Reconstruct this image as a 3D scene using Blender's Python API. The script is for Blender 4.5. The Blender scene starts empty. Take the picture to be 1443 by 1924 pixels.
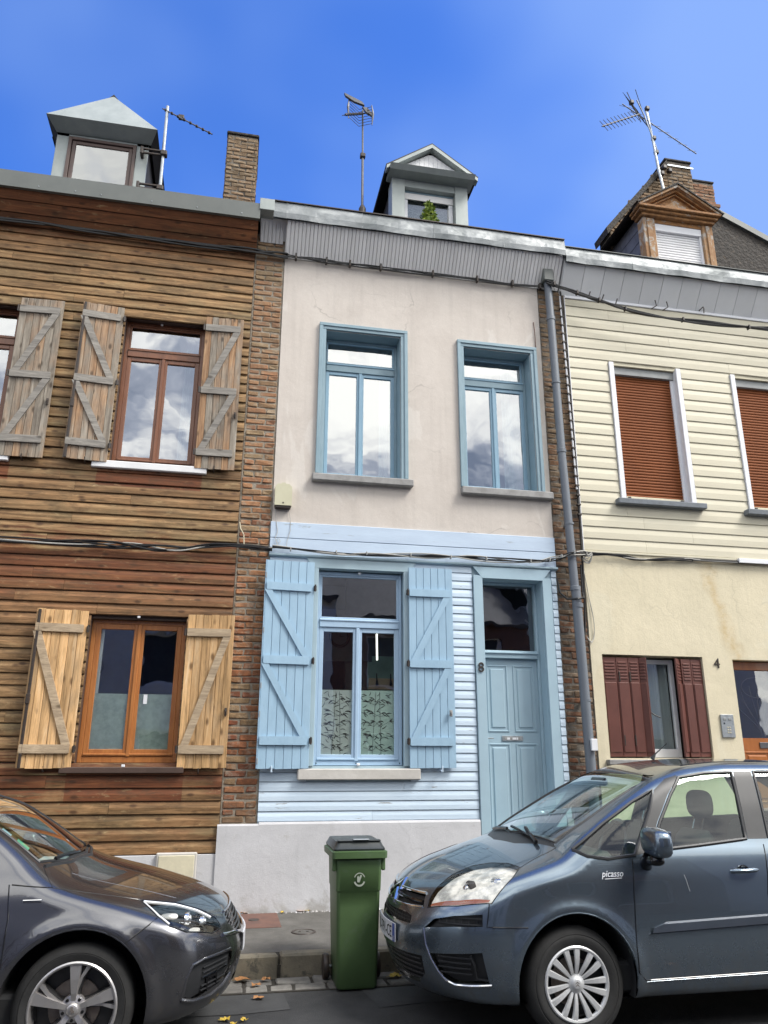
import bpy, bmesh, math, random
import numpy as np
from mathutils import Vector, Matrix
from mathutils.bvhtree import BVHTree
random.seed(7)
R = math.radians
S = bpy.context.scene
C = S.collection
# ------------------------------------------------------------------ camera, light, exposure
cam = bpy.data.cameras.new('camera'); co = bpy.data.objects.new('camera', cam); C.objects.link(co); S.camera = co
yaw, pit, rol = R(11.2), R(17.6), R(0.17)
fw = Vector((math.sin(yaw)*math.cos(pit), math.cos(yaw)*math.cos(pit), math.sin(pit)))
r0 = Vector((math.cos(yaw), -math.sin(yaw), 0)); u0 = r0.cross(fw)
rt = r0*math.cos(rol)+u0*math.sin(rol); up = u0*math.cos(rol)-r0*math.sin(rol)
mw = Matrix((rt, up, -fw)).transposed().to_4x4(); mw.translation = Vector((0, -8.7, 1.68)); co.matrix_world = mw
cam.sensor_fit = 'VERTICAL'; cam.sensor_height = 36; cam.lens = 27.0; cam.clip_end = 3000; cam.clip_start = .05
SKX, SKY = 6.6, 1.4
SUN_AZ, SUN_EL = R(124), R(50)      # compass bearing the sun stands at (0 = +Y), elevation
sl = bpy.data.lights.new('sun', 'SUN'); so = bpy.data.objects.new('sun', sl); C.objects.link(so)
sl.energy = 4.0; sl.angle = R(22); sl.color = (1, .96, .9)
sd = Vector((math.sin(SUN_AZ)*math.cos(SUN_EL), math.cos(SUN_AZ)*math.cos(SUN_EL), math.sin(SUN_EL)))
so.rotation_euler = sd.to_track_quat('Z', 'Y').to_euler()
W = bpy.data.worlds.new('World'); S.world = W; W.use_nodes = True
nt = W.node_tree; nt.nodes.clear()
def N(nt, t, **k):
    n = nt.nodes.new(t)
    for a, b in k.items():
        if a.startswith('i_'): n.inputs[a[2:].replace('_', ' ')].default_value = b
        else: setattr(n, a, b)
    return n
def L(nt, a, b): nt.links.new(a, b)
def mth(nt, op, a, b=None, c=None, clamp=False):
    n = nt.nodes.new('ShaderNodeMath'); n.operation = op; n.use_clamp = clamp
    for i, x in enumerate((a, b, c)):
        if x is None: continue
        if isinstance(x, (int, float)): n.inputs[i].default_value = x
        else: nt.links.new(x, n.inputs[i])
    return n.outputs[0]
def mixc(nt, fac, a, b, mode='MIX'):
    n = nt.nodes.new('ShaderNodeMix'); n.data_type = 'RGBA'; n.blend_type = mode
    for i, x in ((0, fac), (6, a), (7, b)):
        if isinstance(x, (int, float)): n.inputs[i].default_value = x
        elif isinstance(x, tuple): n.inputs[i].default_value = (*x[:3], 1)
        else: nt.links.new(x, n.inputs[i])
    return n.outputs[2]
def ramp(nt, x, *st, interp='LINEAR'):
    n = nt.nodes.new('ShaderNodeValToRGB'); e = n.color_ramp.elements; n.color_ramp.interpolation = interp
    while len(e) > 1: e.remove(e[-1])
    for i, (p, c) in enumerate(st):
        if isinstance(c, (int, float)): c = (c, c, c)
        if i == 0: e[0].position = p; e[0].color = (*c, 1)
        else: k = e.new(p); k.color = (*c, 1)
    nt.links.new(x, n.inputs[0]); return n.outputs[0]
sky = N(nt, 'ShaderNodeTexSky', sky_type='NISHITA', sun_disc=False, sun_elevation=SUN_EL, sun_rotation=SUN_AZ, altitude=80, air_density=1.0, dust_density=.3, ozone_density=3.0)
tc = N(nt, 'ShaderNodeTexCoord')
sx = N(nt, 'ShaderNodeSeparateXYZ'); L(nt, tc.outputs['Generated'], sx.inputs[0])
zc = mth(nt, 'MAXIMUM', sx.outputs[2], .06)
zc = mth(nt, 'ADD', zc, .25)
cx = mth(nt, 'DIVIDE', sx.outputs[0], zc); cy = mth(nt, 'DIVIDE', sx.outputs[1], zc)
cv = N(nt, 'ShaderNodeCombineXYZ'); L(nt, cx, cv.inputs[0]); L(nt, cy, cv.inputs[1])
n1 = N(nt, 'ShaderNodeTexNoise', i_Scale=1.55, i_Detail=7, i_Roughness=.52, i_Distortion=.35); L(nt, cv.outputs[0], n1.inputs['Vector'])
n2 = N(nt, 'ShaderNodeTexNoise', i_Scale=.9, i_Detail=4, i_Roughness=.5); 
cv2 = N(nt, 'ShaderNodeVectorMath', operation='ADD'); L(nt, cv.outputs[0], cv2.inputs[0]); cv2.inputs[1].default_value = (SKX, SKY, 1.1); L(nt, cv2.outputs[0], n2.inputs['Vector'])
# broken cloud on the street side, clearing to thin wisps towards the north
back = mth(nt, 'MULTIPLY_ADD', sx.outputs[1], -.30, .045)
cov = mth(nt, 'ADD', n1.outputs[0], back)
thick = mth(nt, 'MULTIPLY', ramp(nt, cov, (.43, 0.), (.62, 1.)), ramp(nt, sx.outputs[1], (.15, 1.), (.55, 0.)))
n2b = mth(nt, 'MULTIPLY_ADD', sx.outputs[0], .22, n2.outputs[0])
wisp = mth(nt, 'MULTIPLY', ramp(nt, n2b, (.45, 0.), (.70, 1.), interp='EASE'), .8)
n3 = N(nt, 'ShaderNodeTexNoise', i_Scale=3.1, i_Detail=6, i_Roughness=.55, i_Distortion=.5); L(nt, cv2.outputs[0], n3.inputs['Vector'])
shade = ramp(nt, n3.outputs[0], (.36, (20., 19.8, 18.6)), (.47, (15.5, 15.5, 15.2)), (.55, (7., 7.6, 9.)), (.66, (3.2, 3.9, 5.4)))
skyc = mixc(nt, 1., sky.outputs[0], ramp(nt, sx.outputs[2], (0., (.42, .50, .56)), (.18, (.60, .82, 1.1)), (.42, (.66, 1.22, 2.3))), 'MULTIPLY')
skyw = mixc(nt, wisp, skyc, (2.35, 3.8, 7.5))
skyf = mixc(nt, thick, skyw, shade)
bg = N(nt, 'ShaderNodeBackground', i_Strength=.112); L(nt, skyf, bg.inputs[0])
wo = N(nt, 'ShaderNodeOutputWorld'); L(nt, bg.outputs[0], wo.inputs[0])
S.view_settings.view_transform = 'Standard'; S.view_settings.look = 'None'; S.view_settings.exposure = 0.26; S.view_settings.gamma = 1

# ------------------------------------------------------------------ geometry helpers
class G:
    def __init__(s): s.v = []; s.f = []
    def add(s, v, f):
        o = len(s.v); s.v += [tuple(p) for p in v]; s.f += [tuple(i+o for i in q) for q in f]; return s
    def box(s, x0, x1, y0, y1, z0, z1, b=0, j=0):
        c = ((x0+x1)/2, (y0+y1)/2, (z0+z1)/2); h = (abs(x1-x0)/2, abs(y1-y0)/2, abs(z1-z0)/2)
        if b <= 0:
            v = [(c[0]+a*h[0], c[1]+d*h[1], c[2]+e*h[2]) for a in (-1, 1) for d in (-1, 1) for e in (-1, 1)]
            return s.add(v, [(0, 1, 3, 2), (4, 6, 7, 5), (0, 4, 5, 1), (2, 3, 7, 6), (0, 2, 6, 4), (1, 5, 7, 3)])
        b = min(b, *[q*.9 for q in h]); v = []; ix = {}
        for a in (-1, 1):
            for d in (-1, 1):
                for e in (-1, 1):
                    jx = [random.uniform(-j, j) for _ in range(3)]
                    for k in range(3):
                        q = [h[0]-b, h[1]-b, h[2]-b]; q[k] = h[k]; ix[(a, d, e, k)] = len(v)
                        v.append((c[0]+a*q[0]+jx[0], c[1]+d*q[1]+jx[1], c[2]+e*q[2]+jx[2]))
        f = []
        for k in range(3):
            for g in (-1, 1):
                o = [(-1, -1), (1, -1), (1, 1), (-1, 1)]; q = []
                for (m, n) in o:
                    t = [0, 0, 0]; t[k] = g; t[(k+1) % 3] = m; t[(k+2) % 3] = n; q.append(ix[(*t, k)])
                f.append(tuple(q if g > 0 else q[::-1]))
        for k in range(3):
            l, m = (k+1) % 3, (k+2) % 3
            for g in (-1, 1):
                for h2 in (-1, 1):
                    t = [0, 0, 0]; t[l] = g; t[m] = h2
                    t0 = list(t); t0[k] = -1; t1 = list(t); t1[k] = 1
                    q = (ix[(*t0, l)], ix[(*t1, l)], ix[(*t1, m)], ix[(*t0, m)])
                    f.append(q if g*h2 < 0 else q[::-1])
        for a in (-1, 1):
            for d in (-1, 1):
                for e in (-1, 1):
                    q = (ix[(a, d, e, 0)], ix[(a, d, e, 1)], ix[(a, d, e, 2)]); f.append(q if a*d*e > 0 else q[::-1])
        return s.add(v, f)
    def prism(s, poly, ax, lo, hi):
        P = {'x': lambda p, t: (t, p[0], p[1]), 'y': lambda p, t: (p[0], t, p[1]), 'z': lambda p, t: (p[0], p[1], t)}[ax]
        A = sum(poly[i-1][0]*poly[i][1]-poly[i][0]*poly[i-1][1] for i in range(len(poly)))
        if ax == 'y': A = -A
        if A < 0: poly = poly[::-1]
        n = len(poly); v = [P(p, lo) for p in poly]+[P(p, hi) for p in poly]
        f = [tuple(range(n))[::-1], tuple(range(n, 2*n))]+[(i, (i+1) % n, n+(i+1) % n, n+i) for i in range(n)]
        return s.add(v, f)
    def tube(s, pts, r, n=8, caps=True):
        pts = [Vector(p) for p in pts]; rs = r if isinstance(r, (list, tuple)) else [r]*len(pts); v = []; f = []
        t = (pts[1]-pts[0]).normalized(); a = t.orthogonal().normalized()
        for i, p in enumerate(pts):
            d = (pts[min(i+1, len(pts)-1)]-pts[max(i-1, 0)]).normalized()
            a = (a-d*a.dot(d)); a = a.normalized() if a.length > 1e-6 else d.orthogonal().normalized(); b = d.cross(a)
            for k in range(n):
                w = 2*math.pi*k/n; v.append(p+rs[i]*(math.cos(w)*a+math.sin(w)*b))
        for i in range(len(pts)-1):
            for k in range(n):
                k2 = (k+1) % n; f.append((i*n+k, i*n+k2, (i+1)*n+k2, (i+1)*n+k))
        if caps: f += [tuple(range(n))[::-1], tuple((len(pts)-1)*n+k for k in range(n))]
        return s.add(v, f)
    def lathe(s, prof, c, ax='y', n=32, sgn=1, closed=False):      # prof: (radius, offset along the axis)
        v = []; f = []; c = Vector(c)
        for i, (r, o) in enumerate(prof):
            for k in range(n):
                w = 2*math.pi*k/n*sgn; a, b = r*math.cos(w), r*math.sin(w)
                v.append(c+Vector({'y': (a, o, b), 'z': (a, b, o), 'x': (o, a, b)}[ax]))
        m = len(prof)
        for i in range(m if closed else m-1):
            for k in range(n):
                k2 = (k+1) % n; j = (i+1) % m; f.append((i*n+k, i*n+k2, j*n+k2, j*n+k))
        return s.add(v, f)
    def mesh(s, name, mat, smooth=False, fix=True):
        me = bpy.data.meshes.new(name); me.from_pydata(s.v, [], s.f); me.materials.append(mat)
        if fix:
            bm = bmesh.new(); bm.from_mesh(me); bmesh.ops.recalc_face_normals(bm, faces=bm.faces)
            if smooth:
                for q in bm.faces: q.smooth = True
                for e in bm.edges:
                    if len(e.link_faces) == 2 and e.calc_face_angle(0) > .7: e.smooth = False
            bm.to_mesh(me); bm.free()
        return me
    def ob(s, name, mat, parent=None, label=None, smooth=False, fix=True):
        return link(name, s.mesh(name, mat, smooth, fix), parent, label)
def link(name, me, parent=None, label=None):
    o = bpy.data.objects.new(name, me); C.objects.link(o)
    if parent is not None:
        o.parent = parent; pm = base_of(parent); o.matrix_parent_inverse = pm.inverted()
    if label: o['label'] = label
    return o
def base_of(o):
    m = Matrix.Translation(o.location) @ o.rotation_euler.to_matrix().to_4x4() @ Matrix.Diagonal((*o.scale, 1))
    return (base_of(o.parent) @ o.matrix_parent_inverse @ m) if o.parent else m
def thing(name, label, cat, loc=(0, 0, 0), group=None):
    o = bpy.data.objects.new(name, None); C.objects.link(o); o.location = loc; o.empty_display_size = .2
    return tag(o, label, cat, group)
def tag(o, label, cat, group=None):
    o['label'] = label; o['category'] = cat
    if group: o['group'] = group
    return o
def struct(o): o['kind'] = 'structure'; return o
def stuff(o): o['kind'] = 'stuff'; return o

# ------------------------------------------------------------------ materials
def newmat(name):
    m = bpy.data.materials.new(name); m.use_nodes = True; t = m.node_tree; t.nodes.clear()
    o = N(t, 'ShaderNodeOutputMaterial'); b = N(t, 'ShaderNodeBsdfPrincipled'); L(t, b.outputs[0], o.inputs[0])
    return m, t, b
def coords(t, scale=(1, 1, 1), rnd=10., obj=False):
    if obj: src = N(t, 'ShaderNodeTexCoord').outputs['Object']
    else: src = N(t, 'ShaderNodeNewGeometry').outputs['Position']
    oi = N(t, 'ShaderNodeObjectInfo'); k = mth(t, 'MULTIPLY', oi.outputs['Random'], rnd)
    a = N(t, 'ShaderNodeVectorMath', operation='MULTIPLY'); L(t, src, a.inputs[0]); a.inputs[1].default_value = scale
    b = N(t, 'ShaderNodeVectorMath', operation='ADD'); L(t, a.outputs[0], b.inputs[0])
    c = N(t, 'ShaderNodeCombineXYZ'); L(t, k, c.inputs[0]); L(t, k, c.inputs[1]); L(t, k, c.inputs[2]); L(t, c.outputs[0], b.inputs[1])
    return b.outputs[0], oi.outputs['Random']
def noise(t, vec, sc, det=4, ro=.6, dist=0.):
    n = N(t, 'ShaderNodeTexNoise', i_Scale=sc, i_Detail=det, i_Roughness=ro, i_Distortion=dist); L(t, vec, n.inputs['Vector']); return n.outputs[0]
def bump(t, b, h, st, dist=.01):
    n = N(t, 'ShaderNodeBump', i_Strength=st, i_Distance=dist); L(t, h, n.inputs['Height']); L(t, n.outputs[0], b.inputs['Normal'])
def surf(name, c1, c2=None, sc=6., str_=(1, 1, 1), rough=.6, metal=0., rndv=.0, bmp=.2, bsc=60., spots=None, sp_sc=4., sp_th=(.62, .68), spec=.5, coat=0., lo=.35, hi=.65, rnd=10., bdist=.004):
    """mottled two-tone surface; spots = a third colour showing in worn patches"""
    m, t, b = newmat(name); v, r = coords(t, str_, rnd)
    c2 = c2 or tuple(x*.8 for x in c1)
    n = noise(t, v, sc, 6, .65); c = ramp(t, n, (lo, c2), (hi, c1))
    if spots:
        q = noise(t, v, sp_sc, 8, .7, .4); k = ramp(t, q, (sp_th[0], 0.), (sp_th[1], 1.)); c = mixc(t, k, c, spots)
    if rndv:
        f = mth(t, 'MULTIPLY_ADD', r, rndv*2, 1-rndv); c = mixc(t, 1., c, f, 'MULTIPLY')
    L(t, c, b.inputs['Base Color']); b.inputs['Roughness'].default_value = rough; b.inputs['Metallic'].default_value = metal
    b.inputs['Specular IOR Level'].default_value = spec; b.inputs['Coat Weight'].default_value = coat; b.inputs['Coat Roughness'].default_value = .03
    if bmp: bump(t, b, noise(t, v, bsc, 4, .6), bmp, bdist)
    return m
def timber(name, vert=False, kind='siding'):
    m, t, b = newmat(name); st = (9., 9., .55) if vert else (.55, 9., 9.)
    v, r = coords(t, st, 30.)
    vk, _ = coords(t, (1.6, 1.6, .75) if vert else (.75, 1.6, 1.6), 17.)
    grain = noise(t, v, 2.6, 8, .68, .8); fine = noise(t, v, 14., 5, .7, .2); blot = noise(t, vk, 2.2, 5, .6)
    vo = N(t, 'ShaderNodeTexVoronoi', i_Scale=5.5, i_Randomness=1.); L(t, vk, vo.inputs['Vector'])
    knot = ramp(t, vo.outputs['Distance'], (.07, 1.), (.24, 0.), interp='EASE')
    if kind == 'siding':
        w1 = ramp(t, grain, (.28, (.075, .042, .018)), (.42, (.18, .105, .045)), (.54, (.315, .19, .088)), (.72, (.44, .305, .155)))
        w2 = ramp(t, grain, (.3, (.060, .045, .024)), (.5, (.19, .14, .068)), (.7, (.33, .265, .14)))
        w = mixc(t, ramp(t, blot, (.46, 0.), (.66, .9)), w1, w2)
        f = mth(t, 'MULTIPLY_ADD', r, .34, .80); w = mixc(t, 1., w, f, 'MULTIPLY')
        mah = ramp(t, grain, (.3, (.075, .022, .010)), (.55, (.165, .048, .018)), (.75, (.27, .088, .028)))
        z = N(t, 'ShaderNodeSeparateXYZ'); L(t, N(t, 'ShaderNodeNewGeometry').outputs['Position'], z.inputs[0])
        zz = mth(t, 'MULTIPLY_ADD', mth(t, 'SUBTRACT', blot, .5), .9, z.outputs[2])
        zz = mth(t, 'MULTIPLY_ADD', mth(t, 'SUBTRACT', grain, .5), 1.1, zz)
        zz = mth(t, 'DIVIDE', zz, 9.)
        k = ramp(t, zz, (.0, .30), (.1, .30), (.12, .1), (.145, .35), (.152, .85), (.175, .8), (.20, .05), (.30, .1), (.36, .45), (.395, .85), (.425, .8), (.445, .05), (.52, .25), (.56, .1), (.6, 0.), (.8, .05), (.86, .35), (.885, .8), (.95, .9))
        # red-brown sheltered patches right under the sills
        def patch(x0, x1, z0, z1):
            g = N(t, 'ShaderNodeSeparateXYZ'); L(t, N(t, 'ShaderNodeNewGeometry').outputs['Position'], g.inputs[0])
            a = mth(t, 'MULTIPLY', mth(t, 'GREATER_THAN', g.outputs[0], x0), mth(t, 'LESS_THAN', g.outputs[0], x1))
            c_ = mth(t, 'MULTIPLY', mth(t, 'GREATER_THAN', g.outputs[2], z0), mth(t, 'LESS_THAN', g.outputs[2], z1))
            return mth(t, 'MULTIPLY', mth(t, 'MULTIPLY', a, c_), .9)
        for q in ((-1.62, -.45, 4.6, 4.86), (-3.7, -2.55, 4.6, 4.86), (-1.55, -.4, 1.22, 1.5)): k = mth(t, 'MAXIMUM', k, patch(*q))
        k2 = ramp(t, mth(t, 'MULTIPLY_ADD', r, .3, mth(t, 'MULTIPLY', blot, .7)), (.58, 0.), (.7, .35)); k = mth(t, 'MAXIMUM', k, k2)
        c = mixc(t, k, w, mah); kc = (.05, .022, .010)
        vd, _ = coords(t, (2.2, 6., 6.), 9.); c = mixc(t, ramp(t, noise(t, vd, 1.6, 7, .72, .8), (.50, 0.), (.70, .7)), c, (.075, .045, .022)); c = mixc(t, ramp(t, noise(t, vd, 3.1, 6, .7, .3), (.60, 0.), (.74, .5)), c, (.50, .38, .20))
    elif kind == 'grey':
        a = ramp(t, grain, (.3, (.12, .10, .08)), (.55, (.28, .245, .20)), (.75, (.44, .40, .34)))
        o = ramp(t, grain, (.3, (.16, .08, .04)), (.55, (.40, .235, .125)), (.75, (.56, .39, .24)))
        z = N(t, 'ShaderNodeSeparateXYZ'); L(t, N(t, 'ShaderNodeNewGeometry').outputs['Position'], z.inputs[0])
        c = mixc(t, ramp(t, mth(t, 'ADD', mth(t, 'MULTIPLY', r, .32), blot), (.56, 0.), (.84, .9)), a, o); kc = (.05, .035, .025)
    elif kind == 'pale':
        c = ramp(t, grain, (.28, (.16, .10, .055)), (.40, (.42, .26, .12)), (.53, (.62, .38, .18)), (.75, (.74, .55, .34)))
        c = mixc(t, ramp(t, blot, (.5, 0.), (.7, .5)), c, (.25, .20, .14)); f = mth(t, 'MULTIPLY_ADD', r, .45, .75); c = mixc(t, 1., c, f, 'MULTIPLY'); kc = (.10, .05, .02)
    elif kind == 'batgrey':
        c = ramp(t, grain, (.3, (.14, .13, .12)), (.6, (.30, .28, .25)), (.8, (.40, .375, .34))); kc = (.07, .06, .05)
    elif kind == 'batpale':
        c = ramp(t, grain, (.3, (.22, .165, .11)), (.6, (.45, .35, .24)), (.8, (.54, .44, .32))); kc = (.1, .07, .04)
    c = mixc(t, mth(t, 'MULTIPLY', knot, .8), c, kc)
    c = mixc(t, ramp(t, fine, (.25, .45), (.5, 0.)), c, (.03, .02, .012))
    L(t, c, b.inputs['Base Color']); b.inputs['Roughness'].default_value = .62 if kind == 'siding' else .8; b.inputs['Specular IOR Level'].default_value = .3
    bump(t, b, mth(t, 'ADD', grain, mth(t, 'MULTIPLY', fine, .5)), .45, .004)
    return m
def brickmat(name, stops, dark=.35):
    m, t, b = newmat(name); v, r = coords(t, (1, 1, 1), 20.)
    base = ramp(t, r, *stops, interp='CONSTANT')
    n = noise(t, v, 22., 6, .7); c = mixc(t, ramp(t, n, (.3, .75), (.62, 0.)), base, (.07, .045, .032))
    n3 = noise(t, v, 9., 6, .7, .5); c = mixc(t, ramp(t, n3, (.50, 0.), (.66, .75)), c, (.34, .29, .225))
    vw, _ = coords(t, (1, 1, 1), 0.); n4 = noise(t, vw, 1.3, 5, .6); c = mixc(t, ramp(t, n4, (.52, 0.), (.75, dark*1.6)), c, (.07, .05, .04))
    z = N(t, 'ShaderNodeSeparateXYZ'); L(t, vw, z.inputs[0]); k = ramp(t, mth(t, 'DIVIDE', z.outputs[2], 8.), (.12, .62), (.21, .1), (.4, .1), (.75, .42), (1., .5))
    c = mixc(t, k, c, mixc(t, ramp(t, mth(t, 'DIVIDE', z.outputs[2], 8.), (.2, 0.), (.5, 1.)), (.07, .04, .03), (.27, .20, .125)))
    L(t, c, b.inputs['Base Color']); b.inputs['Roughness'].default_value = .9; b.inputs['Specular IOR Level'].default_value = .2
    bump(t, b, noise(t, v, 45., 5, .7), .7, .006); return m
def glass(name, boost=3.2, tint=(.82, .88, .86), wav=.015):
    m = bpy.data.materials.new(name); m.use_nodes = True; t = m.node_tree; t.nodes.clear()
    o = N(t, 'ShaderNodeOutputMaterial'); fr = N(t, 'ShaderNodeFresnel', i_IOR=1.5)
    gl = N(t, 'ShaderNodeBsdfGlossy', i_Roughness=.012); tr = N(t, 'ShaderNodeBsdfTransparent'); tr.inputs[0].default_value = (*tint, 1)
    gl.inputs[0].default_value = (.95, .97, 1, 1)
    bf = N(t, 'ShaderNodeNewGeometry').outputs['Backfacing']; k = mth(t, 'MULTIPLY', mth(t, 'MULTIPLY', fr.outputs[0], boost, clamp=True), mth(t, 'SUBTRACT', 1., bf)); mx = N(t, 'ShaderNodeMixShader'); L(t, k, mx.inputs[0]); L(t, tr.outputs[0], mx.inputs[1]); L(t, gl.outputs[0], mx.inputs[2]); L(t, mx.outputs[0], o.inputs[0])
    v, r = coords(t, (1, 1, 1), 9.); bn = N(t, 'ShaderNodeBump', i_Strength=.25, i_Distance=wav); L(t, noise(t, v, 2.2, 2, .4), bn.inputs['Height']); L(t, bn.outputs[0], gl.inputs['Normal'])
    return m
def emit(name, c, s):
    m, t, b = newmat(name); b.inputs['Base Color'].default_value = (*c, 1); b.inputs['Emission Color'].default_value = (*c, 1); b.inputs['Emission Strength'].default_value = s; return m

M = {}
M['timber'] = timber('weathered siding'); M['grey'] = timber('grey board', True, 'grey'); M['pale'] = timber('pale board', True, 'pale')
M['batgrey'] = timber('grey batten', False, 'batgrey'); M['batpale'] = timber('pale batten', False, 'batpale')
M['dark'] = surf('dark void', (.012, .011, .010), rough=.9, bmp=0)
M['iron'] = surf('black iron', (.02, .02, .02), (.05, .03, .02), rough=.5, sc=30)
M['cable'] = surf('black cable', (.018, .018, .019), rough=.45, bmp=0); M['cablegrey'] = surf('grey cable', (.42, .41, .38), rough=.5, bmp=0)
M['zincdark'] = surf('grey painted zinc', (.115, .125, .118), (.095, .105, .10), sc=3, rough=.5, bmp=.1, bsc=8)
def zincm(name, a, b_, bm_=.5):
    m, t, b = newmat(name); v, r = coords(t, (1, 1, 1), 3.); n = noise(t, v, 2.6, 6, .6, .4)
    L(t, ramp(t, n, (.35, b_), (.55, a), (.74, (.40, .42, .42))), b.inputs['Base Color']); b.inputs['Metallic'].default_value = .35
    L(t, ramp(t, noise(t, v, 5., 4, .6), (.35, .42), (.7, .62)), b.inputs['Roughness']); bump(t, b, noise(t, v, 2.6, 3, .45, .3), bm_, .06); return m
M['zinc'] = zincm('dented zinc', (.21, .225, .235), (.13, .145, .15)); M['zincf'] = surf('zinc flashing', (.33, .36, .35), (.25, .28, .275), sc=3, str_=(1, 1, .5), rough=.5, metal=.25, bmp=.1, bsc=8)
M['brick1'] = brickmat('orange brick', ((0, (.36, .14, .065)), (.22, (.30, .16, .08)), (.42, (.42, .19, .09)), (.62, (.25, .085, .045)), (.82, (.33, .22, .12))))
M['brick2'] = brickmat('brown brick', ((0, (.20, .10, .06)), (.25, (.15, .10, .065)), (.5, (.25, .11, .06)), (.7, (.13, .065, .045)), (.85, (.22, .16, .11))), .6)
M['brick3'] = brickmat('sooty brick', ((0, (.12, .08, .055)), (.3, (.19, .10, .06)), (.55, (.09, .065, .05)), (.8, (.22, .14, .09))), .6)
M['brick4'] = brickmat('red chimney brick', ((0, (.33, .10, .06)), (.4, (.27, .09, .055)), (.7, (.37, .13, .075))), .3)
M['mortar'] = surf('mortar', (.30, .265, .215), (.17, .14, .105), sc=9, rough=.95, bmp=.8, bsc=70, bdist=.008)
M['mortar2'] = surf('dark mortar', (.20, .175, .145), (.07, .06, .05), sc=6, rough=.95, bmp=.8, bsc=50, bdist=.01)
# pinkish render with faint patches and hairline cracks
def render_mat(name, a, b_, pt, crack=.5, streak=None, gs=160., lo=.3, hi=.7, streaky=.22):
    m, t, b = newmat(name); v, r = coords(t, (1, 1, 1), 0.); n = noise(t, v, 1.7, 7, .62, .5); c = ramp(t, n, (lo, b_), (hi, a))
    v2, _ = coords(t, (1, 1, .45), 0.); k = ramp(t, noise(t, v2, 1.15, 5, .55, .9), (.60, 0.), (.62, .55)); c = mixc(t, k, c, pt)
    vo = N(t, 'ShaderNodeTexVoronoi', i_Scale=.75, i_Randomness=1., feature='DISTANCE_TO_EDGE'); w = N(t, 'ShaderNodeVectorMath', operation='ADD'); L(t, v, w.inputs[0])
    nn = N(t, 'ShaderNodeTexNoise', i_Scale=3., i_Detail=5); L(t, v, nn.inputs['Vector']); sc_ = N(t, 'ShaderNodeVectorMath', operation='SCALE'); L(t, nn.outputs['Color'], sc_.inputs[0]); sc_.inputs['Scale'].default_value = .45; L(t, sc_.outputs[0], w.inputs[1]); L(t, w.outputs[0], vo.inputs['Vector'])
    line = ramp(t, vo.outputs['Distance'], (.0, 1.), (.006, 0.)); gate = ramp(t, noise(t, v, .9, 2), (.47, 0.), (.56, crack)); ck = mth(t, 'MULTIPLY', line, gate)
    c = mixc(t, ck, c, tuple(x*.45 for x in b_))
    if name.startswith('grey-white'):
        gz = N(t, 'ShaderNodeSeparateXYZ'); L(t, v, gz.inputs[0]); sp = mth(t, 'ADD', noise(t, v, 3.2, 7, .7, .4), ramp(t, gz.outputs[2], (.17, .16), (.5, 0.))); c = mixc(t, ramp(t, sp, (.60, 0.), (.74, .6)), c, (.26, .24, .21))
    if streak:
        g = N(t, 'ShaderNodeSeparateXYZ'); L(t, v, g.inputs[0]); sx0, sz1, col = streak
        wob = mth(t, 'MULTIPLY', mth(t, 'SUBTRACT', noise(t, v, 2.3, 3), .5), .5)
        dx = mth(t, 'ABSOLUTE', mth(t, 'SUBTRACT', mth(t, 'ADD', g.outputs[0], wob), mth(t, 'MULTIPLY_ADD', mth(t, 'SUBTRACT', sz1, g.outputs[2]), .22, sx0)))
        kk = mth(t, 'MULTIPLY', ramp(t, dx, (.0, 1.), (.14, 0.)), ramp(t, noise(t, v, 7, 5), (.35, .1), (.7, .8))); kk = mth(t, 'MULTIPLY', kk, mth(t, 'LESS_THAN', g.outputs[2], sz1+.35)); c = mixc(t, kk, c, col)
    vs, _ = coords(t, (7., 7., .35), 0.); c = mixc(t, ramp(t, noise(t, vs, 1.5, 5, .65), (.50, 0.), (.74, streaky)), c, tuple(x*.66 for x in b_))
    g2 = noise(t, v, gs, 3, .7); c = mixc(t, ramp(t, g2, (.3, .22), (.5, 0.)), c, tuple(x*.5 for x in a))
    L(t, c, b.inputs['Base Color']); b.inputs['Roughness'].default_value = .92; b.inputs['Specular IOR Level'].default_value = .2
    bump(t, b, mth(t, 'ADD', g2, mth(t, 'MULTIPLY', noise(t, v, 12., 4), 1.3)), .5, .005); return m
M['stucco'] = render_mat('pink render', (.60, .55, .50), (.52, .47, .425), (.64, .60, .555))
M['creamwall'] = render_mat('cream render', (.69, .62, .46), (.60, .54, .395), (.66, .61, .47), .25, (6.0, 3.9, (.50, .36, .17)), 120.)
M['plinth'] = render_mat('grey-white render', (.56, .56, .58), (.46, .46, .475), (.53, .53, .55), .2, streaky=.10)
M['lapblue'] = surf('pale blue siding paint', (.53, .635, .735), (.465, .57, .675), sc=3, str_=(.6, 4, 4), rough=.5, spots=(.24, .24, .24), sp_sc=3.2, sp_th=(.635, .68), bmp=.35, bsc=25, rndv=.05, rnd=20)
M['lapblue_wide'] = surf('worn pale blue board', (.47, .57, .69), (.41, .50, .62), sc=2.5, str_=(.6, 4, 4), rough=.5, spots=(.25, .27, .28), sp_sc=2.6, sp_th=(.63, .72), bmp=.3, bsc=25)
M['shutterblue'] = surf('blue shutter paint', (.305, .45, .575), (.27, .405, .525), sc=4, str_=(3, 3, 1), rough=.45, spots=(.17, .25, .31), sp_sc=7, sp_th=(.66, .76), bmp=.3, bsc=35, rndv=.03)
M['trimblue'] = surf('grey-blue trim paint', (.36, .475, .535), (.325, .435, .49), sc=3, rough=.42, bmp=.2, bsc=20)
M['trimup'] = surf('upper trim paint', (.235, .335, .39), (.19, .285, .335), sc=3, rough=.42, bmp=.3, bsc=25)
M['doorblue'] = surf('door paint', (.34, .465, .54), (.315, .43, .505), sc=3, rough=.4, bmp=.15, bsc=20)
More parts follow.
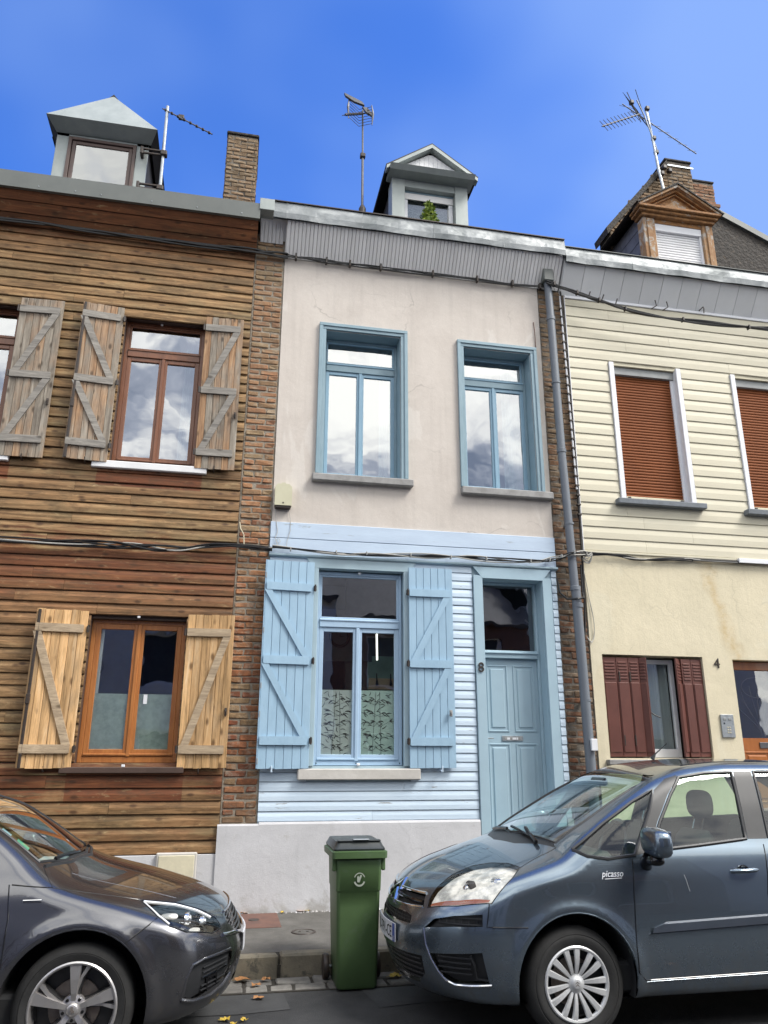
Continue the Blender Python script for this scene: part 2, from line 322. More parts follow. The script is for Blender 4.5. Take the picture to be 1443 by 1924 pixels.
M['sashblue'] = surf('window paint', (.36, .49, .63), (.33, .455, .59), sc=5, rough=.38, bmp=.2, bsc=30)
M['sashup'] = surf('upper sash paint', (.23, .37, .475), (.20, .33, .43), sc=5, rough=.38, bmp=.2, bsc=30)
M['cornice'] = surf('grey soffit boards', (.74, .73, .72), (.68, .67, .66), sc=3, str_=(1, 1, .5), rough=.6, rndv=.05)
M['cornice2'] = surf('grey soffit panel', (.70, .71, .715), (.65, .66, .665), sc=2, rough=.6, rndv=.05)
M['stone'] = surf('painted sill', (.50, .48, .45), (.43, .41, .38), sc=5, rough=.8, spots=(.27, .22, .16), sp_sc=2.4, sp_th=(.63, .66), bmp=.4, bsc=30)
M['stonegrey'] = surf('blue-grey sill', (.31, .305, .30), (.22, .215, .21), sc=8, rough=.8, bmp=.4)
M['stonecream'] = surf('slate-grey sill', (.17, .19, .215), (.13, .145, .16), sc=8, rough=.75, bmp=.5)
M['white'] = surf('white paint', (.74, .74, .75), (.66, .66, .67), sc=4, rough=.5, bmp=.1)
M['whitepvc'] = surf('white plastic', (.72, .73, .76), (.68, .69, .72), sc=4, rough=.35, bmp=0)
M['oak'] = surf('varnished window wood', (.42, .165, .045), (.31, .11, .028), sc=3, str_=(8, 8, 1), rough=.35, coat=.3, bmp=.1)
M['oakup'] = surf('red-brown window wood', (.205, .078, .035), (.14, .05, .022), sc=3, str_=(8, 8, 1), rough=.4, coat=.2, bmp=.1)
M['browndk'] = surf('dark brown wood', (.075, .045, .035), (.05, .03, .022), sc=4, rough=.6)
M['dormbrown'] = surf('brown dormer frame', (.10, .065, .055), (.07, .045, .04), sc=4, rough=.45)
M['creamlap'] = surf('cream siding', (.57, .535, .415), (.53, .49, .375), sc=1.6, str_=(.6, 2, 2), rough=.6, rndv=.03, bmp=.25, bsc=90)
M['creamtrim'] = surf('cream trim', (.62, .57, .42), rough=.6)
M['slats'] = surf('brown roller slats', (.225, .072, .024), (.185, .058, .019), sc=2, rough=.75, spec=.25, bmp=0)
M['brownsh'] = surf('red-brown shutter paint', (.125, .043, .032), (.095, .032, .024), sc=4, rough=.45, bmp=.2)
M['orange'] = surf('orange varnished door', (.36, .12, .025), (.28, .09, .018), sc=3, str_=(6, 6, 1), rough=.35, coat=.3)
M['greyint'] = surf('grey panel', (.27, .28, .28), rough=.4, bmp=0)
M['pipe'] = surf('grey plastic pipe', (.155, .175, .20), (.125, .14, .165), sc=2, str_=(1, 1, .6), rough=.42, bmp=.1)
M['galv'] = surf('galvanised tube', (.42, .45, .47), (.30, .32, .34), sc=20, rough=.4, metal=.7, bmp=0)
M['galvdk'] = surf('dull aerial metal', (.13, .135, .15), (.09, .09, .10), sc=20, rough=.5, metal=.5, bmp=0)
M['slate'] = surf('grey slate', (.13, .13, .15), (.09, .09, .105), sc=5, rough=.6, rndv=.15, bmp=.3)
M['roofslate'] = surf('dark roof slate', (.03, .03, .034), (.02, .02, .024), sc=8, rough=.7, bmp=.5)
M['tar'] = surf('tarred gable', (.035, .028, .022), (.015, .012, .010), sc=14, rough=.8, spots=(.12, .09, .06), sp_sc=14, sp_th=(.6, .7), bmp=1., bsc=18, bdist=.03)
M['dormwood'] = surf('flaking dormer wood', (.33, .20, .10), (.24, .12, .05), sc=9, str_=(1, 1, 1), rough=.8, spots=(.36, .33, .29), sp_sc=5, sp_th=(.52, .6), bmp=.6)
M['dormwood2'] = surf('bare orange dormer wood', (.35, .17, .06), (.17, .08, .03), sc=14, rough=.8, spots=(.36, .30, .24), sp_sc=9, sp_th=(.58, .66), bmp=.6)
M['glassup'] = glass('upper window glass', 9.5); M['glassdorm'] = glass('dormer glass', 5.5); M['glasslow'] = glass('lower window glass', 5.0, (.93, .96, .94)); M['glasscar'] = glass('car glass', 1.5, (.66, .80, .72), .0)
M['screen'] = glass('windscreen glass', 2.2, (.72, .84, .80), .0)
M['room'] = surf('dim room wall', (.22, .22, .22), rough=.9, bmp=0); M['curtain'] = surf('pale curtain', (.62, .66, .70), (.5, .54, .58), sc=20, str_=(1, 1, .05), rough=.9, bmp=0)
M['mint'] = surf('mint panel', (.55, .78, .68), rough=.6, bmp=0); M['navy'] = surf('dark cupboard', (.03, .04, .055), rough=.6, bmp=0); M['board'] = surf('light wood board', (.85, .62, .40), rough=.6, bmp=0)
M['tubelamp'] = emit('fluorescent tube', (1, .97, .9), 3.)
M['asphalt'] = surf('road asphalt', (.040, .041, .043), (.022, .023, .025), sc=2.5, rough=.85, spots=(.07, .068, .062), sp_sc=40, sp_th=(.6, .68), bmp=.9, bsc=130, bdist=.006)
M['patch'] = surf('asphalt patch', (.050, .052, .054), (.038, .039, .041), sc=5, rough=.85, spots=(.085, .083, .078), sp_sc=60, sp_th=(.6, .68), bmp=.8, bsc=160)
M['pave'] = surf('worn pavement asphalt', (.125, .118, .108), (.075, .071, .064), sc=3.2, rough=.9, spots=(.15, .14, .12), sp_sc=55, sp_th=(.58, .68), bmp=.8, bsc=140)
M['kerb'] = surf('kerb stone', (.235, .205, .15), (.15, .135, .105), sc=6, rough=.85, spots=(.09, .085, .07), sp_sc=9, sp_th=(.56, .66), bmp=.6, bsc=60, rndv=.1)
M['sett'] = surf('granite sett', (.19, .18, .165), (.12, .115, .105), sc=12, rough=.8, bmp=.6, bsc=60, rndv=.25)
M['grit'] = surf('joint grit', (.045, .04, .033), (.025, .022, .018), sc=20, rough=.95, bmp=1, bsc=120)
M['rust'] = surf('rusty cover plate', (.15, .075, .055), (.10, .055, .045), sc=8, rough=.8, bmp=.4)
M['leaf1'] = surf('yellow leaf', (.55, .42, .05), (.4, .25, .04), sc=60, rough=.7, bmp=0); M['leaf2'] = surf('brown leaf', (.38, .19, .07), (.25, .11, .04), sc=60, rough=.7, bmp=0)
# ------------------------------------------------------------------ ground
def slab(name, x0, x1, y0, y1, z, mat, nx=1):
    g = G(); g.box(x0, x1, y0, y1, z-.3, z); return struct(g.ob(name, mat))
g = G(); g.add([(-400, -400, 0), (400, -400, 0), (400, 400, 0), (-400, 400, 0)], [(0, 1, 2, 3)]); road = struct(g.ob('road', M['asphalt']))
g = G(); g.box(-40, 40, -1.69, 12, -.2, .168); pave = struct(g.ob('pavement', M['pave']))
g = G(); g.box(-40, 40, -13, -8.95, -.2, .15); g.box(-40, 40, -8.94, -8.80, -.2, .152); struct(g.ob('far_pavement', M['pave']))
kerb = G().box(-40, 40, -1.80, -1.695, -.2, .10).ob('kerb', M['grit']); struct(kerb)
x = -6.62
while x < 11:
    l = 1.02 if abs(x-.5) > 2 else 1.03
    x2 = x+l
    G().box(x+.008, x2-.008, -1.812+random.uniform(-.004, .004), -1.69, -.05, .176+random.uniform(-.004, .003), .016, .004).ob('kerb_stone', M['kerb'], kerb)
    x = x2
gut = G().box(-40, 40, -2.165, -1.80, -.2, .006).ob('gutter', M['grit']); struct(gut)
for row, (ya, yb) in enumerate(((-1.985, -1.825), (-2.15, -2.0))):
    x = -4.2+row*.11
    while x < 9.5:
        l = random.uniform(.17, .30)
        G().box(x+.008, x+l-.010, ya+random.uniform(.0, .012), yb-random.uniform(.0, .012), -.05, .016+random.uniform(-.005, .007), .011, .006).ob('sett', M['sett'], gut)
        x += l
def patch(poly, z=.004):
    g = G(); g.add([(a, b, z) for a, b in poly], [tuple(range(len(poly)))]); o = g.ob('asphalt_patch', M['patch']); o['kind'] = 'structure'
patch([(-1.2, -2.60), (-1.2, -2.17), (.1, -2.18), (.54, -2.19), (.56, -2.58), (.2, -2.63), (-.4, -2.60)])
patch([(1.12, -2.20), (1.7, -2.17), (4.0, -2.17), (4.0, -2.62), (1.5, -2.60), (1.18, -2.66)])
# cover plates in the pavement
t = thing('cover_plate', 'rusty rectangular cover plate set in the pavement against the white base wall', 'cover plate', (.4, -.42, .168))
G().box(.16, .62, -.76, -.10, .160, .176, .004).ob('plate', M['rust'], t)
G().lathe([(.0, .181), (.05, .181), (.055, .1765)], (.38, -.42, 0), 'z', 20).ob('inset', M['iron'], t)
t = thing('manhole_cover', 'small round manhole cover in the pavement halfway to the kerb', 'manhole cover', (.80, -1.0, .168))
G().lathe([(0, .173), (.085, .173), (.088, .170)], (.80, -1.0, 0), 'z', 28).ob('lid', M['pave'], t)
G().lathe([(.088, .172), (.092, .176), (.108, .176), (.112, .170)], (.80, -1.0, 0), 'z', 28).ob('ring', M['iron'], t)
for dx in (-.035, .035): G().box(.80+dx-.012, .80+dx+.012, -1.012, -.99, .172, .178, .003).ob('lug', M['iron'], t)

# ------------------------------------------------------------------ building blocks
def cells(x0, x1, z0, z1, holes):
    xs = sorted({x0, x1, *[min(max(h[i], x0), x1) for h in holes for i in (0, 1)]}); zs = sorted({z0, z1, *[min(max(h[i], z0), z1) for h in holes for i in (2, 3)]})
    ins = lambda cx, cz: any(h[0] < cx < h[1] and h[2] < cz < h[3] for h in holes)
    return xs, zs, ins
def wall(name, x0, x1, z0, z1, holes, mat, parent, y0=0., y1=.30, label=None):
    xs, zs, ins = cells(x0, x1, z0, z1, holes); g = G()
    for i in range(len(xs)-1):
        for k in range(len(zs)-1):
            if ins((xs[i]+xs[i+1])/2, (zs[k]+zs[k+1])/2): continue
            a, b, c, d = xs[i], xs[i+1], zs[k], zs[k+1]
            g.add([(a, y0, c), (b, y0, c), (b, y0, d), (a, y0, d)], [(0, 1, 2, 3)]); g.add([(a, y1, c), (b, y1, c), (b, y1, d), (a, y1, d)], [(3, 2, 1, 0)])
            for (p, q, cx, cz) in (((a, c), (a, d), a-1e-4, (c+d)/2), ((b, d), (b, c), b+1e-4, (c+d)/2), ((b, c), (a, c), (a+b)/2, c-1e-4), ((a, d), (b, d), (a+b)/2, d+1e-4)):
                if ins(cx, cz) or not (x0 < cx < x1) or not (z0 < cz < z1):
                    g.add([(p[0], y0, p[1]), (q[0], y0, q[1]), (q[0], y1, q[1]), (p[0], y1, p[1])], [(0, 1, 2, 3)])
    return g.ob(name, mat, parent, label, fix=False)
def siding(x0, x1, z0, z1, pitch, holes, mat, parent, t=.024, gap=.006, seg=(2.2, 4.2), y=-.002, taper=.014, name='plank', jit=.0015, cuts=None):
    z = z0; k = 0
    while z < z1-.02:
        h = min(pitch, z1-z); mid = z+h*.5
        iv = [(x0, x1)]
        for a, b, c, d in holes:
            if c < mid < d:
                nv = []
                for p, q in iv:
                    if a > p: nv.append((p, min(a, q)))
                    if b < q: nv.append((max(b, p), q))
                iv = [w for w in nv if w[1]-w[0] > .02]
        for p, q in iv:
            pts = [p]; x = p
            if cuts: pts += [c for c in cuts(k) if p+.15 < c < q-.15]
            else:
                x = p+random.uniform(.6, seg[1])
                while x < q-.5: pts.append(x); x += random.uniform(*seg)
            pts.append(q)
            for a, b in zip(pts, pts[1:]):
                j = random.uniform(-jit, jit); yy = y+j; dz = random.uniform(-jit, jit)
                pr = [(yy, z+gap+dz), (yy-t+.005, z+gap+dz), (yy-t, z+gap+.007+dz), (yy-t+.001, z+h*.55+dz), (yy-t+taper, z+h-.001+dz), (yy, z+h-.001+dz)]
                G().prism(pr, 'x', a+.0012, b-.0012).ob(name, mat, parent, fix=False)
        z += pitch; k += 1
def frame_ring(x0, x1, z0, z1, w, y0, y1, wt=None, wb=None):
    wt = w if wt is None else wt; wb = w if wb is None else wb; g = G(); b = .004
    g.box(x0, x0+w, y0, y1, z0, z1, b); g.box(x1-w, x1, y0, y1, z0, z1, b)
    if wt: g.box(x0+w-.001, x1-w+.001, y0+.001, y1, z1-wt, z1, b)
    if wb: g.box(x0+w-.001, x1-w+.001, y0+.001, y1, z0, z0+wb, b)
    return g
def pane(x0, x1, z0, z1, y, mat, par):
    return G().box(x0, x1, y, y+.006, z0, z1).ob('pane', mat, par)
def window(par, x0, x1, z0, z1, y, ztr, fmat, smat, gmat, fw=.045, sw=.045, label=None, mid=None, trh=.09, bot=.05):
    """outer frame with a fixed light above the transom (ztr) and two casements below"""
    f = frame_ring(x0, x1, z0, z1, fw, y, y+.07, wb=bot).ob('window', fmat, par, label)
    zt = z1-fw
    if ztr:
        G().box(x0+fw, x1-fw, y-.012, y+.06, ztr-trh/2, ztr+trh/2, .006).ob('transom', fmat, f)
        G().box(x0+fw, x1-fw, y-.022, y+.01, ztr+trh*.22, ztr+trh*.42, .005).ob('drip_rail', smat, f)
        frame_ring(x0+fw, x1-fw, ztr+trh/2, zt, .022, y+.012, y+.05).ob('sash', smat, f)
        pane(x0+fw+.02, x1-fw-.02, ztr+trh/2+.02, zt-.02, y+.03, gmat, f); zt = ztr-trh/2
    mid = (x0+x1)/2 if mid is None else mid
    for a, b in ((x0+fw, mid), (mid, x1-fw)):
        frame_ring(a+.001, b-.001, z0+bot, zt-.001, sw, y+.004, y+.052, wb=sw+.02).ob('sash', smat, f)
        G().box(a+.01, b-.01, y-.012, y+.02, z0+bot+.012, z0+bot+.034, .004).ob('drip_rail', smat, f)
        pane(a+sw-.006, b-sw+.006, z0+bot+sw+.012, zt-sw+.006, y+.026, gmat, f)
    G().box(mid-.02, mid+.02, y-.014, y+.012, z0+bot, zt, .006).ob('meeting_stile', smat, f)
    return f
def shutter(par, x0, x1, z0, z1, nb, bmat, tmat, zb, hinge, label=None, brace=None, y=-.05, lean=0., edge=True, bh=.085):
    """ledged and braced board shutter folded back against the wall; hinge = 'l' or 'r' side; lean = the free edge stands off the wall"""
    yo = lambda xx: y-lean*((xx-x0)/(x1-x0) if hinge == 'l' else (x1-xx)/(x1-x0))
    P = lambda xx, d, z: (xx, yo(xx)-d, z)
    def slab(a, b, d0, d1, za, zb_, bev=.003):
        g = G().box(a, b, 0, 1, za, zb_, 0); c = .003; v = []
        g.v = [(p[0], yo(p[0])-(d1 if p[1] < .5 else d0), p[2]) for p in g.v]; return g
    s = slab(x0+.004, x1-.004, 0, .006, z0+.01, z1-.01).ob('shutter', bmat, par, label)
    w = (x1-x0)/nb
    for i in range(nb):
        a, b = x0+i*w+.0015, x0+(i+1)*w-.0015; dz = random.uniform(-.004, .004); e = .0035
        pr = [(a, .006), (b, .006), (b, .022), (b-e, .026), (a+e, .026), (a, .022)]
        g = G(); n = 6; v = [P(p[0], p[1], z0+dz) for p in pr]+[P(p[0], p[1], z1+dz) for p in pr]
        g.add(v, [tuple(range(n)), tuple(range(n, 2*n))[::-1]]+[(i2, n+i2, n+(i2+1) % n, (i2+1) % n) for i2 in range(n)])
        g.ob('board', bmat, s)
    in0, in1 = x0+.012, x1-.03
    if hinge == 'l': in0, in1 = x0+.004, x1-.035
    for zc in zb:
        g = G().box(in0, in1, 0, 1, zc-bh/2, zc+bh/2, .008); g.v = [(p[0], yo(p[0])-(.026+(1-p[1])*.024), p[2]) for p in g.v]; g.ob('batten', tmat, s)
    prs = list(zip(zb, zb[1:]))
    for (za, zc) in prs:
        lo, hi = za+bh/2, zc-bh/2; bw = .062
        top = brace                # side of the TOP end
        xa, xb = (in0+.03, in1-.05) if top == 'l' else (in1-.03, in0+.05)    # top x, bottom x
        pr = [(xa-bw/2-.02, hi), (xa+bw/2+.0, hi), (xb+bw/2+.02, lo), (xb-bw/2, lo)] if True else None
        g = G().prism(pr, 'y', 0, 1); g.v = [(p[0], yo(p[0])-(.026+(1-p[1])*.020), p[2]) for p in g.v]; g.ob('brace', tmat, s)
    hx = x0 if hinge == 'l' else x1
    for zc in (zb[0], zb[-1]) if len(zb) < 3 else zb:
        sg = -1 if hinge == 'l' else 1
        g = G().box(hx-.004 if sg > 0 else hx-.028, hx+.028 if sg > 0 else hx+.004, y-.04, y-.012, zc-.03, zc+.03, .004); g.tube([(hx+sg*.014, y-.045, zc-.04), (hx+sg*.014, y-.045, zc+.04)], .009, 8); g.ob('hinge', M['iron'], s)
    return s
def number(ch, x, y, z, h, mat, par=None, name='house_number', depth=.012, bold=.0, mirror=False, sx=1.):
    cu = bpy.data.curves.new(name, 'FONT'); cu.body = ch; cu.size = h/.73; cu.extrude = depth/2; cu.align_x = 'CENTER'; cu.align_y = 'BOTTOM'; cu.offset = bold; cu.resolution_u = 3
    ob = bpy.data.objects.new('tmp', cu); C.objects.link(ob); dg = bpy.context.evaluated_depsgraph_get(); me = bpy.data.meshes.new_from_object(ob.evaluated_get(dg)); bpy.data.objects.remove(ob); bpy.data.curves.remove(cu)
    me.materials.clear(); me.materials.append(mat); me.transform(Matrix.Diagonal((sx, 1, 1, 1))); me.transform(Matrix.Rotation(R(90), 4, 'X')); me.transform(Matrix.Translation((x, y, z))); me.name = name
    return link(name, me, par)
def room(par, x0, x1, z0, z1, y1=3.2, mat=None, y0=.302):
    g = G(); g.box(x0, x1, y0, y1, z0, z1); o = g.f.pop(); g.f = [q for q in g.f]
    # open towards the street
    me = G(); v = [(x0, y0, z0), (x1, y0, z0), (x1, y0, z1), (x0, y0, z1), (x0, y1, z0), (x1, y1, z0), (x1, y1, z1), (x0, y1, z1)]
    me.add(v, [(4, 5, 6, 7), (0, 4, 7, 3), (1, 2, 6, 5), (3, 7, 6, 2), (0, 1, 5, 4)]); return me.ob('room', mat or M['room'], par, fix=False)
def curtain(par, x0, x1, z0, z1, y, mat=None, n=9, amp=.018):
    g = G(); m = n*6; v = []; f = []
    for i in range(m+1):
        xx = x0+(x1-x0)*i/m; yy = y+amp*math.sin(i/6*2*math.pi)
        v += [(xx, yy, z0), (xx, yy, z1)]
    f = [(2*i, 2*i+2, 2*i+3, 2*i+1) for i in range(m)]; g.add(v, f); return g.ob('curtain', mat or M['curtain'], par, smooth=True)
def bricks(par, x0, x1, z0, z1, y, mat, ch=.075, bl=.215, hd=.103, rough=.005, depth=.05, off=0, axis='x', zmax=None):
    """one brick object per brick, in courses; axis 'y' runs them along a side face at x = y"""
    k = 0; z = z0
    while z+ch <= z1+.01:
        xx = x0; first = (k+off) % 2
        ls = []
        while xx < x1-.03:
            l = hd if (first and xx == x0) else bl
            if x1-(xx+l) < .05: l = x1-xx
            l = min(l, x1-xx)
            zt = zmax((xx+l/2)) if zmax else 1e9
            if l > .03 and z+ch < zt:
                key = (name_of(mat), round(l, 3), axis); i = random.randrange(4)
                vs = BR.setdefault(key, [])
                if len(vs) < 4: 
                    g = G(); g.box(-l/2+.007, l/2-.007, -depth/2, depth/2, -ch/2+.006, ch/2-.006, .009, rough+.0025)
                    if axis == 'y': g.v = [(p[1], p[0], p[2]) for p in g.v]
                    vs.append(g.mesh('brick', mat, fix=(axis == 'y'))); me = vs[-1]
                else: me = vs[i]
                o = bpy.data.objects.new('brick', me); C.objects.link(o); o.parent = par; o.matrix_parent_inverse = base_of(par).inverted()
                d = random.uniform(-.004, .004)
                o.location = (xx+l/2, y+d, z+ch/2) if axis == 'x' else (y+d, xx+l/2, z+ch/2); o.rotation_euler = (random.uniform(-.01, .01), random.uniform(-.012, .012) if axis == 'x' else 0, random.uniform(-.01, .01))
            xx += l+.0
        z += ch; k += 1
BR = {}
def name_of(m): return m.name

# ------------------------------------------------------------------ timber-clad house (left)
TH = thing('timber_clad_house', 'house clad in weathered brown timber planks, left of the brick pier', 'house', (-2.8, 0, .17))
XL = -5.6
ho = [(-1.50, -.55, 4.90, 6.84), (-3.62, -2.70, 4.90, 6.84), (-1.49, -.49, 1.58, 3.13), (-4.6, -3.6, 1.58, 3.13)]
wall('wall', XL, 0.0, .10, 8.55, ho, M['browndk'], TH)
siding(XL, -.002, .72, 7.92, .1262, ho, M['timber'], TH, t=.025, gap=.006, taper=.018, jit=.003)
siding(XL, -.20, .72, .80, .08, [], M['timber'], TH) if 0 else None
G().box(XL, .0, -.035, -.001, .10, .72, .004).ob('plinth', M['plinth'], TH)
# cornice of slanting varnished boards under the zinc gutter
def slant(par, x0, x1, za, zb, ya, yb, n, mat, name, t=.02, seg=None):
    for i in range(n):
        f0, f1 = i/n, (i+1)/n; d = Vector((0, ya+(yb-ya)*f0, za+(zb-za)*f0)); e = Vector((0, ya+(yb-ya)*f1, za+(zb-za)*f1)); nn = Vector((0, -(zb-za), (yb-ya))).normalized()*t
        k = (e-d).normalized()*.006; pts = [d+k*.8, d+k*.8+nn*.4, d+k*1.8+nn, e-k*.3+nn*.55, e-k*.3]
        xs = [x0]+([x0+random.uniform(1.2, 2.5)] if seg else [])+[x1]
        for a, b in zip(xs, xs[1:]): G().prism([(p.y, p.z) for p in pts], 'x', a+.001, b-.001).ob(name, mat, par)
G().prism([(0, 7.90), (-.30, 8.21), (-.30, 8.40), (0, 8.40)], 'x', XL, .015).ob('cornice', M['browndk'], TH)
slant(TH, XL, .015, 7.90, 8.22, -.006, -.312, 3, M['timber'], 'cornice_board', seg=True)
x = XL
G().prism([(-.36, 8.19), (-.315, 8.19), (-.315, 8.22), (-.18, 8.42), (-.19, 8.445), (-.36, 8.42)], 'x', XL, .03).ob('gutter', M['zincdark'], TH)
for xx in (-2.62, -2.2, -1.9, -1.3, -.75, -.2):
    G().lathe([(0, -.007), (.006, -.005), (.008, 0)], (xx, -.361, 8.235), 'y', 8).ob('rivet', M['galv'], TH)
# zinc flashing link over the pier
# windows
def twin(x0, x1): 
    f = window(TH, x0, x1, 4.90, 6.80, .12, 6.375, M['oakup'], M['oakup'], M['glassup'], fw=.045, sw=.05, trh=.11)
    G().box(x0-.02, x1+.02, .04, .30, 6.80, 6.84).ob('lintel', M['browndk'], TH)
    G().box(x0+.4, x0+.43, .09, .12, 6.78, 6.80, .004).ob('catch', M['whitepvc'], f)
    return f
twin(-1.50, -.55); twin(-3.62, -2.70)
for x0, x1 in ((-1.68, -.40), (-3.8, -2.56)): G().box(x0, x1, -.07, .10, 4.80, 4.885, .008, .001).ob('window_sill', M['white'], TH)
window(TH, -1.49, -.49, 1.60, 3.09, .10, None, M['oak'], M['oak'], M['glasslow'], fw=.045, sw=.055, bot=.06)
window(TH, -4.6, -3.6, 1.60, 3.09, .10, None, M['oak'], M['oak'], M['glasslow'], fw=.045, sw=.055, bot=.06)
G().box(-1.49, -.49, .03, .30, 3.09, 3.13).ob('lintel', M['browndk'], TH)
G().box(-1.48, -.50, .02, .10, 1.575, 1.60, .004).ob('window_board', M['browndk'], TH)
G().box(-1.62, -.40, -.085, .05, 1.50, 1.56, .006).ob('window_sill', M['browndk'], TH)
for xx in (-1.0,): 
    G().box(xx-.015, xx+.015, -.02, .0, 3.10, 3.125, .004).ob('catch', M['whitepvc'], TH); G().box(xx-.02, xx+.015, -.085, -.06, 1.56, 1.585, .004).ob('catch', M['whitepvc'], TH)
# frosted lower panes
film = surf('frosted film', (.40, .46, .44), (.29, .34, .325), sc=16, rough=.5, bmp=0, lo=.4, hi=.6); M['film'] = film
for a, b in ((-1.39, -.995), (-.945, -.555)): G().box(a, b, .134, .138, 1.70, 2.305).ob('frosted_film', film, TH)
G().box(-.885, -.845, .119, .122, 2.20, 2.30, .001).ob('sticker', M['whitepvc'], TH)
G().box(-1.40, -1.36, .15, .16, 2.3, 3.05).ob('curtain', M['curtain'], TH)
room(TH, -5.4, -.15, .3, 4.2, 3.5); room(TH, -5.4, -.15, 4.4, 8.2, 3.5)
curtain(TH, -.80, -.60, 4.9, 6.8, .45, n=4)
sh = dict(bmat=M['grey'], tmat=M['batgrey'])
z3 = [5.06, 5.86, 6.71]
shutter(TH, -1.985, -1.515, 4.86, 6.865, 6, zb=z3, hinge='r', brace='l', lean=.05, **sh)
shutter(TH, -.545, -.085, 4.86, 6.865, 6, zb=z3, hinge='l', brace='r', lean=.02, **sh)
shutter(TH, -2.69, -2.20, 4.85, 6.86, 6, zb=z3, hinge='l', brace='r', lean=.02, **sh)
shutter(TH, -4.15, -3.64, 4.85, 6.86, 6, zb=z3, hinge='r', brace='l', lean=.02, **sh)
sh = dict(bmat=M['pale'], tmat=M['batpale'])
shutter(TH, -2.02, -1.51, 1.55, 3.15, 6, zb=[1.735, 2.955], hinge='r', brace='l', lean=.06, **sh)
shutter(TH, -.475, .03, 1.55, 3.15, 6, zb=[1.735, 2.955], hinge='l', brace='r', lean=.02, **sh)
for (x, za, zb_, yy) in ((-1.955, 4.86, 6.86, -.135), (-1.985, 1.55, 3.14, -.145)):      # bolt rods on the free edges
    g = G(); g.box(x-.014, x+.014, yy-.01, yy+.012, za, zb_, .004); g.box(x-.02, x+.02, yy-.02, yy+.01, za+.62, za+.72, .005); g.ob('bolt_rod', M['iron'], TH)
for x, z, yy in ((-.12, 5.55, -.11), (-2.23, 5.53, -.11), (-.01, 2.12, -.11)):
    g = G(); g.box(x-.012, x+.012, yy-.01, yy+.01, z-.04, z+.04, .003); g.tube([(x, yy-.012, z-.05), (x, yy-.03, z), (x, yy-.012, z+.03)], .006, 6); g.ob('latch', M['iron'], TH)
for x, z in ((-1.75, 4.845), (-.32, 4.845), (-2.42, 4.83), (-1.77, 1.52), (-.25, 1.5)):
    g = G(); g.tube([(x, 0, z), (x, -.08, z), (x, -.095, z+.01), (x, -.10, z+.05)], .007, 6); g.ob('shutter_stay', M['iron'], TH)
# cream meter door low on the wall
t = thing('meter_box', 'cream meter box door low on the timber house beside the white base wall', 'meter box', (-.4, -.04, .5))
G().box(-.60, -.20, -.075, -.036, .36, .745, .01).ob('box', M['stone'], t); G().box(-.575, -.225, -.085, -.075, .385, .72, .005).ob('door', M['creamtrim'], t)
# roof, behind the gutter
def roof(par, x0, x1, z=8.42, rz=12.0, mat=None, y0=-.18, yr=5.0):
    g = G(); v = [(x0, y0, z), (x1, y0, z), (x1, yr, rz), (x0, yr, rz), (x0, 2*yr-y0, z), (x1, 2*yr-y0, z)]
    g.add(v, [(0, 1, 2, 3), (3, 2, 5, 4), (0, 3, 4), (1, 5, 2), (0, 4, 5, 1)]); return g.ob('roof', mat or M['roofslate'], par)
rfL = roof(TH, XL, .2)
G().box(XL, .2, 5.5, 9.8, .1, 8.45).ob('rear_wall', M['browndk'], TH)
# hipped zinc dormer
d = G(); d.box(-2.78, -1.58, .62, 3.2, 8.9, 9.93); dl = d.ob('dormer', M['roofslate'], TH)
for a, b, c, e in ((-2.79, -2.63, 8.9, 9.93), (-1.73, -1.57, 8.9, 9.93), (-2.79, -1.57, 9.86, 9.96)): G().box(a, b, .58, .63, c, e, .004).ob('facing', M['zincf'], dl)
frame_ring(-2.63, -1.73, 8.85, 9.86, .045, .56, .62).ob('frame', M['dormbrown'], dl); frame_ring(-2.58, -1.78, 8.9, 9.81, .05, .585, .63).ob('sash', M['dormbrown'], dl)
G().box(-2.54, -1.82, .600, .606, 8.92, 9.77).ob('pane', M['glassdorm'], dl); 
g = G(); v = [(-2.90, .34, 9.98), (-1.44, .34, 9.98), (-2.80, .57, 9.90), (-1.54, .57, 9.90), (-2.17, .78, 10.86), (-2.90, 3.4, 9.98), (-1.44, 3.4, 9.98), (-2.17, 3.4, 10.86)]
g.add(v, [(0, 1, 4), (2, 3, 1, 0), (0, 4, 7, 5), (4, 1, 6, 7)]); g.ob('dormer_roof', M['zincdarkf'] if 'zincdarkf' in M else M['zincf'], dl)
g = G().prism([(-2.91, 9.975), (-2.17, 10.865), (-1.43, 9.975), (-1.43, 9.985), (-2.17, 10.89), (-2.91, 9.985)], 'y', .77, 3.4); g.ob('dormer_tiles', M['roofslate'], dl)
for s_, xx in ((0, -2.90), (1, -1.44)):
    g = G(); g.add([(xx, .34, 9.98), (xx, 3.2, 9.98), (-2.80 if s_ == 0 else -1.54, 3.2, 9.90), (-2.80 if s_ == 0 else -1.54, .57, 9.90)], [(0, 1, 2, 3)]); g.ob('eave', M['roofslate'], dl)

# ------------------------------------------------------------------ brick piers between the houses
def pier(label, x0, x1, z0, z1, mat, mort, y=-.0, off=0, seed=1, inset=.012):
    random.seed(seed); p = thing('brick_pier', label, 'brick pier', ((x0+x1)/2, y, z0), 'brick party wall piers between the houses')
    g = G(); nz = 150; nx = 6; yy = y+inset
    g.box(x0-.01, x1+.01, yy, .3, z0, z1); g.ob('mortar_bed', mort, p)
    bricks(p, x0, x1, z0, z1, y+.02, mat, off=off, rough=.0045, hd=.13, bl=.235); return p
pier('orange brick pier between the timber house and the blue house', .012, .372, 1.0, 8.23, M['brick1'], M['mortar'], y=-.004, seed=3, inset=.004)
pier('dark rough brick pier behind the grey downpipe, between the blue and cream houses', 3.895, 4.27, .17, 7.95, M['brick2'], M['mortar2'], y=.006, seed=5, inset=.000)
random.seed(11)

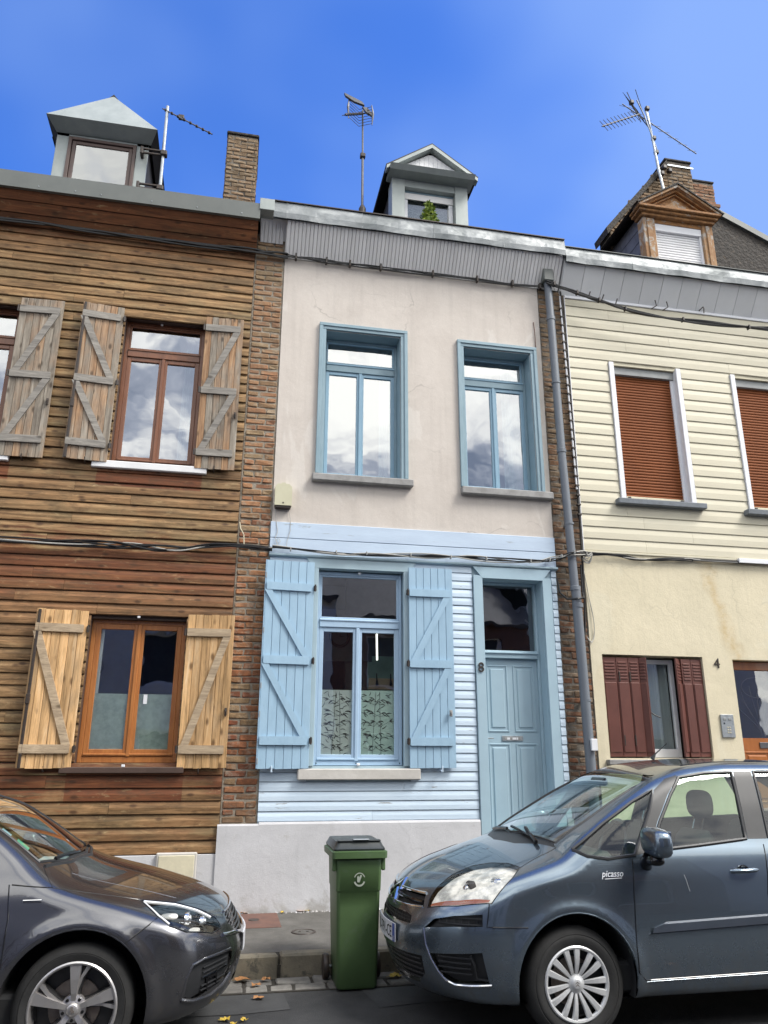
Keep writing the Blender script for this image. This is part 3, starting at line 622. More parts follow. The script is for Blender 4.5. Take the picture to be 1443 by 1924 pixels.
# ------------------------------------------------------------------ blue house (centre)
BH = thing('blue_painted_house', 'narrow blue and pink house numbered 8 between two brick piers', 'house', (2.1, 0, .17))
h1 = (.95, 1.93, 4.92, 6.89); h2 = (2.775, 3.715, 4.88, 6.85); hb = (.94, 1.96, 1.57, 3.75); hd = (2.92, 3.69, .62, 3.73)
wall('upper_wall', .385, 3.885, 4.28, 8.5, [h1, h2], M['stucco'], BH, y0=-.012)
wall('lower_wall', .385, 3.885, .10, 4.28, [hb, hd], M['trimblue'], BH)
sd_h = [(.88, 2.03, 1.40, 3.87), (2.80, 3.82, .3, 3.88)]
siding(.385, 3.885, 1.015, 3.87, .0985, sd_h, M['lapblue'], BH, t=.020, gap=.004, taper=.010, jit=.0012, cuts=lambda k: [1.6+((k*7) % 5)*.35] if k % 3 == 0 else [])
for za, zb_, dx in ((3.905, 4.088, 0), (4.094, 4.285, 0)): G().box(.372, 3.892, -.030, -.001, za, zb_, .004).ob('belt_board', M['lapblue_wide'], BH)
g = G().prism([(0, 3.865), (-.05, 3.87), (-.062, 3.88), (-.062, 3.895), (-.04, 3.905), (0, 3.905)], 'x', .37, 3.90); g.ob('moulding', M['trimblue'], BH)
# plinth
g = G(); g.prism([(-.03, .10), (-.055, .10), (-.055, .995), (-.045, 1.012), (0, 1.018), (0, .1)], 'x', .40, 2.80); g.prism([(-.055, .1), (-.055, .985), (-.045, 1.0), (.0, 1.0), (0, .1)], 'x', -.02, .40); g.ob('plinth', M['plinth'], BH)
G().box(3.83, 3.90, -.03, 0, .1, 1.01).ob('plinth', M['plinth'], BH)
# ground floor window
cs = [('v', .885, .95, 1.57, 3.765), ('v', 1.955, 2.02, 1.57, 3.765)]
for _, a, b, c, e in cs: G().box(a, b, -.034, .0, c, e, .004).ob('casing', M['trimblue'], BH)
G().prism([(.80, 3.865), (2.11, 3.865), (2.02, 3.755), (.885, 3.755)], 'y', -.036, 0).ob('casing', M['trimblue'], BH)
wf = window(BH, .95, 1.95, 1.575, 3.735, .065, 3.135, M['sashblue'], M['sashblue'], M['glasslow'], fw=.035, sw=.05, trh=.10, bot=.045, mid=1.43)
G().box(1.42, 1.455, .02, .06, 3.71, 3.735, .005).ob('catch', M['whitepvc'], wf); G().box(1.425, 1.46, -.03, .0, 1.575, 1.60, .005).ob('catch', M['whitepvc'], wf)
for xx in (.99, 1.43, 1.92): G().lathe([(0, -.006), (.006, -.004), (.007, 0)], (xx, .064, 1.60), 'y', 8).ob('screw', M['navy'], wf)
G().box(.78, 2.125, -.085, .0, 1.43, 1.545, .010, .001).ob('window_sill', M['stone'], BH)
sh = dict(bmat=M['shutterblue'], tmat=M['shutterblue'])
shutter(BH, .345, .895, 1.545, 3.80, 6, zb=[1.83, 2.68, 3.50], hinge='r', brace='l', lean=.05, y=-.055, bh=.09, **sh)
shutter(BH, 2.005, 2.535, 1.55, 3.80, 6, zb=[1.83, 2.68, 3.50], hinge='l', brace='r', lean=.0, y=-.055, bh=.09, **sh)
g = G(); g.box(.335, .345, -.14, -.07, 1.545, 3.80, .003); g.ob('shutter_edge', M['shutterblue'], BH)
for x, z in ((.50, 1.52), (2.36, 1.52)):
    g = G(); g.box(x-.012, x+.012, -.10, 0, z, z+.012, .003); g.box(x-.008, x+.008, -.135, -.12, z-.01, z+.055, .003); g.box(x-.01, x+.01, -.13, -.09, z-.012, z+.004, .002); g.ob('shutter_stay', M['lapblue'], BH)
g = G(); g.box(2.46, 2.49, -.125, -.10, 2.10, 2.17, .004); g.box(2.468, 2.482, -.145, -.12, 2.12, 2.15, .003); g.ob('latch', M['stonegrey'], BH)
for z in (3.62, 3.0, 2.4, 2.1, 1.62): G().box(.342, .352, -.145, -.135, z-.03, z+.03, .002).ob('keep', M['stonegrey'], BH)
# printed bamboo film on the lower panes, cut as raised ink leaves on frosted film
M['bamboofilm'] = surf('frosted window film', (.60, .64, .635), (.55, .59, .585), sc=5, rough=.6, bmp=0); M['ink'] = surf('dark ink', (.07, .085, .09), rough=.6, bmp=0); M['mintfilm'] = surf('mint frosted film', (.50, .62, .59), (.46, .57, .54), sc=5, rough=.6, bmp=0)
rr = random.Random(5)
def bamboo(x0, x1, mat):
    fl = G().box(x0, x1, .0995, .1015, 1.64, 2.385).ob('bamboo_film', mat, BH); g = G(); Y0 = .0985
    def leaf(px, pz, a, l, w, bend):
        n = 5; le = []; ri = []
        for i in range(n+1):
            u = i/n; aa = a+bend*(u-.2); cx_ = px+l*u*math.cos(a+bend*u*.5); cz_ = pz+l*u*math.sin(a+bend*u*.5); ww = w*math.sin(math.pi*min(1, .12+u*.88))**.8
            le.append((cx_-ww*math.sin(aa), Y0, cz_+ww*math.cos(aa))); ri.append((cx_+ww*math.sin(aa), Y0, cz_-ww*math.cos(aa)))
        if all(x0 < p[0] < x1 and 1.64 < p[2] < 2.38 for p in le+ri): g.add(le+ri[::-1], [tuple(range(len(le)+len(ri)))])
    w = x1-x0
    for fx, tl in ((.42, .10), (.60, -.05)):
        for z in np.arange(1.65, 2.33, .005):
            pass
        pts = [(x0+w*(fx+tl*(q-.5)), Y0, 1.65+.72*q) for q in (0, .3, .6, 1)]; g.tube(pts, .0028, 4)
        for q in (.12, .3, .47, .62, .8):
            px = x0+w*(fx+tl*(q-.5)); pz = 1.65+.72*q
            for sgn in (-1, 1):
                ex = px+sgn*rr.uniform(.05, .11); ez = pz+rr.uniform(.02, .06); g.tube([(px, Y0, pz), (ex, Y0, ez)], .0018, 4) if x0 < ex < x1 else None
                for _ in range(3): leaf(ex, ez, rr.uniform(-.4, .9) if sgn > 0 else math.pi-rr.uniform(-.4, .9), rr.uniform(.05, .08), .0048, -sgn*rr.uniform(.5, 1.6))
    for _ in range(60): 
        leaf(rr.uniform(x0, x1), rr.uniform(1.65, 2.36), rr.choice([rr.uniform(.2, 1.), math.pi-rr.uniform(.2, 1.)]), rr.uniform(.045, .075), .0042, rr.uniform(-1.6, 1.6))
    g.ob('bamboo_print', M['ink'], fl, fix=False)
bamboo(1.015, 1.402, M['bamboofilm']); bamboo(1.462, 1.87, M['mintfilm'])
# the room seen behind the glass
rm = room(BH, .42, 3.8, .5, 4.2, 3.0, M['navy'])
G().box(1.85, 2.9, 1.75, 1.80, .9, 2.98).ob('mint_door', M['mint'], BH); G().box(1.55, 2.95, 1.80, 1.9, .5, 4.1).ob('partition', M['room'], BH) 
G().box(1.75, 2.35, 1.1, 1.13, 2.48, 2.62, .006).ob('coat_rack', M['board'], BH)
for xx in (1.85, 2.03, 2.21):
    g = G(); g.tube([(xx, 1.09, 2.68), (xx, 1.08, 2.6), (xx, 1.06, 2.54), (xx, 1.03, 2.56)], [.006, .01, .02, .008], 8); g.ob('coat_hook', M['iron'], BH)
g = G().lathe([(.10, 0), (.13, -.02), (.145, 0), (.12, .01)], (1.45, 1.7, 3.22), 'y', 32, closed=True); g.box(1.447, 1.453, 1.67, 1.68, 3.22, 3.31); g.box(1.45, 1.51, 1.67, 1.68, 3.217, 3.223); cl = g.ob('wall_clock', M['iron'], BH)
g = G().lathe([(0, -.004), (.12, -.004)], (1.45, 1.7, 3.22), 'y', 32); g.ob('clock_face', M['room'], BH); G().box(1.15, 1.9, 1.72, 1.78, 2.9, 3.6).ob('chimney_breast', M['room'], BH)
G().tube([(1.78, .9, 2.98), (1.70, .55, 3.0)], .014, 10).ob('lamp_tube', M['tubelamp'], BH) if 0 else G().tube([(1.78, .7, 2.80), (1.77, .68, 3.12)], .011, 10).ob('lamp_tube', M['tubelamp'], BH)
# door
for a, b in ((2.81, 2.925), (3.69, 3.805)): G().box(a, b, -.045, 0, .62, 3.755, .004).ob('casing', M['doorblue'], BH)
G().prism([(2.81, 3.862), (3.805, 3.862), (3.69, 3.725), (2.925, 3.725)], 'y', -.047, 0).ob('casing', M['doorblue'], BH)
G().box(2.92, 2.924, 0, .18, .62, 3.73).ob('reveal', M['doorblue'], BH); G().box(3.686, 3.69, 0, .18, .62, 3.73).ob('reveal', M['doorblue'], BH); G().box(2.924, 3.686, 0, .18, 3.725, 3.73).ob('reveal', M['doorblue'], BH)
df = frame_ring(2.924, 3.686, .62, 3.725, .03, .16, .25).ob('door_frame', M['doorblue'], BH)
G().box(2.954, 3.656, .145, .24, 2.795, 2.89, .008).ob('transom', M['doorblue'], df); G().box(2.954, 3.656, .125, .2, 2.85, 2.872, .006).ob('drip_rail', M['doorblue'], df)
pane(2.955, 3.655, 2.88, 3.70, .215, M['glasslow'], df)
dr = G().box(2.956, 3.654, .205, .25, .63, 2.79).ob('door', M['doorblue'], BH)
def panel(x0, x1, z0, z1, par, y=.205, mat=None):
    mat = mat or M['doorblue']; g = G()
    # raised moulding round a fielded panel
    for a, b, c, e in ((x0, x0+.018, z0, z1), (x1-.018, x1, z0, z1), (x0+.017, x1-.017, z0, z0+.018), (x0+.017, x1-.017, z1-.018, z1)): g.box(a, b, y-.010, y+.01, c, e, .004)
    g.box(x0+.045, x1-.045, y-.012, y+.01, z0+.045, z1-.045, .011); g.ob('panel', mat, par)
for a, b in ((3.01, 3.275), (3.345, 3.615)): panel(a, b, 1.95, 2.72, dr); panel(a, b, .80, 1.82, dr)
lb = G().box(3.175, 3.435, .193, .206, 1.845, 1.905, .004).ob('letter_plate', M['galv'], dr); G().box(3.205, 3.405, .190, .194, 1.86, 1.888, .002).ob('letter_flap', M['stonegrey'], lb)
for a, b in ((3.235, 3.27), (3.30, 3.345), (3.35, 3.37)): G().box(a, b, .188, .191, 1.862, 1.886).ob('name_slip', M['whitepvc'], lb)
g = G(); g.tube([(2.985, .205, 1.875), (2.985, .165, 1.875), (3.06, .16, 1.875)], .008, 8); g.ob('door_handle', M['galv'], dr)
number('8', 2.868, -.052, 2.578, .115, M['iron'], BH)
for i in range(2): G().box(2.82, 3.80, -.34+.17*i, .2, .168+.225*i, .168+.225*(i+1)-.002, .01).ob('step', M['stonegrey'], BH)
# upper windows
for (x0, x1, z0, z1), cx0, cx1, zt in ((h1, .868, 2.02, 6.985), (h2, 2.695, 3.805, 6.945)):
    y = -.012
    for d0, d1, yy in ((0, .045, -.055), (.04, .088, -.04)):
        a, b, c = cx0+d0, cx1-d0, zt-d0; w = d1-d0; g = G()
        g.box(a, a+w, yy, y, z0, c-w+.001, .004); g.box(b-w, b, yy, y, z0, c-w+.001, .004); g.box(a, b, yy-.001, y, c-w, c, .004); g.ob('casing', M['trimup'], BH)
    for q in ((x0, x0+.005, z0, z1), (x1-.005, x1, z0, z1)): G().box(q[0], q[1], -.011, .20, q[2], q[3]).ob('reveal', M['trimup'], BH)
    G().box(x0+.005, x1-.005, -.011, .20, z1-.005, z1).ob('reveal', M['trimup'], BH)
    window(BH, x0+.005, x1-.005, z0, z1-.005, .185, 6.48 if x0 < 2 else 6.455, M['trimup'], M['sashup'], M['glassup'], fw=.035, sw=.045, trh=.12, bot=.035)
    G().box(x0-.005, x1+.005, -.01, .19, z0-.02, z0+.004).ob('sill_board', M['trimup'], BH)
for a, b, c, e in ((.83, 2.075, 4.815, 4.905), (2.69, 3.895, 4.775, 4.868)): G().box(a, b, -.10, -.012, c, e, .010, .001).ob('window_sill', M['stonegrey'], BH)
room(BH, .42, 3.8, 4.4, 8.2, 3.2)
curtain(BH, 1.72, 1.9, 4.9, 6.85, .36, n=3); curtain(BH, 3.42, 3.70, 4.9, 6.8, .36, n=5); 
# cornice: narrow upright boards slanting out to the gutter
G().prism([(-.012, 7.93), (-.27, 8.30), (-.27, 8.5), (-.012, 8.5)], 'x', .38, 4.195).ob('cornice', M['cornice'], BH)
G().prism([(-.012, 8.15), (-.20, 8.34), (-.2, 8.5), (-.012, 8.5)], 'x', .045, .38).ob('cornice', M['cornice'], BH)
dd = Vector((0, -.29, .42)).normalized(); nn = Vector((0, -.42, -.29)).normalized()
n = 76; x0 = .385; w = (4.19-x0)/n
def slatmesh(za, ya, ln):
    a = Vector((0, ya, za)); pr = [(-w/2+.001, .0), (-w/2+.005, .012), (w/2-.005, .012), (w/2-.001, 0)]
    v = [(p[0], (a+nn*p[1]+dd*q).y, (a+nn*p[1]+dd*q).z) for q in (0, ln) for p in pr]
    return G().add(v, [(0, 1, 2, 3), (7, 6, 5, 4), (0, 4, 5, 1), (1, 5, 6, 2), (2, 6, 7, 3), (3, 7, 4, 0)]).mesh('cornice_board', M['cornice'])
sm = slatmesh(7.90, -.015, .50); sm2 = slatmesh(8.10, -.015, .33)
for i in range(n):
    o = link('cornice_board', sm, BH); o.location.x = x0+(i+.5)*w
for i in range(6):
    o = link('cornice_board', sm2, BH); o.location.x = .05+(i+.5)*w
# zinc gutter in overlapping lengths
xs = [.20, .36, 1.35, 2.32, 3.30, 4.20]
for i, (a, b) in enumerate(zip(xs, xs[1:])):
    e = .003*(i % 2); g = G(); m = 10
    for q in range(m): 
        xa, xb = a+(b-a)*q/m, a+(b-a)*(q+1)/m+.0005; f = lambda xx: .006*math.sin(xx*5.1)+.004*math.sin(xx*13)
        P1 = lambda xx: [(xx, -.335-e-f(xx), 8.265), (xx, -.345-e-f(xx)*1.5, 8.34), (xx, -.335-e, 8.42), (xx, -.325-e, 8.505), (xx, -.30, 8.51), (xx, -.30, 8.27)]
        pa, pb = P1(xa), P1(xb); g.add(pa+pb, [(k, k+1, 7+k, 6+k) for k in range(5)])
    g.add([(b, -.338-e, 8.26), (b+.012, -.338-e, 8.26), (b+.012, -.329-e, 8.51), (b, -.329-e, 8.51)], [(0, 1, 2, 3)]) if i < 4 else None
    g.ob('gutter', M['zinc'], BH, smooth=False)
G().box(.2, 4.2, -.345, -.2, 8.512, 8.528, .002).ob('gutter_edge', M['iron'], BH)
G().box(.2, 4.2, -.3, -.0, 8.42, 8.51).ob('gutter_bed', M['zincf'], BH); G().box(4.198, 4.2, -.33, -.1, 8.26, 8.51).ob('gutter_end', M['zincf'], BH)
t = G().box(.02, .205, -.375, -.1, 8.33, 8.50, .004).ob('zinc_flashing', M['zincf']); tag(t, 'short pale zinc flashing joining the left gutter to the middle one', 'flashing')
rfM = roof(BH, .2, 4.2, z=8.5)
G().box(.2, 4.2, 5.5, 9.8, .1, 8.45).ob('rear_wall', M['cornice'], BH)
# dormer with boarded gable
dm = G().box(2.0, 3.12, .98, 3.4, 8.8, 10.08).ob('dormer', M['roofslate'], BH)
for a, b in ((1.965, 2.165), (2.955, 3.155)): G().box(a, b, .68, .95, 8.8, 10.06, .004).ob('facing', M['zincf'], dm)
G().box(2.165, 2.955, .69, .95, 9.93, 10.06, .004).ob('facing', M['zincf'], dm)
G().box(2.165, 2.955, .78, 1.0, 9.90, 9.932).ob('head', M['trimup'], dm)
frame_ring(2.17, 2.95, 8.8, 9.92, .065, .80, .88).ob('frame', M['whitepvc'], dm); pane(2.23, 2.89, 8.85, 9.86, .845, M['glasslow'], dm)
G().box(2.17, 2.95, .785, .80, 9.62+.17, 9.925).ob('blind_box', M['cornice'], dm)
M['lace'] = surf('lace curtain', (.20, .23, .245), (.07, .09, .10), sc=55, rough=.9, bmp=0, lo=.48, hi=.54); G().box(2.2, 2.92, .93, .94, 8.8, 9.9).ob('lace_curtain', M['lace'], dm)
g = G()
for i in range(2): g.prism([(.50+.06*i, 10.06+.06*i), (.80, 10.06+.06*i), (.80, 10.12+.06*i), (.44+.06*i-.0, 10.12+.06*i)], 'x', 1.90+.03*i, 3.22-.03*i)
g.ob('dormer_cornice', M['zincf'], dm)
cen, zg, zapex, hw = 2.56, 10.14, 10.57, .66
for i in range(17):
    a = cen-hw+.06+i*(2*hw-.12)/17; b = a+(2*hw-.12)/17-.003; za = lambda xx: zg+(zapex-zg)*(1-abs(xx-cen)/hw)-.05
    if za(a) > zg+.01 or za(b) > zg+.01: G().prism([(a, zg), (b, zg), (b, max(za(b), zg+.005)), (a, max(za(a), zg+.005))], 'y', .60, .64).ob('gable_board', M['white'], dm)
for s_ in (-1, 1):
    p0 = (cen, zapex+.05); p1 = (cen+s_*(hw+.05), zg-.03); g = G(); g.prism([p0, p1, (p1[0], p1[1]-.055), (cen, zapex-.015)], 'y', .50, .62); g.ob('verge', M['zincf'], dm)
    g = G(); g.prism([(cen, zapex+.07), (p1[0]+.01*s_, p1[1]+.02), p1, p0], 'y', .50, 3.4); g.ob('dormer_roof', M['roofslate'], dm)
# dormer plant and gutter weeds
pl = thing('potted_plant', 'green potted plant standing in the middle dormer window', 'plant', (2.56, .72, 9.2)); rr = random.Random(3)
G().lathe([(.0, 9.12), (.05, 9.12), (.065, 9.28), (.058, 9.28), (.05, 9.24), (0, 9.24)], (2.53, .72, 0), 'z', 14).ob('pot', M['whitepvc'], pl)
M['plant'] = surf('plant leaves', (.30, .36, .05), (.10, .19, .03), sc=25, rough=.5, bmp=0); g = G()
for i in range(420):
    h = rr.uniform(0, 1); r_ = .16*(1-h)**.5*rr.uniform(.2, 1.1); a = rr.uniform(0, 6.28); c = Vector((2.55+r_*math.cos(a), .72+r_*math.sin(a)*.6, 9.24+.50*h)); d1 = Vector((rr.uniform(-1, 1), rr.uniform(-1, 1), rr.uniform(-.3, 1))).normalized()*rr.uniform(.025, .05); d2 = d1.cross(Vector((rr.random(), rr.random(), rr.random()))).normalized()*.017
    g.add([c-d1, c+d2, c+d1, c-d2], [(0, 1, 2, 3)])
g.ob('foliage', M['plant'], pl, fix=False)
g = G()
for i in range(40):
    a = rr.uniform(-1.2, 1.2); b = Vector((3.46+rr.uniform(-.08, .08), .05+rr.uniform(-.05, .05), 8.50)); l = rr.uniform(.12, .30); tip = b+Vector((math.sin(a)*l, rr.uniform(-.05, .05), math.cos(a)*l)); m_ = b+Vector((math.sin(a)*l*.35, 0, math.cos(a)*l*.65)); w_ = Vector((.004, 0, 0)); g.add([b-w_, b+w_, m_+w_*.7, tip, m_-w_*.7], [(0, 1, 2, 3, 4)])
t = g.ob('gutter_weed', M['plant'], fix=False); tag(t, 'tuft of weeds growing behind the gutter right of the middle dormer', 'weed')
# ------------------------------------------------------------------ cream house (right)
CH = thing('cream_house', 'cream house numbered 4 with brown roller blinds, right of the downpipe', 'house', (6.2, 0, .17))
XR = 11.5
c1 = (4.93, 5.87, 4.87, 6.83); c2 = (6.79, 7.73, 4.84, 6.83); co1 = (4.41, 5.76, 1.66, 2.86); co2 = (6.17, 7.15, .45, 2.84); c3 = (8.7, 9.64, 4.84, 6.83)
wall('upper_wall', 4.28, XR, 4.13, 8.5, [c1, c2, c3], M['creamtrim'], CH)
wall('lower_wall', 4.27, XR, .1, 4.13, [co1, co2], M['creamwall'], CH, y0=-.012)
shc = [(4.85, 5.955, 4.78, 6.87), (6.715, 7.81, 4.75, 6.86), (8.62, 9.72, 4.75, 6.86)]
siding(4.285, XR, 4.15, 7.80, .1605, shc, M['creamlap'], CH, t=.018, gap=.003, taper=.012, jit=.0004, cuts=lambda k: [5.15, 8.2] if k % 2 == 0 else [4.93+.9*(k % 3), 8.8])
G().box(4.278, 4.287, -.024, 0, 4.14, 7.82).ob('corner_trim', M['whitepvc'], CH); G().box(4.285, XR, -.03, -.001, 7.80, 7.84, .003).ob('top_trim', M['whitepvc'], CH)
G().box(4.285, XR, -.03, -.001, 4.125, 4.15, .003).ob('base_trim', M['creamlap'], CH)
for (x0, x1, z0, z1), lab in ((c1, 1), (c2, 1), (c3, 0)):
    f = G(); f.box(x0-.07, x0, -.04, .0, z0, z1+.03, .004); f.box(x1, x1+.07, -.04, .0, z0, z1+.03, .004); f = f.ob('window_frame', M['whitepvc'], CH)
    for a, b in ((x0, x0+.004), (x1-.004, x1)): G().box(a, b, 0, .09, z0, z1).ob('reveal', M['whitepvc'], f)
    G().box(x0, x1, .035, .12, z1-.115, z1-.005, .004).ob('blind_box', M['greyint'], f); 
    for a, b in ((x0, x0+.045), (x1-.045, x1)): G().box(a, b, .06, .10, z0, z1-.11, .003).ob('guide_rail', M['whitepvc'], f)
    g = G(); z = z0+.07; 
    pr = [(.095, 0), (.082, .004), (.078, .018), (.084, .034), (.095, .038)]
    while z < z1-.10: g.prism([(a, b+z) for a, b in pr], 'x', x0+.045, x1-.045); z += .0415
    g.box(x0+.045, x1-.045, .096, .11, z0+.07, z1-.1); stuff(g.ob('roller_blind', M['slats'], f, fix=False))
    G().box(x0+.055, x1-.055, .05, .10, z0+.035, z0+.07, .004).ob('bottom_rail', M['creamtrim'], f)
    for xx in (x0+.09, x1-.09): G().box(xx-.02, xx+.02, .035, .07, z0+.04, z0+.06, .003).ob('stop', M['iron'], f)
    G().box(x0, x1, .0, .3, z0-.02, z0+.002).ob('sill_board', M['greyint'], f)
    G().box(x0-.155, x1+.17, -.11, -.0, z0-.085, z0-.012, .008, .002).ob('window_sill', M['stonecream'], f)
# ground floor opening: folded brown shutters, one standing half open
G().box(4.36, 5.80, -.09, .02, 1.585, 1.645, .008, .001).ob('window_sill', M['stonegrey'], CH)
for a, b in ((4.41, 4.414), (5.756, 5.76)): G().box(a, b, -.012, .25, 1.66, 2.86).ob('reveal', M['creamwall'], CH)
fr = frame_ring(4.95, 5.45, 1.665, 2.83, .05, .16, .22, wb=.10).ob('window', M['whitepvc'], CH); pane(4.99, 5.41, 1.76, 2.79, .19, M['glasslow'], fr); G().box(4.99, 5.02, .10, .16, 1.67, 2.8).ob('sash', M['whitepvc'], fr)
curtain(CH, 5.0, 5.42, 1.7, 2.82, .28, n=3, amp=.05); room(CH, 4.3, 6.1, .3, 4.0, 2.8)
def louvre(par, pts, z0, z1, nleaf, lv):
    """folding shutter: flat leaves hinged along the plan polyline pts"""
    s = None
    for (p, q), t in zip(zip(pts, pts[1:]), lv):
        p, q = Vector((*p, 0)), Vector((*q, 0)); d = (q-p); l = d.length; d.normalize(); n = Vector((d.y, -d.x, 0))
        def bx(a, b, d0, d1, za, zb, bev=.003):
            g = G().box(a, b, d0, d1, za, zb, bev); g.v = [tuple(p+d*v[0]+n*v[1]+Vector((0, 0, v[2]))) for v in g.v]; return g
        o = bx(.002, l-.002, .0, .022, z0, z1).ob('shutter' if s is None else 'shutter_leaf', M['brownsh'], par if s is None else s); s = s or o
        k = max(1, int(round(l/.125)))
        for i in range(k):
            a, b = .012+i*l/k, (i+1)*l/k-.012
            bx(a, b, .018, .032, z0+.05, z1-.30, .006).ob('panel', M['brownsh'], s)
            for j in range(6): bx(a+.01, b-.01, .018, .030, z1-.26+j*.037, z1-.238+j*.037, .004).ob('louvre', M['brownsh'], s)
    return s
louvre(CH, [(4.425, .04), (4.60, .035), (4.76, .035), (4.90, .03)], 1.675, 2.83, 3, (1, 1, 1)); louvre(CH, [(4.905, .05), (4.99, -.02)], 1.675, 2.83, 1, (1,))
louvre(CH, [(5.36, -.02), (5.46, .05)], 1.675, 2.83, 1, (1,)); louvre(CH, [(5.465, .03), (5.60, .035), (5.75, .04)], 1.675, 2.83, 2, (1, 1))
g = G(); g.tube([(4.98, -.03, 2.18), (5.01, -.05, 2.15), (5.08, -.055, 2.12)], .007, 6); g.ob('shutter_hook', M['iron'], CH)
for x, z in ((4.63, 2.6), (4.77, 2.6), (4.63, 1.86), (4.77, 1.86)): G().box(x-.009, x+.009, .0, .012, z-.06, z+.06, .004).ob('hinge', M['iron'], CH)
number('4', 5.945, -.019, 2.695, .125, M['iron'], CH)
t = thing('intercom', 'small grey metal intercom plate beside the orange door', 'intercom', (5.98, -.015, 2.04)); p = G().box(5.895, 6.07, -.032, -.012, 1.90, 2.17, .004).ob('plate', M['galv'], t)
for a in (5.945, 6.015): G().box(a-.02, a+.02, -.037, -.031, 2.10, 2.13, .003).ob('button', M['greyint'], p)
G().lathe([(0, -.036), (.011, -.035), (.012, -.031)], (5.935, 0, 2.065), 'y', 12).ob('camera_eye', M['navy'], p); g = G(); [g.box(5.965+.03*(i % 2), 5.985+.03*(i % 2), -.036, -.031, 1.95+.03*(i//2), 1.965+.03*(i//2), .002) for i in range(6)]; g.ob('keys', M['creamtrim'], p)
# orange door
f = frame_ring(6.18, 7.14, .45, 2.83, .05, .12, .2, wt=.10).ob('door_frame', M['orange'], CH); dr = G().box(6.23, 7.09, .14, .19, .46, 1.90).ob('door', M['orange'], CH); G().box(6.23, 6.27, .14, .19, 1.9, 2.73).ob('stile', M['orange'], dr); G().box(7.05, 7.09, .14, .19, 1.9, 2.73).ob('stile', M['orange'], dr)
pane(6.27, 7.05, 1.9, 2.73, .165, M['glasslow'], dr); room(CH, 6.11, 7.3, .3, 4.0, 2.8, M['navy'], y0=.31)
for a, b in ((6.27, 6.62), (6.68, 7.03)): panel(a, b, 1.15, 1.74, dr, y=.14, mat=M['orange']); panel(a, b, .55, 1.08, dr, y=.14, mat=M['orange'])
G().box(6.50, 6.85, .128, .142, 1.78, 1.85, .004).ob('letter_plate', M['galvdk'], dr)
g = G()      # wrought scroll grille behind the door glass
for s_ in (-1, 1):
    for k in range(3):
        r0_ = .05+.07*k; pts = [(6.62+s_*(.02+r0_*(1-math.cos(u))*.9), .205, 1.92+.62*(u/3.1)*(1-.12*k)) for u in np.linspace(0, 3.1, 12)]; g.tube(pts, .008, 6)
g.tube([(6.60, .205, 1.9), (6.60, .205, 2.45)], .009, 6); g.tube([(6.65, .205, 1.9), (6.65, .205, 2.5)], .009, 6); g.tube([(6.62+.22*math.cos(u), .205, 2.52+.13*math.sin(u)) for u in np.linspace(0, 6.28, 24)], .007, 6); g.ob('grille', M['iron'], dr)
G().box(6.1, 7.2, -.35, .12, .168, .44, .01).ob('step', M['stonegrey'], CH)
# cornice panels and zinc gutter
G().prism([(-.003, 7.86), (-.27, 8.22), (-.27, 8.42), (-.003, 8.42)], 'x', 4.21, XR).ob('cornice', M['cornice2'], CH)
dd = Vector((0, -.29, .39)).normalized(); nn = Vector((0, -.39, -.29)).normalized(); x = 4.22
while x < XR:
    a = Vector((0, -.003, 7.85)); w2 = .30; v = [(p, (a+nn*q+dd*s_).y, (a+nn*q+dd*s_).z) for s_ in (0, .47) for p, q in ((x, .0), (x+.003, .010), (x+w2-.006, .010), (x+w2-.003, 0))]
    G().add(v, [(0, 1, 2, 3), (7, 6, 5, 4), (0, 4, 5, 1), (1, 5, 6, 2), (2, 6, 7, 3), (3, 7, 4, 0)]).ob('cornice_board', M['cornice2'], CH); x += w2
xs = [4.205, 5.2, 6.25, 7.45, 8.5, 9.6, 10.6, XR]
for i, (a, b) in enumerate(zip(xs, xs[1:])):
    e = .003*(i % 2); g = G(); m = 10
    for q in range(m):
        xa, xb = a+(b-a)*q/m, a+(b-a)*(q+1)/m+.0005; f = lambda xx: .006*math.sin(xx*6.3+1)+.004*math.sin(xx*15)
        P1 = lambda xx: [(xx, -.325-e-f(xx), 8.175), (xx, -.335-e-f(xx)*1.4, 8.26), (xx, -.325-e, 8.34), (xx, -.315-e, 8.405), (xx, -.29, 8.41), (xx, -.29, 8.18)]
        g.add(P1(xa)+P1(xb), [(k, k+1, 7+k, 6+k) for k in range(5)])
    g.ob('gutter', M['zinc'], CH)
G().box(4.205, XR, -.335, -.2, 8.412, 8.424, .002).ob('gutter_edge', M['zincdark'], CH); G().box(4.205, XR, -.29, 0, 8.3, 8.41).ob('gutter_bed', M['zincf'], CH)
for x in (5.62, 5.80, 6.38): 
    g = G(); g.tube([(x, 0, 7.86), (x, -.12, 7.86), (x, -.13, 7.82), (x, -.12, 7.76)] if x > 6 else [(x, 0, 7.80), (x+.03, -.10, 7.80), (x+.01, -.11, 7.88)], .008, 6); g.ob('cable_hook', M['iron'], CH)
rfR = roof(CH, 4.2, XR, z=8.4); G().box(4.2, XR, 5.5, 9.8, .1, 8.45).ob('rear_wall', M['creamtrim'], CH)
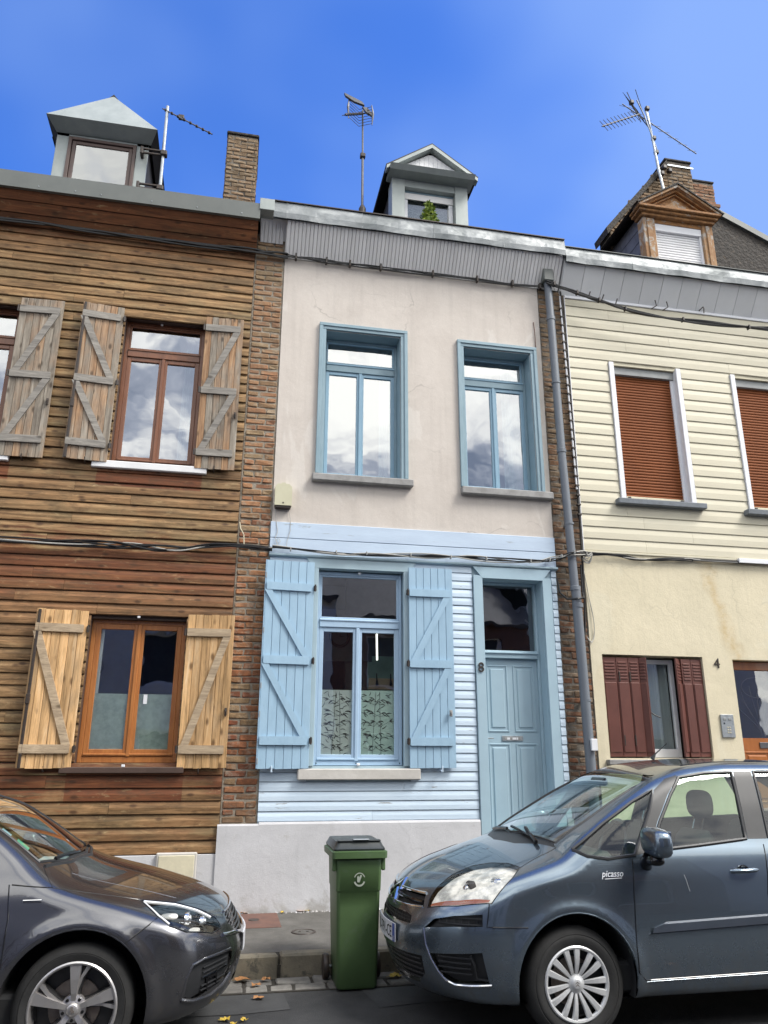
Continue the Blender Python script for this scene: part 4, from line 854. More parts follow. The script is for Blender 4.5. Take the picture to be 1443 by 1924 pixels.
# dormer with flaking wooden pediment and white roller shutter
dm = G().box(6.14, 7.26, .78, 3.6, 8.7, 10.02).ob('dormer', M['slate'], CH)
for a, b in ((6.10, 6.31), (7.16, 7.345)):
    G().box(a, b, .68, .85, 8.7, 10.0, .008, .002).ob('jamb', M['dormwood'], dm); G().box(a+.06, b-.06, .66, .70, 8.7, 9.98, .006).ob('pilaster', M['dormwood'], dm)
G().box(6.31, 7.16, .70, .85, 9.93, 10.01, .004).ob('head', M['dormwood2'], dm)
f = G().box(6.31, 7.16, .715, .8, 9.80, 9.935, .006).ob('blind_box', M['whitepvc'], dm); g = G(); z = 8.7
while z < 9.80: g.prism([(.79, z), (.765, z+.006), (.760, z+.024), (.765, z+.040), (.79, z+.046)], 'x', 6.33, 7.14); z += .048
stuff(g.ob('roller_blind', M['white'], dm, fix=False))
for a, b in ((6.31, 6.345), (7.125, 7.16)): G().box(a, b, .73, .8, 8.7, 9.80, .003).ob('guide_rail', M['whitepvc'], dm)
for i, (a, b, y_) in enumerate(((6.06, 7.36, .62), (6.00, 7.40, .57), (5.97, 7.43, .52))): G().box(a, b, y_, .85, 10.00+.045*i, 10.043+.045*i, .006, .002).ob('cornice_moulding', M['dormwood2'], dm)
cen = 6.70
G().prism([(6.05, 10.12), (7.35, 10.12), (cen, 10.53)], 'y', .66, .70).ob('tympanum', M['dormwood2'], dm)
G().prism([(6.38, 10.15), (7.02, 10.15), (cen, 10.37)], 'y', .635, .665).ob('tympanum_panel', M['dormwood'], dm)
for s_ in (-1, 1):
    for o_, th, yy, mt in ((0, .05, .52, 'dormwood'), (-.055, .04, .58, 'dormwood2'), (-.115, .022, .62, 'dormwood2')):
        p0 = (cen, 10.60+o_); p1 = (cen+s_*(.75+o_*1.4), 10.125+(.0 if o_ == 0 else .005)); G().prism([p0, p1, (p1[0]-s_*.05, p1[1]-th*.2), (cen, p0[1]-th)], 'y', yy, .70).ob('raking_moulding', M[mt], dm)
    G().prism([(cen, 10.63), (cen+s_*.78, 10.135), (cen+s_*.75, 10.125), (cen, 10.60)], 'y', .50, 3.8).ob('dormer_roof', M['tar'], dm)
# slates on the left cheek
for r_ in range(6):
    for k in range(6):
        y0_ = .80+k*.30+(r_ % 2)*.15-.1; z0_ = 8.8+r_*.22; y1_ = y0_+.295
        if y1_ > 2.9: continue
        g = G(); t_ = .006; v = [(6.135-t_, max(y0_, .79), z0_), (6.135-t_, y1_, z0_), (6.139-.002, y1_, z0_+.24), (6.139-.002, max(y0_, .79), z0_+.24), (6.14, max(y0_, .79), z0_), (6.14, y1_, z0_)]
        g.add(v, [(0, 1, 2, 3), (4, 0, 3), (1, 5, 2), (0, 4, 5, 1)]); g.ob('slate', M['slate'], dm)
# ------------------------------------------------------------------ brick chimneys
def chimney(label, x0, x1, y0, y1, z0, z1, mat, off=0, cap=None, group=None, cour=.075):
    t = thing('brick_chimney', label, 'chimney', ((x0+x1)/2, (y0+y1)/2, z0), group)
    G().box(x0+.012, x1-.012, y0+.012, y1-.012, z0, z1-.01).ob('core', M['mortar2'], t)
    bricks(t, x0, x1, z0, z1, y0+.025, mat, off=off, ch=cour); bricks(t, y0+.04, y1, z0, z1, x0+.025, mat, off=off+1, axis='y', ch=cour); bricks(t, y0+.04, y1, z0, z1, x1-.025, mat, off=off+1, axis='y', ch=cour)
    G().box(x0-.01, x1+.01, y0-.012, y1, z1, z1+.05, .012, .004).ob('cap', cap or M['tar'], t); return t
chimney('slim brick chimney rising above the timber house gutter, left of the middle aerial', -.55, -.06, 1.5, 2.5, 9.2, 11.18, M['brick3'])
chimney('dark sooty brick chimney carrying the tangled aerials', 7.44, 7.97, 1.8, 2.5, 9.6, 12.36, M['brick3'], off=1)
t = chimney('red brick chimney with a projecting band, behind the sooty one', 8.48, 9.05, 2.62, 3.2, 10.4, 12.78, M['brick4']); G().box(8.44, 9.10, 2.57, 3.2, 12.18, 12.25, .01, .004).ob('band', M['brick4'], t); 
# raking brick parapet running up the roof to the sooty chimney
t = thing('raking_parapet', 'dark brick parapet wall climbing the slope to the sooty chimney', 'parapet', (6.8, 1.9, 9.6))
zt = lambda xx: 10.65+(xx-6.15)*1.28
g = G().prism([(6.16, 9.3), (7.46, 9.3), (7.46, 12.25), (6.16, 10.58)], 'y', 1.83, 2.2); g.ob('core', M['mortar2'], t)
bricks(t, 6.15, 7.45, 9.9, 12.4, 1.82, M['brick3'], zmax=zt)
G().prism([(6.10, 10.50), (7.46, 12.22), (7.46, 12.35), (6.08, 10.63)], 'y', 1.77, 2.25).ob('coping', M['tar'], t)
# tarred gable slope of the next roof
t = thing('tarred_gable', 'rough black tarred gable beside the right dormer with a zinc edge', 'gable wall', (9, 1.2, 9))
G().prism([(7.36, 9.0), (11.2, 8.4), (11.2, 8.85), (7.62, 10.56), (7.42, 10.56)], 'y', .95, 1.6).ob('wall', M['tar'], t)
G().prism([(7.42, 10.60), (7.62, 10.62), (11.2, 8.95), (11.2, 8.85), (7.62, 10.50), (7.42, 10.52)], 'y', .90, 1.66).ob('zinc_edge', M['zincdark'], t)
t = thing('skylight', 'pale roof window frame at the right edge of the roofs', 'skylight', (9.2, 1.6, 10)); G().prism([(8.35, 10.52), (11.2, 9.5), (11.2, 9.58), (8.35, 10.6)], 'y', 1.7, 1.9).ob('frame', M['whitepvc'], t); G().prism([(8.3, 10.32), (11.2, 9.0), (11.2, 9.5), (8.35, 10.52)], 'y', 1.8, 1.9).ob('glazing', M['zincf'], t); G().box(8.28, 8.34, 1.68, 1.74, 10.45, 10.72, .01).ob('vent', M['whitepvc'], t)

# ------------------------------------------------------------------ aerials
def aerial(label, base): return thing('aerial', label, 'aerial', base)
def yagi(par, p, q, n, l, r=.008, br=.013, dirv=None, name='boom', mat=None, lens=None, cross=None):
    p, q = Vector(p), Vector(q); d = (q-p).normalized(); e = Vector(dirv) if dirv else d.cross(Vector((0, 0, 1))).normalized(); mat = mat or M['galvdk']
    b = G().tube([p, q], br, 8).ob(name, mat, par)
    for i in range(n):
        c = p+(q-p)*(i+.5)/n; ll = l if lens is None else lens(i/(n-1)); G().tube([c-e*ll/2, c+e*ll/2], r, 6).ob('element', mat, b)
        if cross: G().box(c.x-.016, c.x+.016, c.y-.016, c.y+.016, c.z-.016, c.z+.016, .004).ob('clip', M['iron'], b)
    return b
a1 = aerial('thin aerial on a mast clamped to the left dormer', (-1.35, .5, 9.0))
G().tube([(-1.345, .5, 9.0), (-1.365, .5, 10.56)], .022, 10).ob('mast', M['galv'], a1)
yagi(a1, (-1.43, .5, 10.51), (-.70, .35, 10.05), 8, .13, .005, .010, dirv=(.10, .55, .10), cross=True)
G().box(-1.20, -1.12, .46, .52, 10.36, 10.43, .01).ob('dipole_box', M['iron'], a1)
for z in (9.13, 9.72):
    g = G(); g.box(-1.64, -1.32, .47, .50, z-.045, z-.02, .004); g.box(-1.64, -1.32, .47, .50, z+.02, z+.045, .004); g.box(-1.39, -1.30, .45, .54, z-.04, z+.04, .01); g.box(-1.66, -1.62, .46, .6, z-.06, z+.06, .006); g.ob('bracket', M['iron'], a1)
a2 = aerial('aerial with a short grid reflector above the middle of the blue roof', (1.53, .8, 9.2))
G().tube([(1.535, .8, 9.2), (1.53, .8, 10.5)], .020, 10).ob('mast', M['galvdk'], a2); G().tube([(1.53, .8, 10.45), (1.52, .8, 11.36)], .015, 10).ob('mast_top', M['galvdk'], a2)
G().box(1.49, 1.57, .76, .84, 10.44, 10.52, .012).ob('clamp', M['iron'], a2); G().lathe([(0, 9.40), (.05, 9.40), (.055, 9.5), (.03, 9.56), (0, 9.56)], (1.535, .8, 0), 'z', 12).ob('boot', M['iron'], a2)
b = yagi(a2, (1.53, .82, 11.32), (1.14, .0, 10.42), 9, .14, .006, .012, dirv=(.85, -.3, .12), cross=True)
for s_ in (-1, 1):      # two-wing grid reflector
    c = Vector((1.50, .80, 11.20)); sx_ = .16*s_
    for k in range(7):
        z = 11.02+.055*k; G().tube([(1.46, .78, z), (1.46+sx_+.02*s_, .66, z-.03*s_)], .0045, 6).ob('reflector_rod', M['galvdk'], a2)
    G().tube([(1.46+sx_*1.15, .65, 10.98-.03*s_), (1.46+sx_*1.22, .63, 11.18-.03*s_), (1.46+sx_*1.12, .66, 11.38-.03*s_)], [.006, .02, .006], 8).ob('reflector_end', M['galvdk'], a2)
G().prism([(1.20, 11.47), (1.48, 11.35), (1.52, 11.29), (1.36, 11.33), (1.22, 11.42)], 'y', .62, .66).ob('top_plate', M['galvdk'], a2); G().prism([(1.50, 11.34), (1.58, 11.33), (1.67, 11.22), (1.66, 11.19), (1.56, 11.24)], 'y', .7, .74).ob('top_plate', M['galvdk'], a2)
a3 = aerial('tangle of crossed aerials on a bent mast above the sooty chimney', (7.04, 1.6, 11))
mst = G().tube([(7.30, 1.72, 11.3), (7.22, 1.72, 12.05), (7.17, 1.7, 12.6), (7.08, 1.65, 13.34)], [.028, .025, .02, .018], 10).ob('mast', M['galv'], a3)
G().tube([(7.21, 1.72, 12.35), (7.13, 1.66, 12.9), (7.04, 1.62, 13.25)], .012, 8).ob('stay', M['galv'], a3); G().tube([(7.24, 1.72, 12.5), (6.99, 1.6, 13.1), (6.80, 1.5, 13.35)], .011, 8).ob('stay', M['galv'], a3)
yagi(a3, (6.90, 1.6, 13.14), (5.80, 1.1, 12.16), 11, .26, .006, .011, dirv=(-.55, .0, .72), cross=True)
yagi(a3, (6.62, 1.7, 13.42), (8.05, 1.7, 12.52), 8, .5, .0045, .010, dirv=(.60, .45, .48), mat=M['galvdk'], lens=lambda u: .95-.28*u)
for k in range(8): 
    z = -.18+.05*k; G().tube([(6.62+z*.5, 1.5, 13.30-z), (7.06+z*.5, 1.75, 13.30-z-.12)], .004, 5).ob('reflector_rod', M['galvdk'], a3)
G().tube([(6.62, 1.5, 13.50), (6.90, 1.6, 12.95)], .009, 6).ob('reflector_spine', M['galvdk'], a3); G().tube([(6.80, 1.5, 13.6), (7.12, 1.75, 13.05)], .007, 6).ob('reflector_spine', M['galvdk'], a3)
for p_ in ((7.09, 1.64, 13.34), (6.72, 1.55, 13.32), (7.19, 1.7, 12.72), (7.22, 1.72, 12.42), (7.36, 1.74, 12.12), (7.49, 1.78, 12.10), (7.28, 1.72, 11.95)): 
    x, y, z = p_; G().box(x-.04, x+.04, y-.04, y+.04, z-.045, z+.045, .015).ob('clamp', M['iron'], a3)
# chimney straps
g = G(); g.box(7.42, 7.99, 1.775, 1.79, 12.22, 12.25); g.box(7.42, 7.99, 1.775, 1.79, 11.62, 11.65); g.ob('strap', M['galv'], a3)

# ------------------------------------------------------------------ downpipe, conduits, cables
t = thing('downpipe', 'grey plastic downpipe on the dark brick pier left of the cream house', 'downpipe', (4.08, -.14, .17))
pth = [(4.00, -.12, 8.10), (4.012, -.12, 7.37), (4.03, -.12, 5.43), (4.075, -.12, 3.62)]
G().tube(pth, .052, 18).ob('pipe', M['pipe'], t, smooth=True); G().tube([(4.085, -.12, 3.63), (4.09, -.12, 3.2), (4.125, -.12, .45)], .058, 18).ob('pipe', M['pipe'], t, smooth=True)
G().box(3.92, 4.07, -.20, -.03, 7.93, 8.12, .012).ob('hopper', M['zincdark'], t)
for p_, r_ in (((4.012, -.12, 7.37), .060), ((4.03, -.12, 5.43), .060), ((4.095, -.12, 3.42), .066), ((4.08, -.12, 3.63), .063), ((4.12, -.12, 1.35), .066)):
    G().lathe([(r_-.01, -.03), (r_, -.026), (r_, .022), (r_-.012, .03)], p_, 'z', 18).ob('collar', M['pipe'], t, smooth=True)
for x_, z_ in ((4.02, 6.4), (4.06, 4.45), (4.11, 2.3)): g = G(); g.lathe([(.054, -.012), (.060, -.012), (.060, .012), (.054, .012)], (x_, -.12, z_), 'z', 18, closed=True); g.box(x_-.012, x_+.012, -.07, .01, z_-.012, z_+.012); g.ob('bracket', M['pipe'], t)
G().box(4.095, 4.17, -.215, -.18, 1.74, 1.87, .004).ob('label_plate', M['whitepvc'], t)
def bundle(name, label, cat, pts, n, rad, r, seed=0, mats=('cable',), sub=8, grp=None, sag=.01):
    rr = random.Random(seed); t = thing(name, label, cat, pts[0], grp); P = [Vector(p) for p in pts]; Q = []
    for i in range(len(P)-1):
        p0, p1, p2, p3 = P[max(i-1, 0)], P[i], P[i+1], P[min(i+2, len(P)-1)]
        for k in range(sub):
            u = k/sub; Q.append(.5*((2*p1)+(-p0+p2)*u+(2*p0-5*p1+4*p2-p3)*u*u+(-p0+3*p1-3*p2+p3)*u**3))
    Q.append(P[-1])
    for s_ in range(n):
        a0 = rr.uniform(0, 6.28); tw = rr.uniform(.25, .6)*rr.choice((-1, 1)); w1, w2, ph = rr.uniform(.3, .9), rr.uniform(.8, 1.9), rr.uniform(0, 6)
        pp = [q+Vector((0, math.cos(a0+tw*i)*rad*.6, math.sin(a0+tw*i*.7)*rad+sag*math.sin(i*w1*.5+ph))) for i, q in enumerate(Q)]
        G().tube(pp, r*rr.uniform(.75, 1.2), 6, caps=False).ob('strand', M[mats[s_ % len(mats)]], t, fix=False)
    return t, Q
def clips(t, Q, every, drop=.0, mat=None, w=.012, h=.045):
    for i in range(every//2, len(Q), every):
        q = Q[i]; G().box(q.x-w, q.x+w, q.y-.035, max(q.y+.03, q.y), q.z-h, q.z+h, .004).ob('clip', mat or M['iron'], t)
t, Q = bundle('cable_bundle', 'thick black cable bundle under the cornice of the timber house', 'cable', [(-5.6, -.10, 7.86), (-3.07, -.10, 7.90), (-2.15, -.10, 7.885), (-1.0, -.09, 7.875), (0, -.09, 7.90), (.42, -.08, 7.885)], 6, .022, .013, 1, grp='cable bundles along the facades'); 
t, Q = bundle('cable_bundle', 'black cables clipped along the foot of the blue house cornice', 'cable', [(.42, -.08, 7.885), (1.0, -.075, 7.882), (1.54, -.075, 7.885), (2.64, -.075, 7.885), (3.5, -.075, 7.887), (4.05, -.085, 7.89)], 4, .014, .009, 2, grp='cable bundles along the facades'); clips(t, Q, 5)
t, Q = bundle('cable_bundle', 'black cables sagging across the top of the cream siding', 'cable', [(3.95, -.2, 7.90), (4.3, -.2, 7.80), (4.65, -.22, 7.70), (5.07, -.24, 7.585), (6.07, -.25, 7.51), (7.28, -.25, 7.53), (8.6, -.25, 7.64), (XR, -.25, 7.85)], 5, .020, .012, 3, grp='cable bundles along the facades'); clips(t, Q, 7, h=.03)
for x_, z_ in ((4.55, 7.72), (4.75, 7.70), (4.95, 7.66)): 
    g = G(); g.tube([(x_, -.2, z_), (x_+.03, -.22, z_+.09)], .009, 5); g.ob('tie', M['iron'], t)
t, Q = bundle('cable_bundle', 'drooping black and grey cables between the two floors of the timber house', 'cable', [(-5.6, -.08, 3.95), (-2.9, -.08, 3.90), (-1.69, -.08, 3.895), (-1.13, -.08, 3.885), (-.67, -.08, 3.88), (-.21, -.08, 3.955), (.40, -.08, 3.945)], 6, .022, .010, 4, ('cable', 'cable', 'cablegrey', 'cable', 'cable', 'cable'), grp='cable bundles along the facades', sag=.016)
t, Q = bundle('cable_bundle', 'thin tangled grey and black cables on the blue belt boards', 'cable', [(.40, -.08, 3.95), (1.07, -.085, 3.935), (1.57, -.085, 3.94), (2.3, -.085, 3.95), (2.88, -.085, 3.95), (3.6, -.085, 3.955), (3.85, -.09, 4.0), (4.02, -.22, 4.05), (4.28, -.1, 4.08)], 6, .020, .0065, 5, ('cable', 'cablegrey', 'cable', 'cable', 'cablegrey'), grp='cable bundles along the facades', sag=.012); clips(t, Q, 6, mat=M['cablegrey'], w=.006, h=.022)
t, Q = bundle('cable_bundle', 'flat run of black cables at the foot of the cream siding', 'cable', [(4.24, -.07, 4.09), (4.7, -.05, 4.085), (5.1, -.045, 4.075), (5.7, -.045, 4.09), (6.4, -.045, 4.11), (XR, -.045, 4.12)], 6, .018, .009, 6, ('cable', 'cable', 'cablegrey', 'cable'), grp='cable bundles along the facades', sag=.006)
t = G().box(6.42, XR, -.075, -.03, 4.085, 4.145, .004).ob('cable_trunking', M['whitepvc']); tag(t, 'white plastic cable trunking at the foot of the cream siding', 'trunking')
t, Q = bundle('wall_cable', 'black cables running down between the downpipe and the cream siding', 'cable', [(4.22, -.05, 7.86), (4.235, -.03, 6.4), (4.25, -.03, 4.9), (4.24, -.05, 4.1), (4.21, -.05, 3.3), (4.17, -.05, 2.9)], 3, .012, .010, 8, sag=.004)
g = G(); g.tube([(4.205, -.045, 7.80), (4.225, -.04, 6.4), (4.24, -.04, 4.95)], .012, 8); o = g.ob('white_conduit', M['whitepvc'], t)
for i in range(24): z = 7.6-i*.13; x_ = 4.205+(7.8-z)*.0125; G().box(x_-.02, x_+.03, -.062, -.02, z-.012, z+.012, .003).ob('tie', M['iron'], t)
t, Q = bundle('loose_cable', 'pale loose ends of cable knotted beside the downpipe', 'cable', [(4.20, -.08, 4.1), (4.27, -.14, 4.03), (4.33, -.12, 4.09), (4.30, -.10, 3.98), (4.22, -.1, 4.0), (4.30, -.09, 4.06)], 3, .02, .007, 9, ('cablegrey',)) 
t, Q = bundle('loose_cable', 'thin cable looping down the cream wall beside the pier', 'cable', [(4.24, -.05, 3.9), (4.29, -.03, 3.6), (4.33, -.03, 3.3), (4.33, -.03, 3.1), (4.28, -.04, 3.0), (4.22, -.05, 3.06)], 2, .008, .0045, 10, ('cablegrey',)) 
g = G().tube([(3.87, -.07, 3.75), (3.90, -.07, 3.58), (3.98, -.09, 3.50), (4.07, -.20, 3.49), (4.15, -.19, 3.50), (4.20, -.06, 3.60), (4.21, -.05, 3.95)], .012, 8).ob('pipe_cable', M['cable'], smooth=True); tag(g, 'black cable looped round the lower joint of the downpipe', 'cable')
# alarm box with its two thin wires
t = thing('alarm_box', 'beige alarm siren box on the pink wall beside the brick pier', 'alarm box', (.5, -.05, 4.45))
g = G(); pr = [(.40, 4.47), (.60, 4.47), (.60, 4.70), (.565, 4.735), (.53, 4.735), (.52, 4.75), (.48, 4.75), (.47, 4.735), (.435, 4.735), (.40, 4.70)]; g.prism(pr, 'y', -.095, -.013); M['beige'] = surf('beige plastic', (.52, .50, .36), (.47, .45, .32), sc=5, rough=.5, bmp=0); g.ob('case', M['beige'], t); G().box(.41, .59, -.085, -.013, 4.44, 4.47, .006).ob('siren_grille', M['iron'], t); G().lathe([(0, -.1), (.01, -.098), (.011, -.094)], (.50, 0, 4.50), 'y', 10).ob('screw', M['iron'], t)
t = thing('alarm_wire', 'two thin grey wires curling down from the alarm box', 'wire', (.45, -.03, 4.4)); g = G(); g.tube([(.42, -.03, 4.44), (.43, -.03, 4.30), (.455, -.04, 4.16), (.43, -.045, 4.08), (.455, -.045, 4.02), (.49, -.045, 4.04), (.47, -.045, 4.09), (.44, -.045, 4.05), (.47, -.06, 3.97)], .0035, 5); g.tube([(.57, -.03, 4.44), (.60, -.03, 4.32), (.60, -.04, 4.18), (.57, -.045, 4.06), (.56, -.06, 3.97)], .003, 5); g.ob('wire', M['cablegrey'], t)
t = thing('loose_wire', 'short pale wire hanging at the edge of the timber siding', 'wire', (.05, -.04, 4.1)); G().tube([(.015, -.035, 4.25), (.03, -.04, 4.17), (.07, -.04, 4.1), (.08, -.05, 3.97)], .006, 6).ob('wire', M['creamtrim'], t)
t = thing('wall_rod', 'thin rusty rod hanging on the pink wall right of the upper window', 'rod', (3.83, -.03, 7.2)); G().tube([(3.80, -.02, 7.35), (3.805, -.03, 7.2), (3.81, -.02, 6.95)], .005, 6).ob('rod', M['rust'], t)

# ------------------------------------------------------------------ the other side of the street (seen only as reflections)
M['oppw'] = surf('opposite render', (.74, .75, .77), (.66, .67, .69), sc=1.5, rough=.9); M['oppb'] = surf('opposite brick', (.22, .11, .08), (.15, .08, .06), sc=6, rough=.9)
for i, (x0, x1, h, mt) in enumerate(((-16, -8.5, 5.9, 'oppb'), (-8.5, -3.2, 5.5, 'oppw'), (-3.2, 2.6, 5.7, 'oppw'), (2.6, 8.2, 5.2, 'oppb'), (8.2, 15, 5.8, 'oppw'))):
    t = thing('opposite_house', ['red brick terrace house across the street, far left', 'grey rendered house across the street, left', 'grey rendered house straight across the street', 'red brick terrace house across the street, right', 'grey rendered house across the street, far right'][i], 'house', ((x0+x1)/2, -12.5, 0), 'houses across the street')
    ox = (x0+x1)/2; hs = [(ox-1.9, ox-.9, .9, 2.3), (ox+.9, ox+1.9, .9, 2.3), (ox-1.9, ox-.9, 3.4, 4.7), (ox+.9, ox+1.9, 3.4, 4.7), (ox-.45, ox+.45, .1, 2.2)]
    g = G(); o = wall('wall', x0+.01, x1-.01, .0, h, hs, M[mt], t, y0=-11.4, y1=-11.1); G().box(x0+.01, x1-.01, -19, -11.9, 0, h).ob('rear_block', M[mt], t)
    for q in hs: fr_ = frame_ring(q[0], q[1], q[2], q[3], .06, -11.3, -11.2).ob('window', M['whitepvc'], t); G().box(q[0]+.05, q[1]-.05, -11.26, -11.25, q[2]+.05, q[3]-.05).ob('pane', M['navy'], fr_)
    g = G(); g.prism([(-10.95, h), (-15.2, h+2.6), (-19.3, h), (-19.2, h-.1), (-15.2, h+2.45), (-11.0, h-.1)], 'x', x0+.01, x1-.01); g.ob('roof', M['slate'], t)

for i, (x0, x1, h, mt) in enumerate(((-12.6, -5.62, 8.3, 'oppb'), (-20., -12.62, 8.6, 'oppw'), (11.52, 18.5, 8.3, 'oppb'), (18.52, 26., 8.6, 'oppw'))):  # unseen end houses, added to keep open blue sky out of chrome reflections
    t = thing('terraced_house', ['brick house continuing the terrace left of the timber house', 'pale house further left along the terrace', 'brick house continuing the terrace right of the cream house', 'pale house further right along the terrace'][i], 'house', ((x0+x1)/2, 0, .17), 'houses along the terrace beyond the frame')
    ox = (x0+x1)/2; hs = [(ox-2.2, ox-1.2, 1.6, 3.3), (ox+.9, ox+1.9, .6, 3.3), (ox-2.2, ox-1.2, 4.9, 6.8), (ox+.9, ox+1.9, 4.9, 6.8)]
    wall('wall', x0, x1, .1, h, hs, M[mt], t); G().box(x0, x1, .5, 9.8, .1, h).ob('rear_block', M[mt], t); roof(t, x0, x1, z=h)
    for q in hs: fr_ = frame_ring(q[0], q[1], q[2], q[3], .06, .12, .2).ob('window', M['whitepvc'], t); G().box(q[0]+.05, q[1]-.05, .15, .16, q[2]+.05, q[3]-.05).ob('pane', M['navy'], fr_)
# ------------------------------------------------------------------ wheelie bin
M['bin'] = surf('green bin plastic', (.068, .12, .046), (.055, .10, .037), sc=3, rough=.48, bmp=.15, bsc=90, spots=(.085, .125, .075), sp_sc=5, sp_th=(.56, .72)); M['binlid'] = surf('dark grey lid plastic', (.035, .04, .042), (.025, .03, .03), sc=5, rough=.35, bmp=.05)
WB = thing('wheelie_bin', 'green two-wheeled refuse bin with a dark lid standing in the gutter', 'bin', (1.09, -2.0, .015))
bx, by, bz = 1.085, -2.24, .014          # front bottom centre
KB = .945
def shrink():
    for o in bpy.data.objects:
        r_ = o
        while r_.parent: r_ = r_.parent
        if r_ == WB and o.type == 'MESH' and not o.get('fit'):
            o['fit'] = 1
            for v in o.data.vertices: v.co = (bx+(v.co.x-bx)*.86, by+(v.co.y-by)*.93, bz+(v.co.z-bz)*KB)
            del o['fit']
def ring(hw, y0, y1, z, r=.035, n=4):
    p = []
    for cx_, cy_, a0 in ((bx+hw-r, y0+r, -90), (bx+hw-r, y1-r, 0), (bx-hw+r, y1-r, 90), (bx-hw+r, y0+r, 180)):
        for k in range(n+1): a = R(a0+90*k/n); p.append((cx_+r*math.cos(a), cy_+r*math.sin(a), z))
    return p
def loft(rings, name, mat, par, cap0=True, cap1=True, smooth=True):
    g = G(); n = len(rings[0]); v = [p for q in rings for p in q]; f = [(i*n+k, i*n+(k+1) % n, (i+1)*n+(k+1) % n, (i+1)*n+k) for i in range(len(rings)-1) for k in range(n)]
    if cap0: f.append(tuple(range(n))[::-1])
    if cap1: f.append(tuple((len(rings)-1)*n+k for k in range(n)))
    g.add(v, f); return g.ob(name, mat, par, smooth=smooth)
hw = lambda u: .180+.024*u
rs = [ring(hw(0)-.012, by+.012, by+.36, bz), ring(hw(0), by, by+.37, bz+.02)]
for u in (.3, .6, .72): rs.append(ring(hw(u), by-.045*u, by+.37+.12*u, bz+.98*u))
rs += [ring(hw(.725)+.006, by-.045*.725-.006, by+.46, bz+.98*.727), ring(hw(.97)+.006, by-.050, by+.49, bz+.945)]
body = loft(rs, 'body', M['bin'], WB)
rim = loft([ring(.243, by-.075, by+.49, bz+.955, .03), ring(.252, by-.085, by+.50, bz+.96, .03), ring(.254, by-.088, by+.50, bz+1.01, .03), ring(.235, by-.07, by+.49, bz+1.015, .03)], 'rim', M['bin'], WB)
for s_ in (-1, 1): G().box(bx+s_*.225-.018, bx+s_*.225+.018, by-.03, by+.10, bz+.86, bz+.96, .008).ob('comb_bracket', M['bin'], WB)
lid = loft([ring(.232, by-.065, by+.50, bz+1.012, .03), ring(.236, by-.07, by+.52, bz+1.03, .03), ring(.222, by-.05, by+.52, bz+1.05, .04), ring(.205, by-.02, by+.50, bz+1.082, .04)], 'lid', M['binlid'], WB)
G().box(bx-.20, bx+.20, by-.035, by+.03, bz+1.082, bz+1.096, .006).ob('lid_handle', M['binlid'], lid); G().box(bx-.06, bx+.09, by-.045, by+.02, bz+1.094, bz+1.102, .003).ob('grip_plate', M['galv'], lid)
for s_ in (-1, 1):
    wc = (bx+s_*.235, by+.33, bz+.098); w = G().lathe([(.0, -.02), (.055, -.022), (.07, -.022), (.092, -.024), (.098, -.012), (.098, .012), (.092, .024), (.06, .022), (0, .02)], wc, 'x', 24).ob('wheel', M['iron'], WB, smooth=True)
G().tube([(bx-.24, by+.33, bz+.098), (bx+.24, by+.33, bz+.098)], .011, 8).ob('axle', M['galv'], WB)
G().tube([(bx-.20, by+.56, bz+1.0), (bx+.20, by+.56, bz+1.0)], .016, 8).ob('handle', M['binlid'], WB)
M['logo'] = surf('pale print', (.36, .40, .34), rough=.6, bmp=0); g = G(); yz = lambda z: by-.0585-(z-bz-.8)*.055
c_ = (bx+.0, bz+.80)
def arc(a0, a1, ra, rb, n=10):
    P_ = [(c_[0]+ra*math.cos(R(a0+(a1-a0)*i/n)), c_[1]+ra*math.sin(R(a0+(a1-a0)*i/n))) for i in range(n+1)]+[(c_[0]+rb*math.cos(R(a1-(a1-a0)*i/n)), c_[1]+rb*math.sin(R(a1-(a1-a0)*i/n))) for i in range(n+1)]
    for i in range(n): q = [P_[i], P_[i+1], P_[2*n-i], P_[2*n+1-i]]; g.add([(x, yz(z), z) for x, z in q], [(0, 1, 2, 3)])
arc(200, 340, .040, .054); arc(20, 160, .044, .052)
g.add([(x+c_[0], yz(z+c_[1]), z+c_[1]) for x, z in ((-.02, -.02), (.0, -.022), (.01, .0), (.022, .03), (.008, .035), (-.005, .015), (-.012, .03), (-.022, .02))], [tuple(range(8))]); g.ob('logo', M['logo'], body)
shrink()
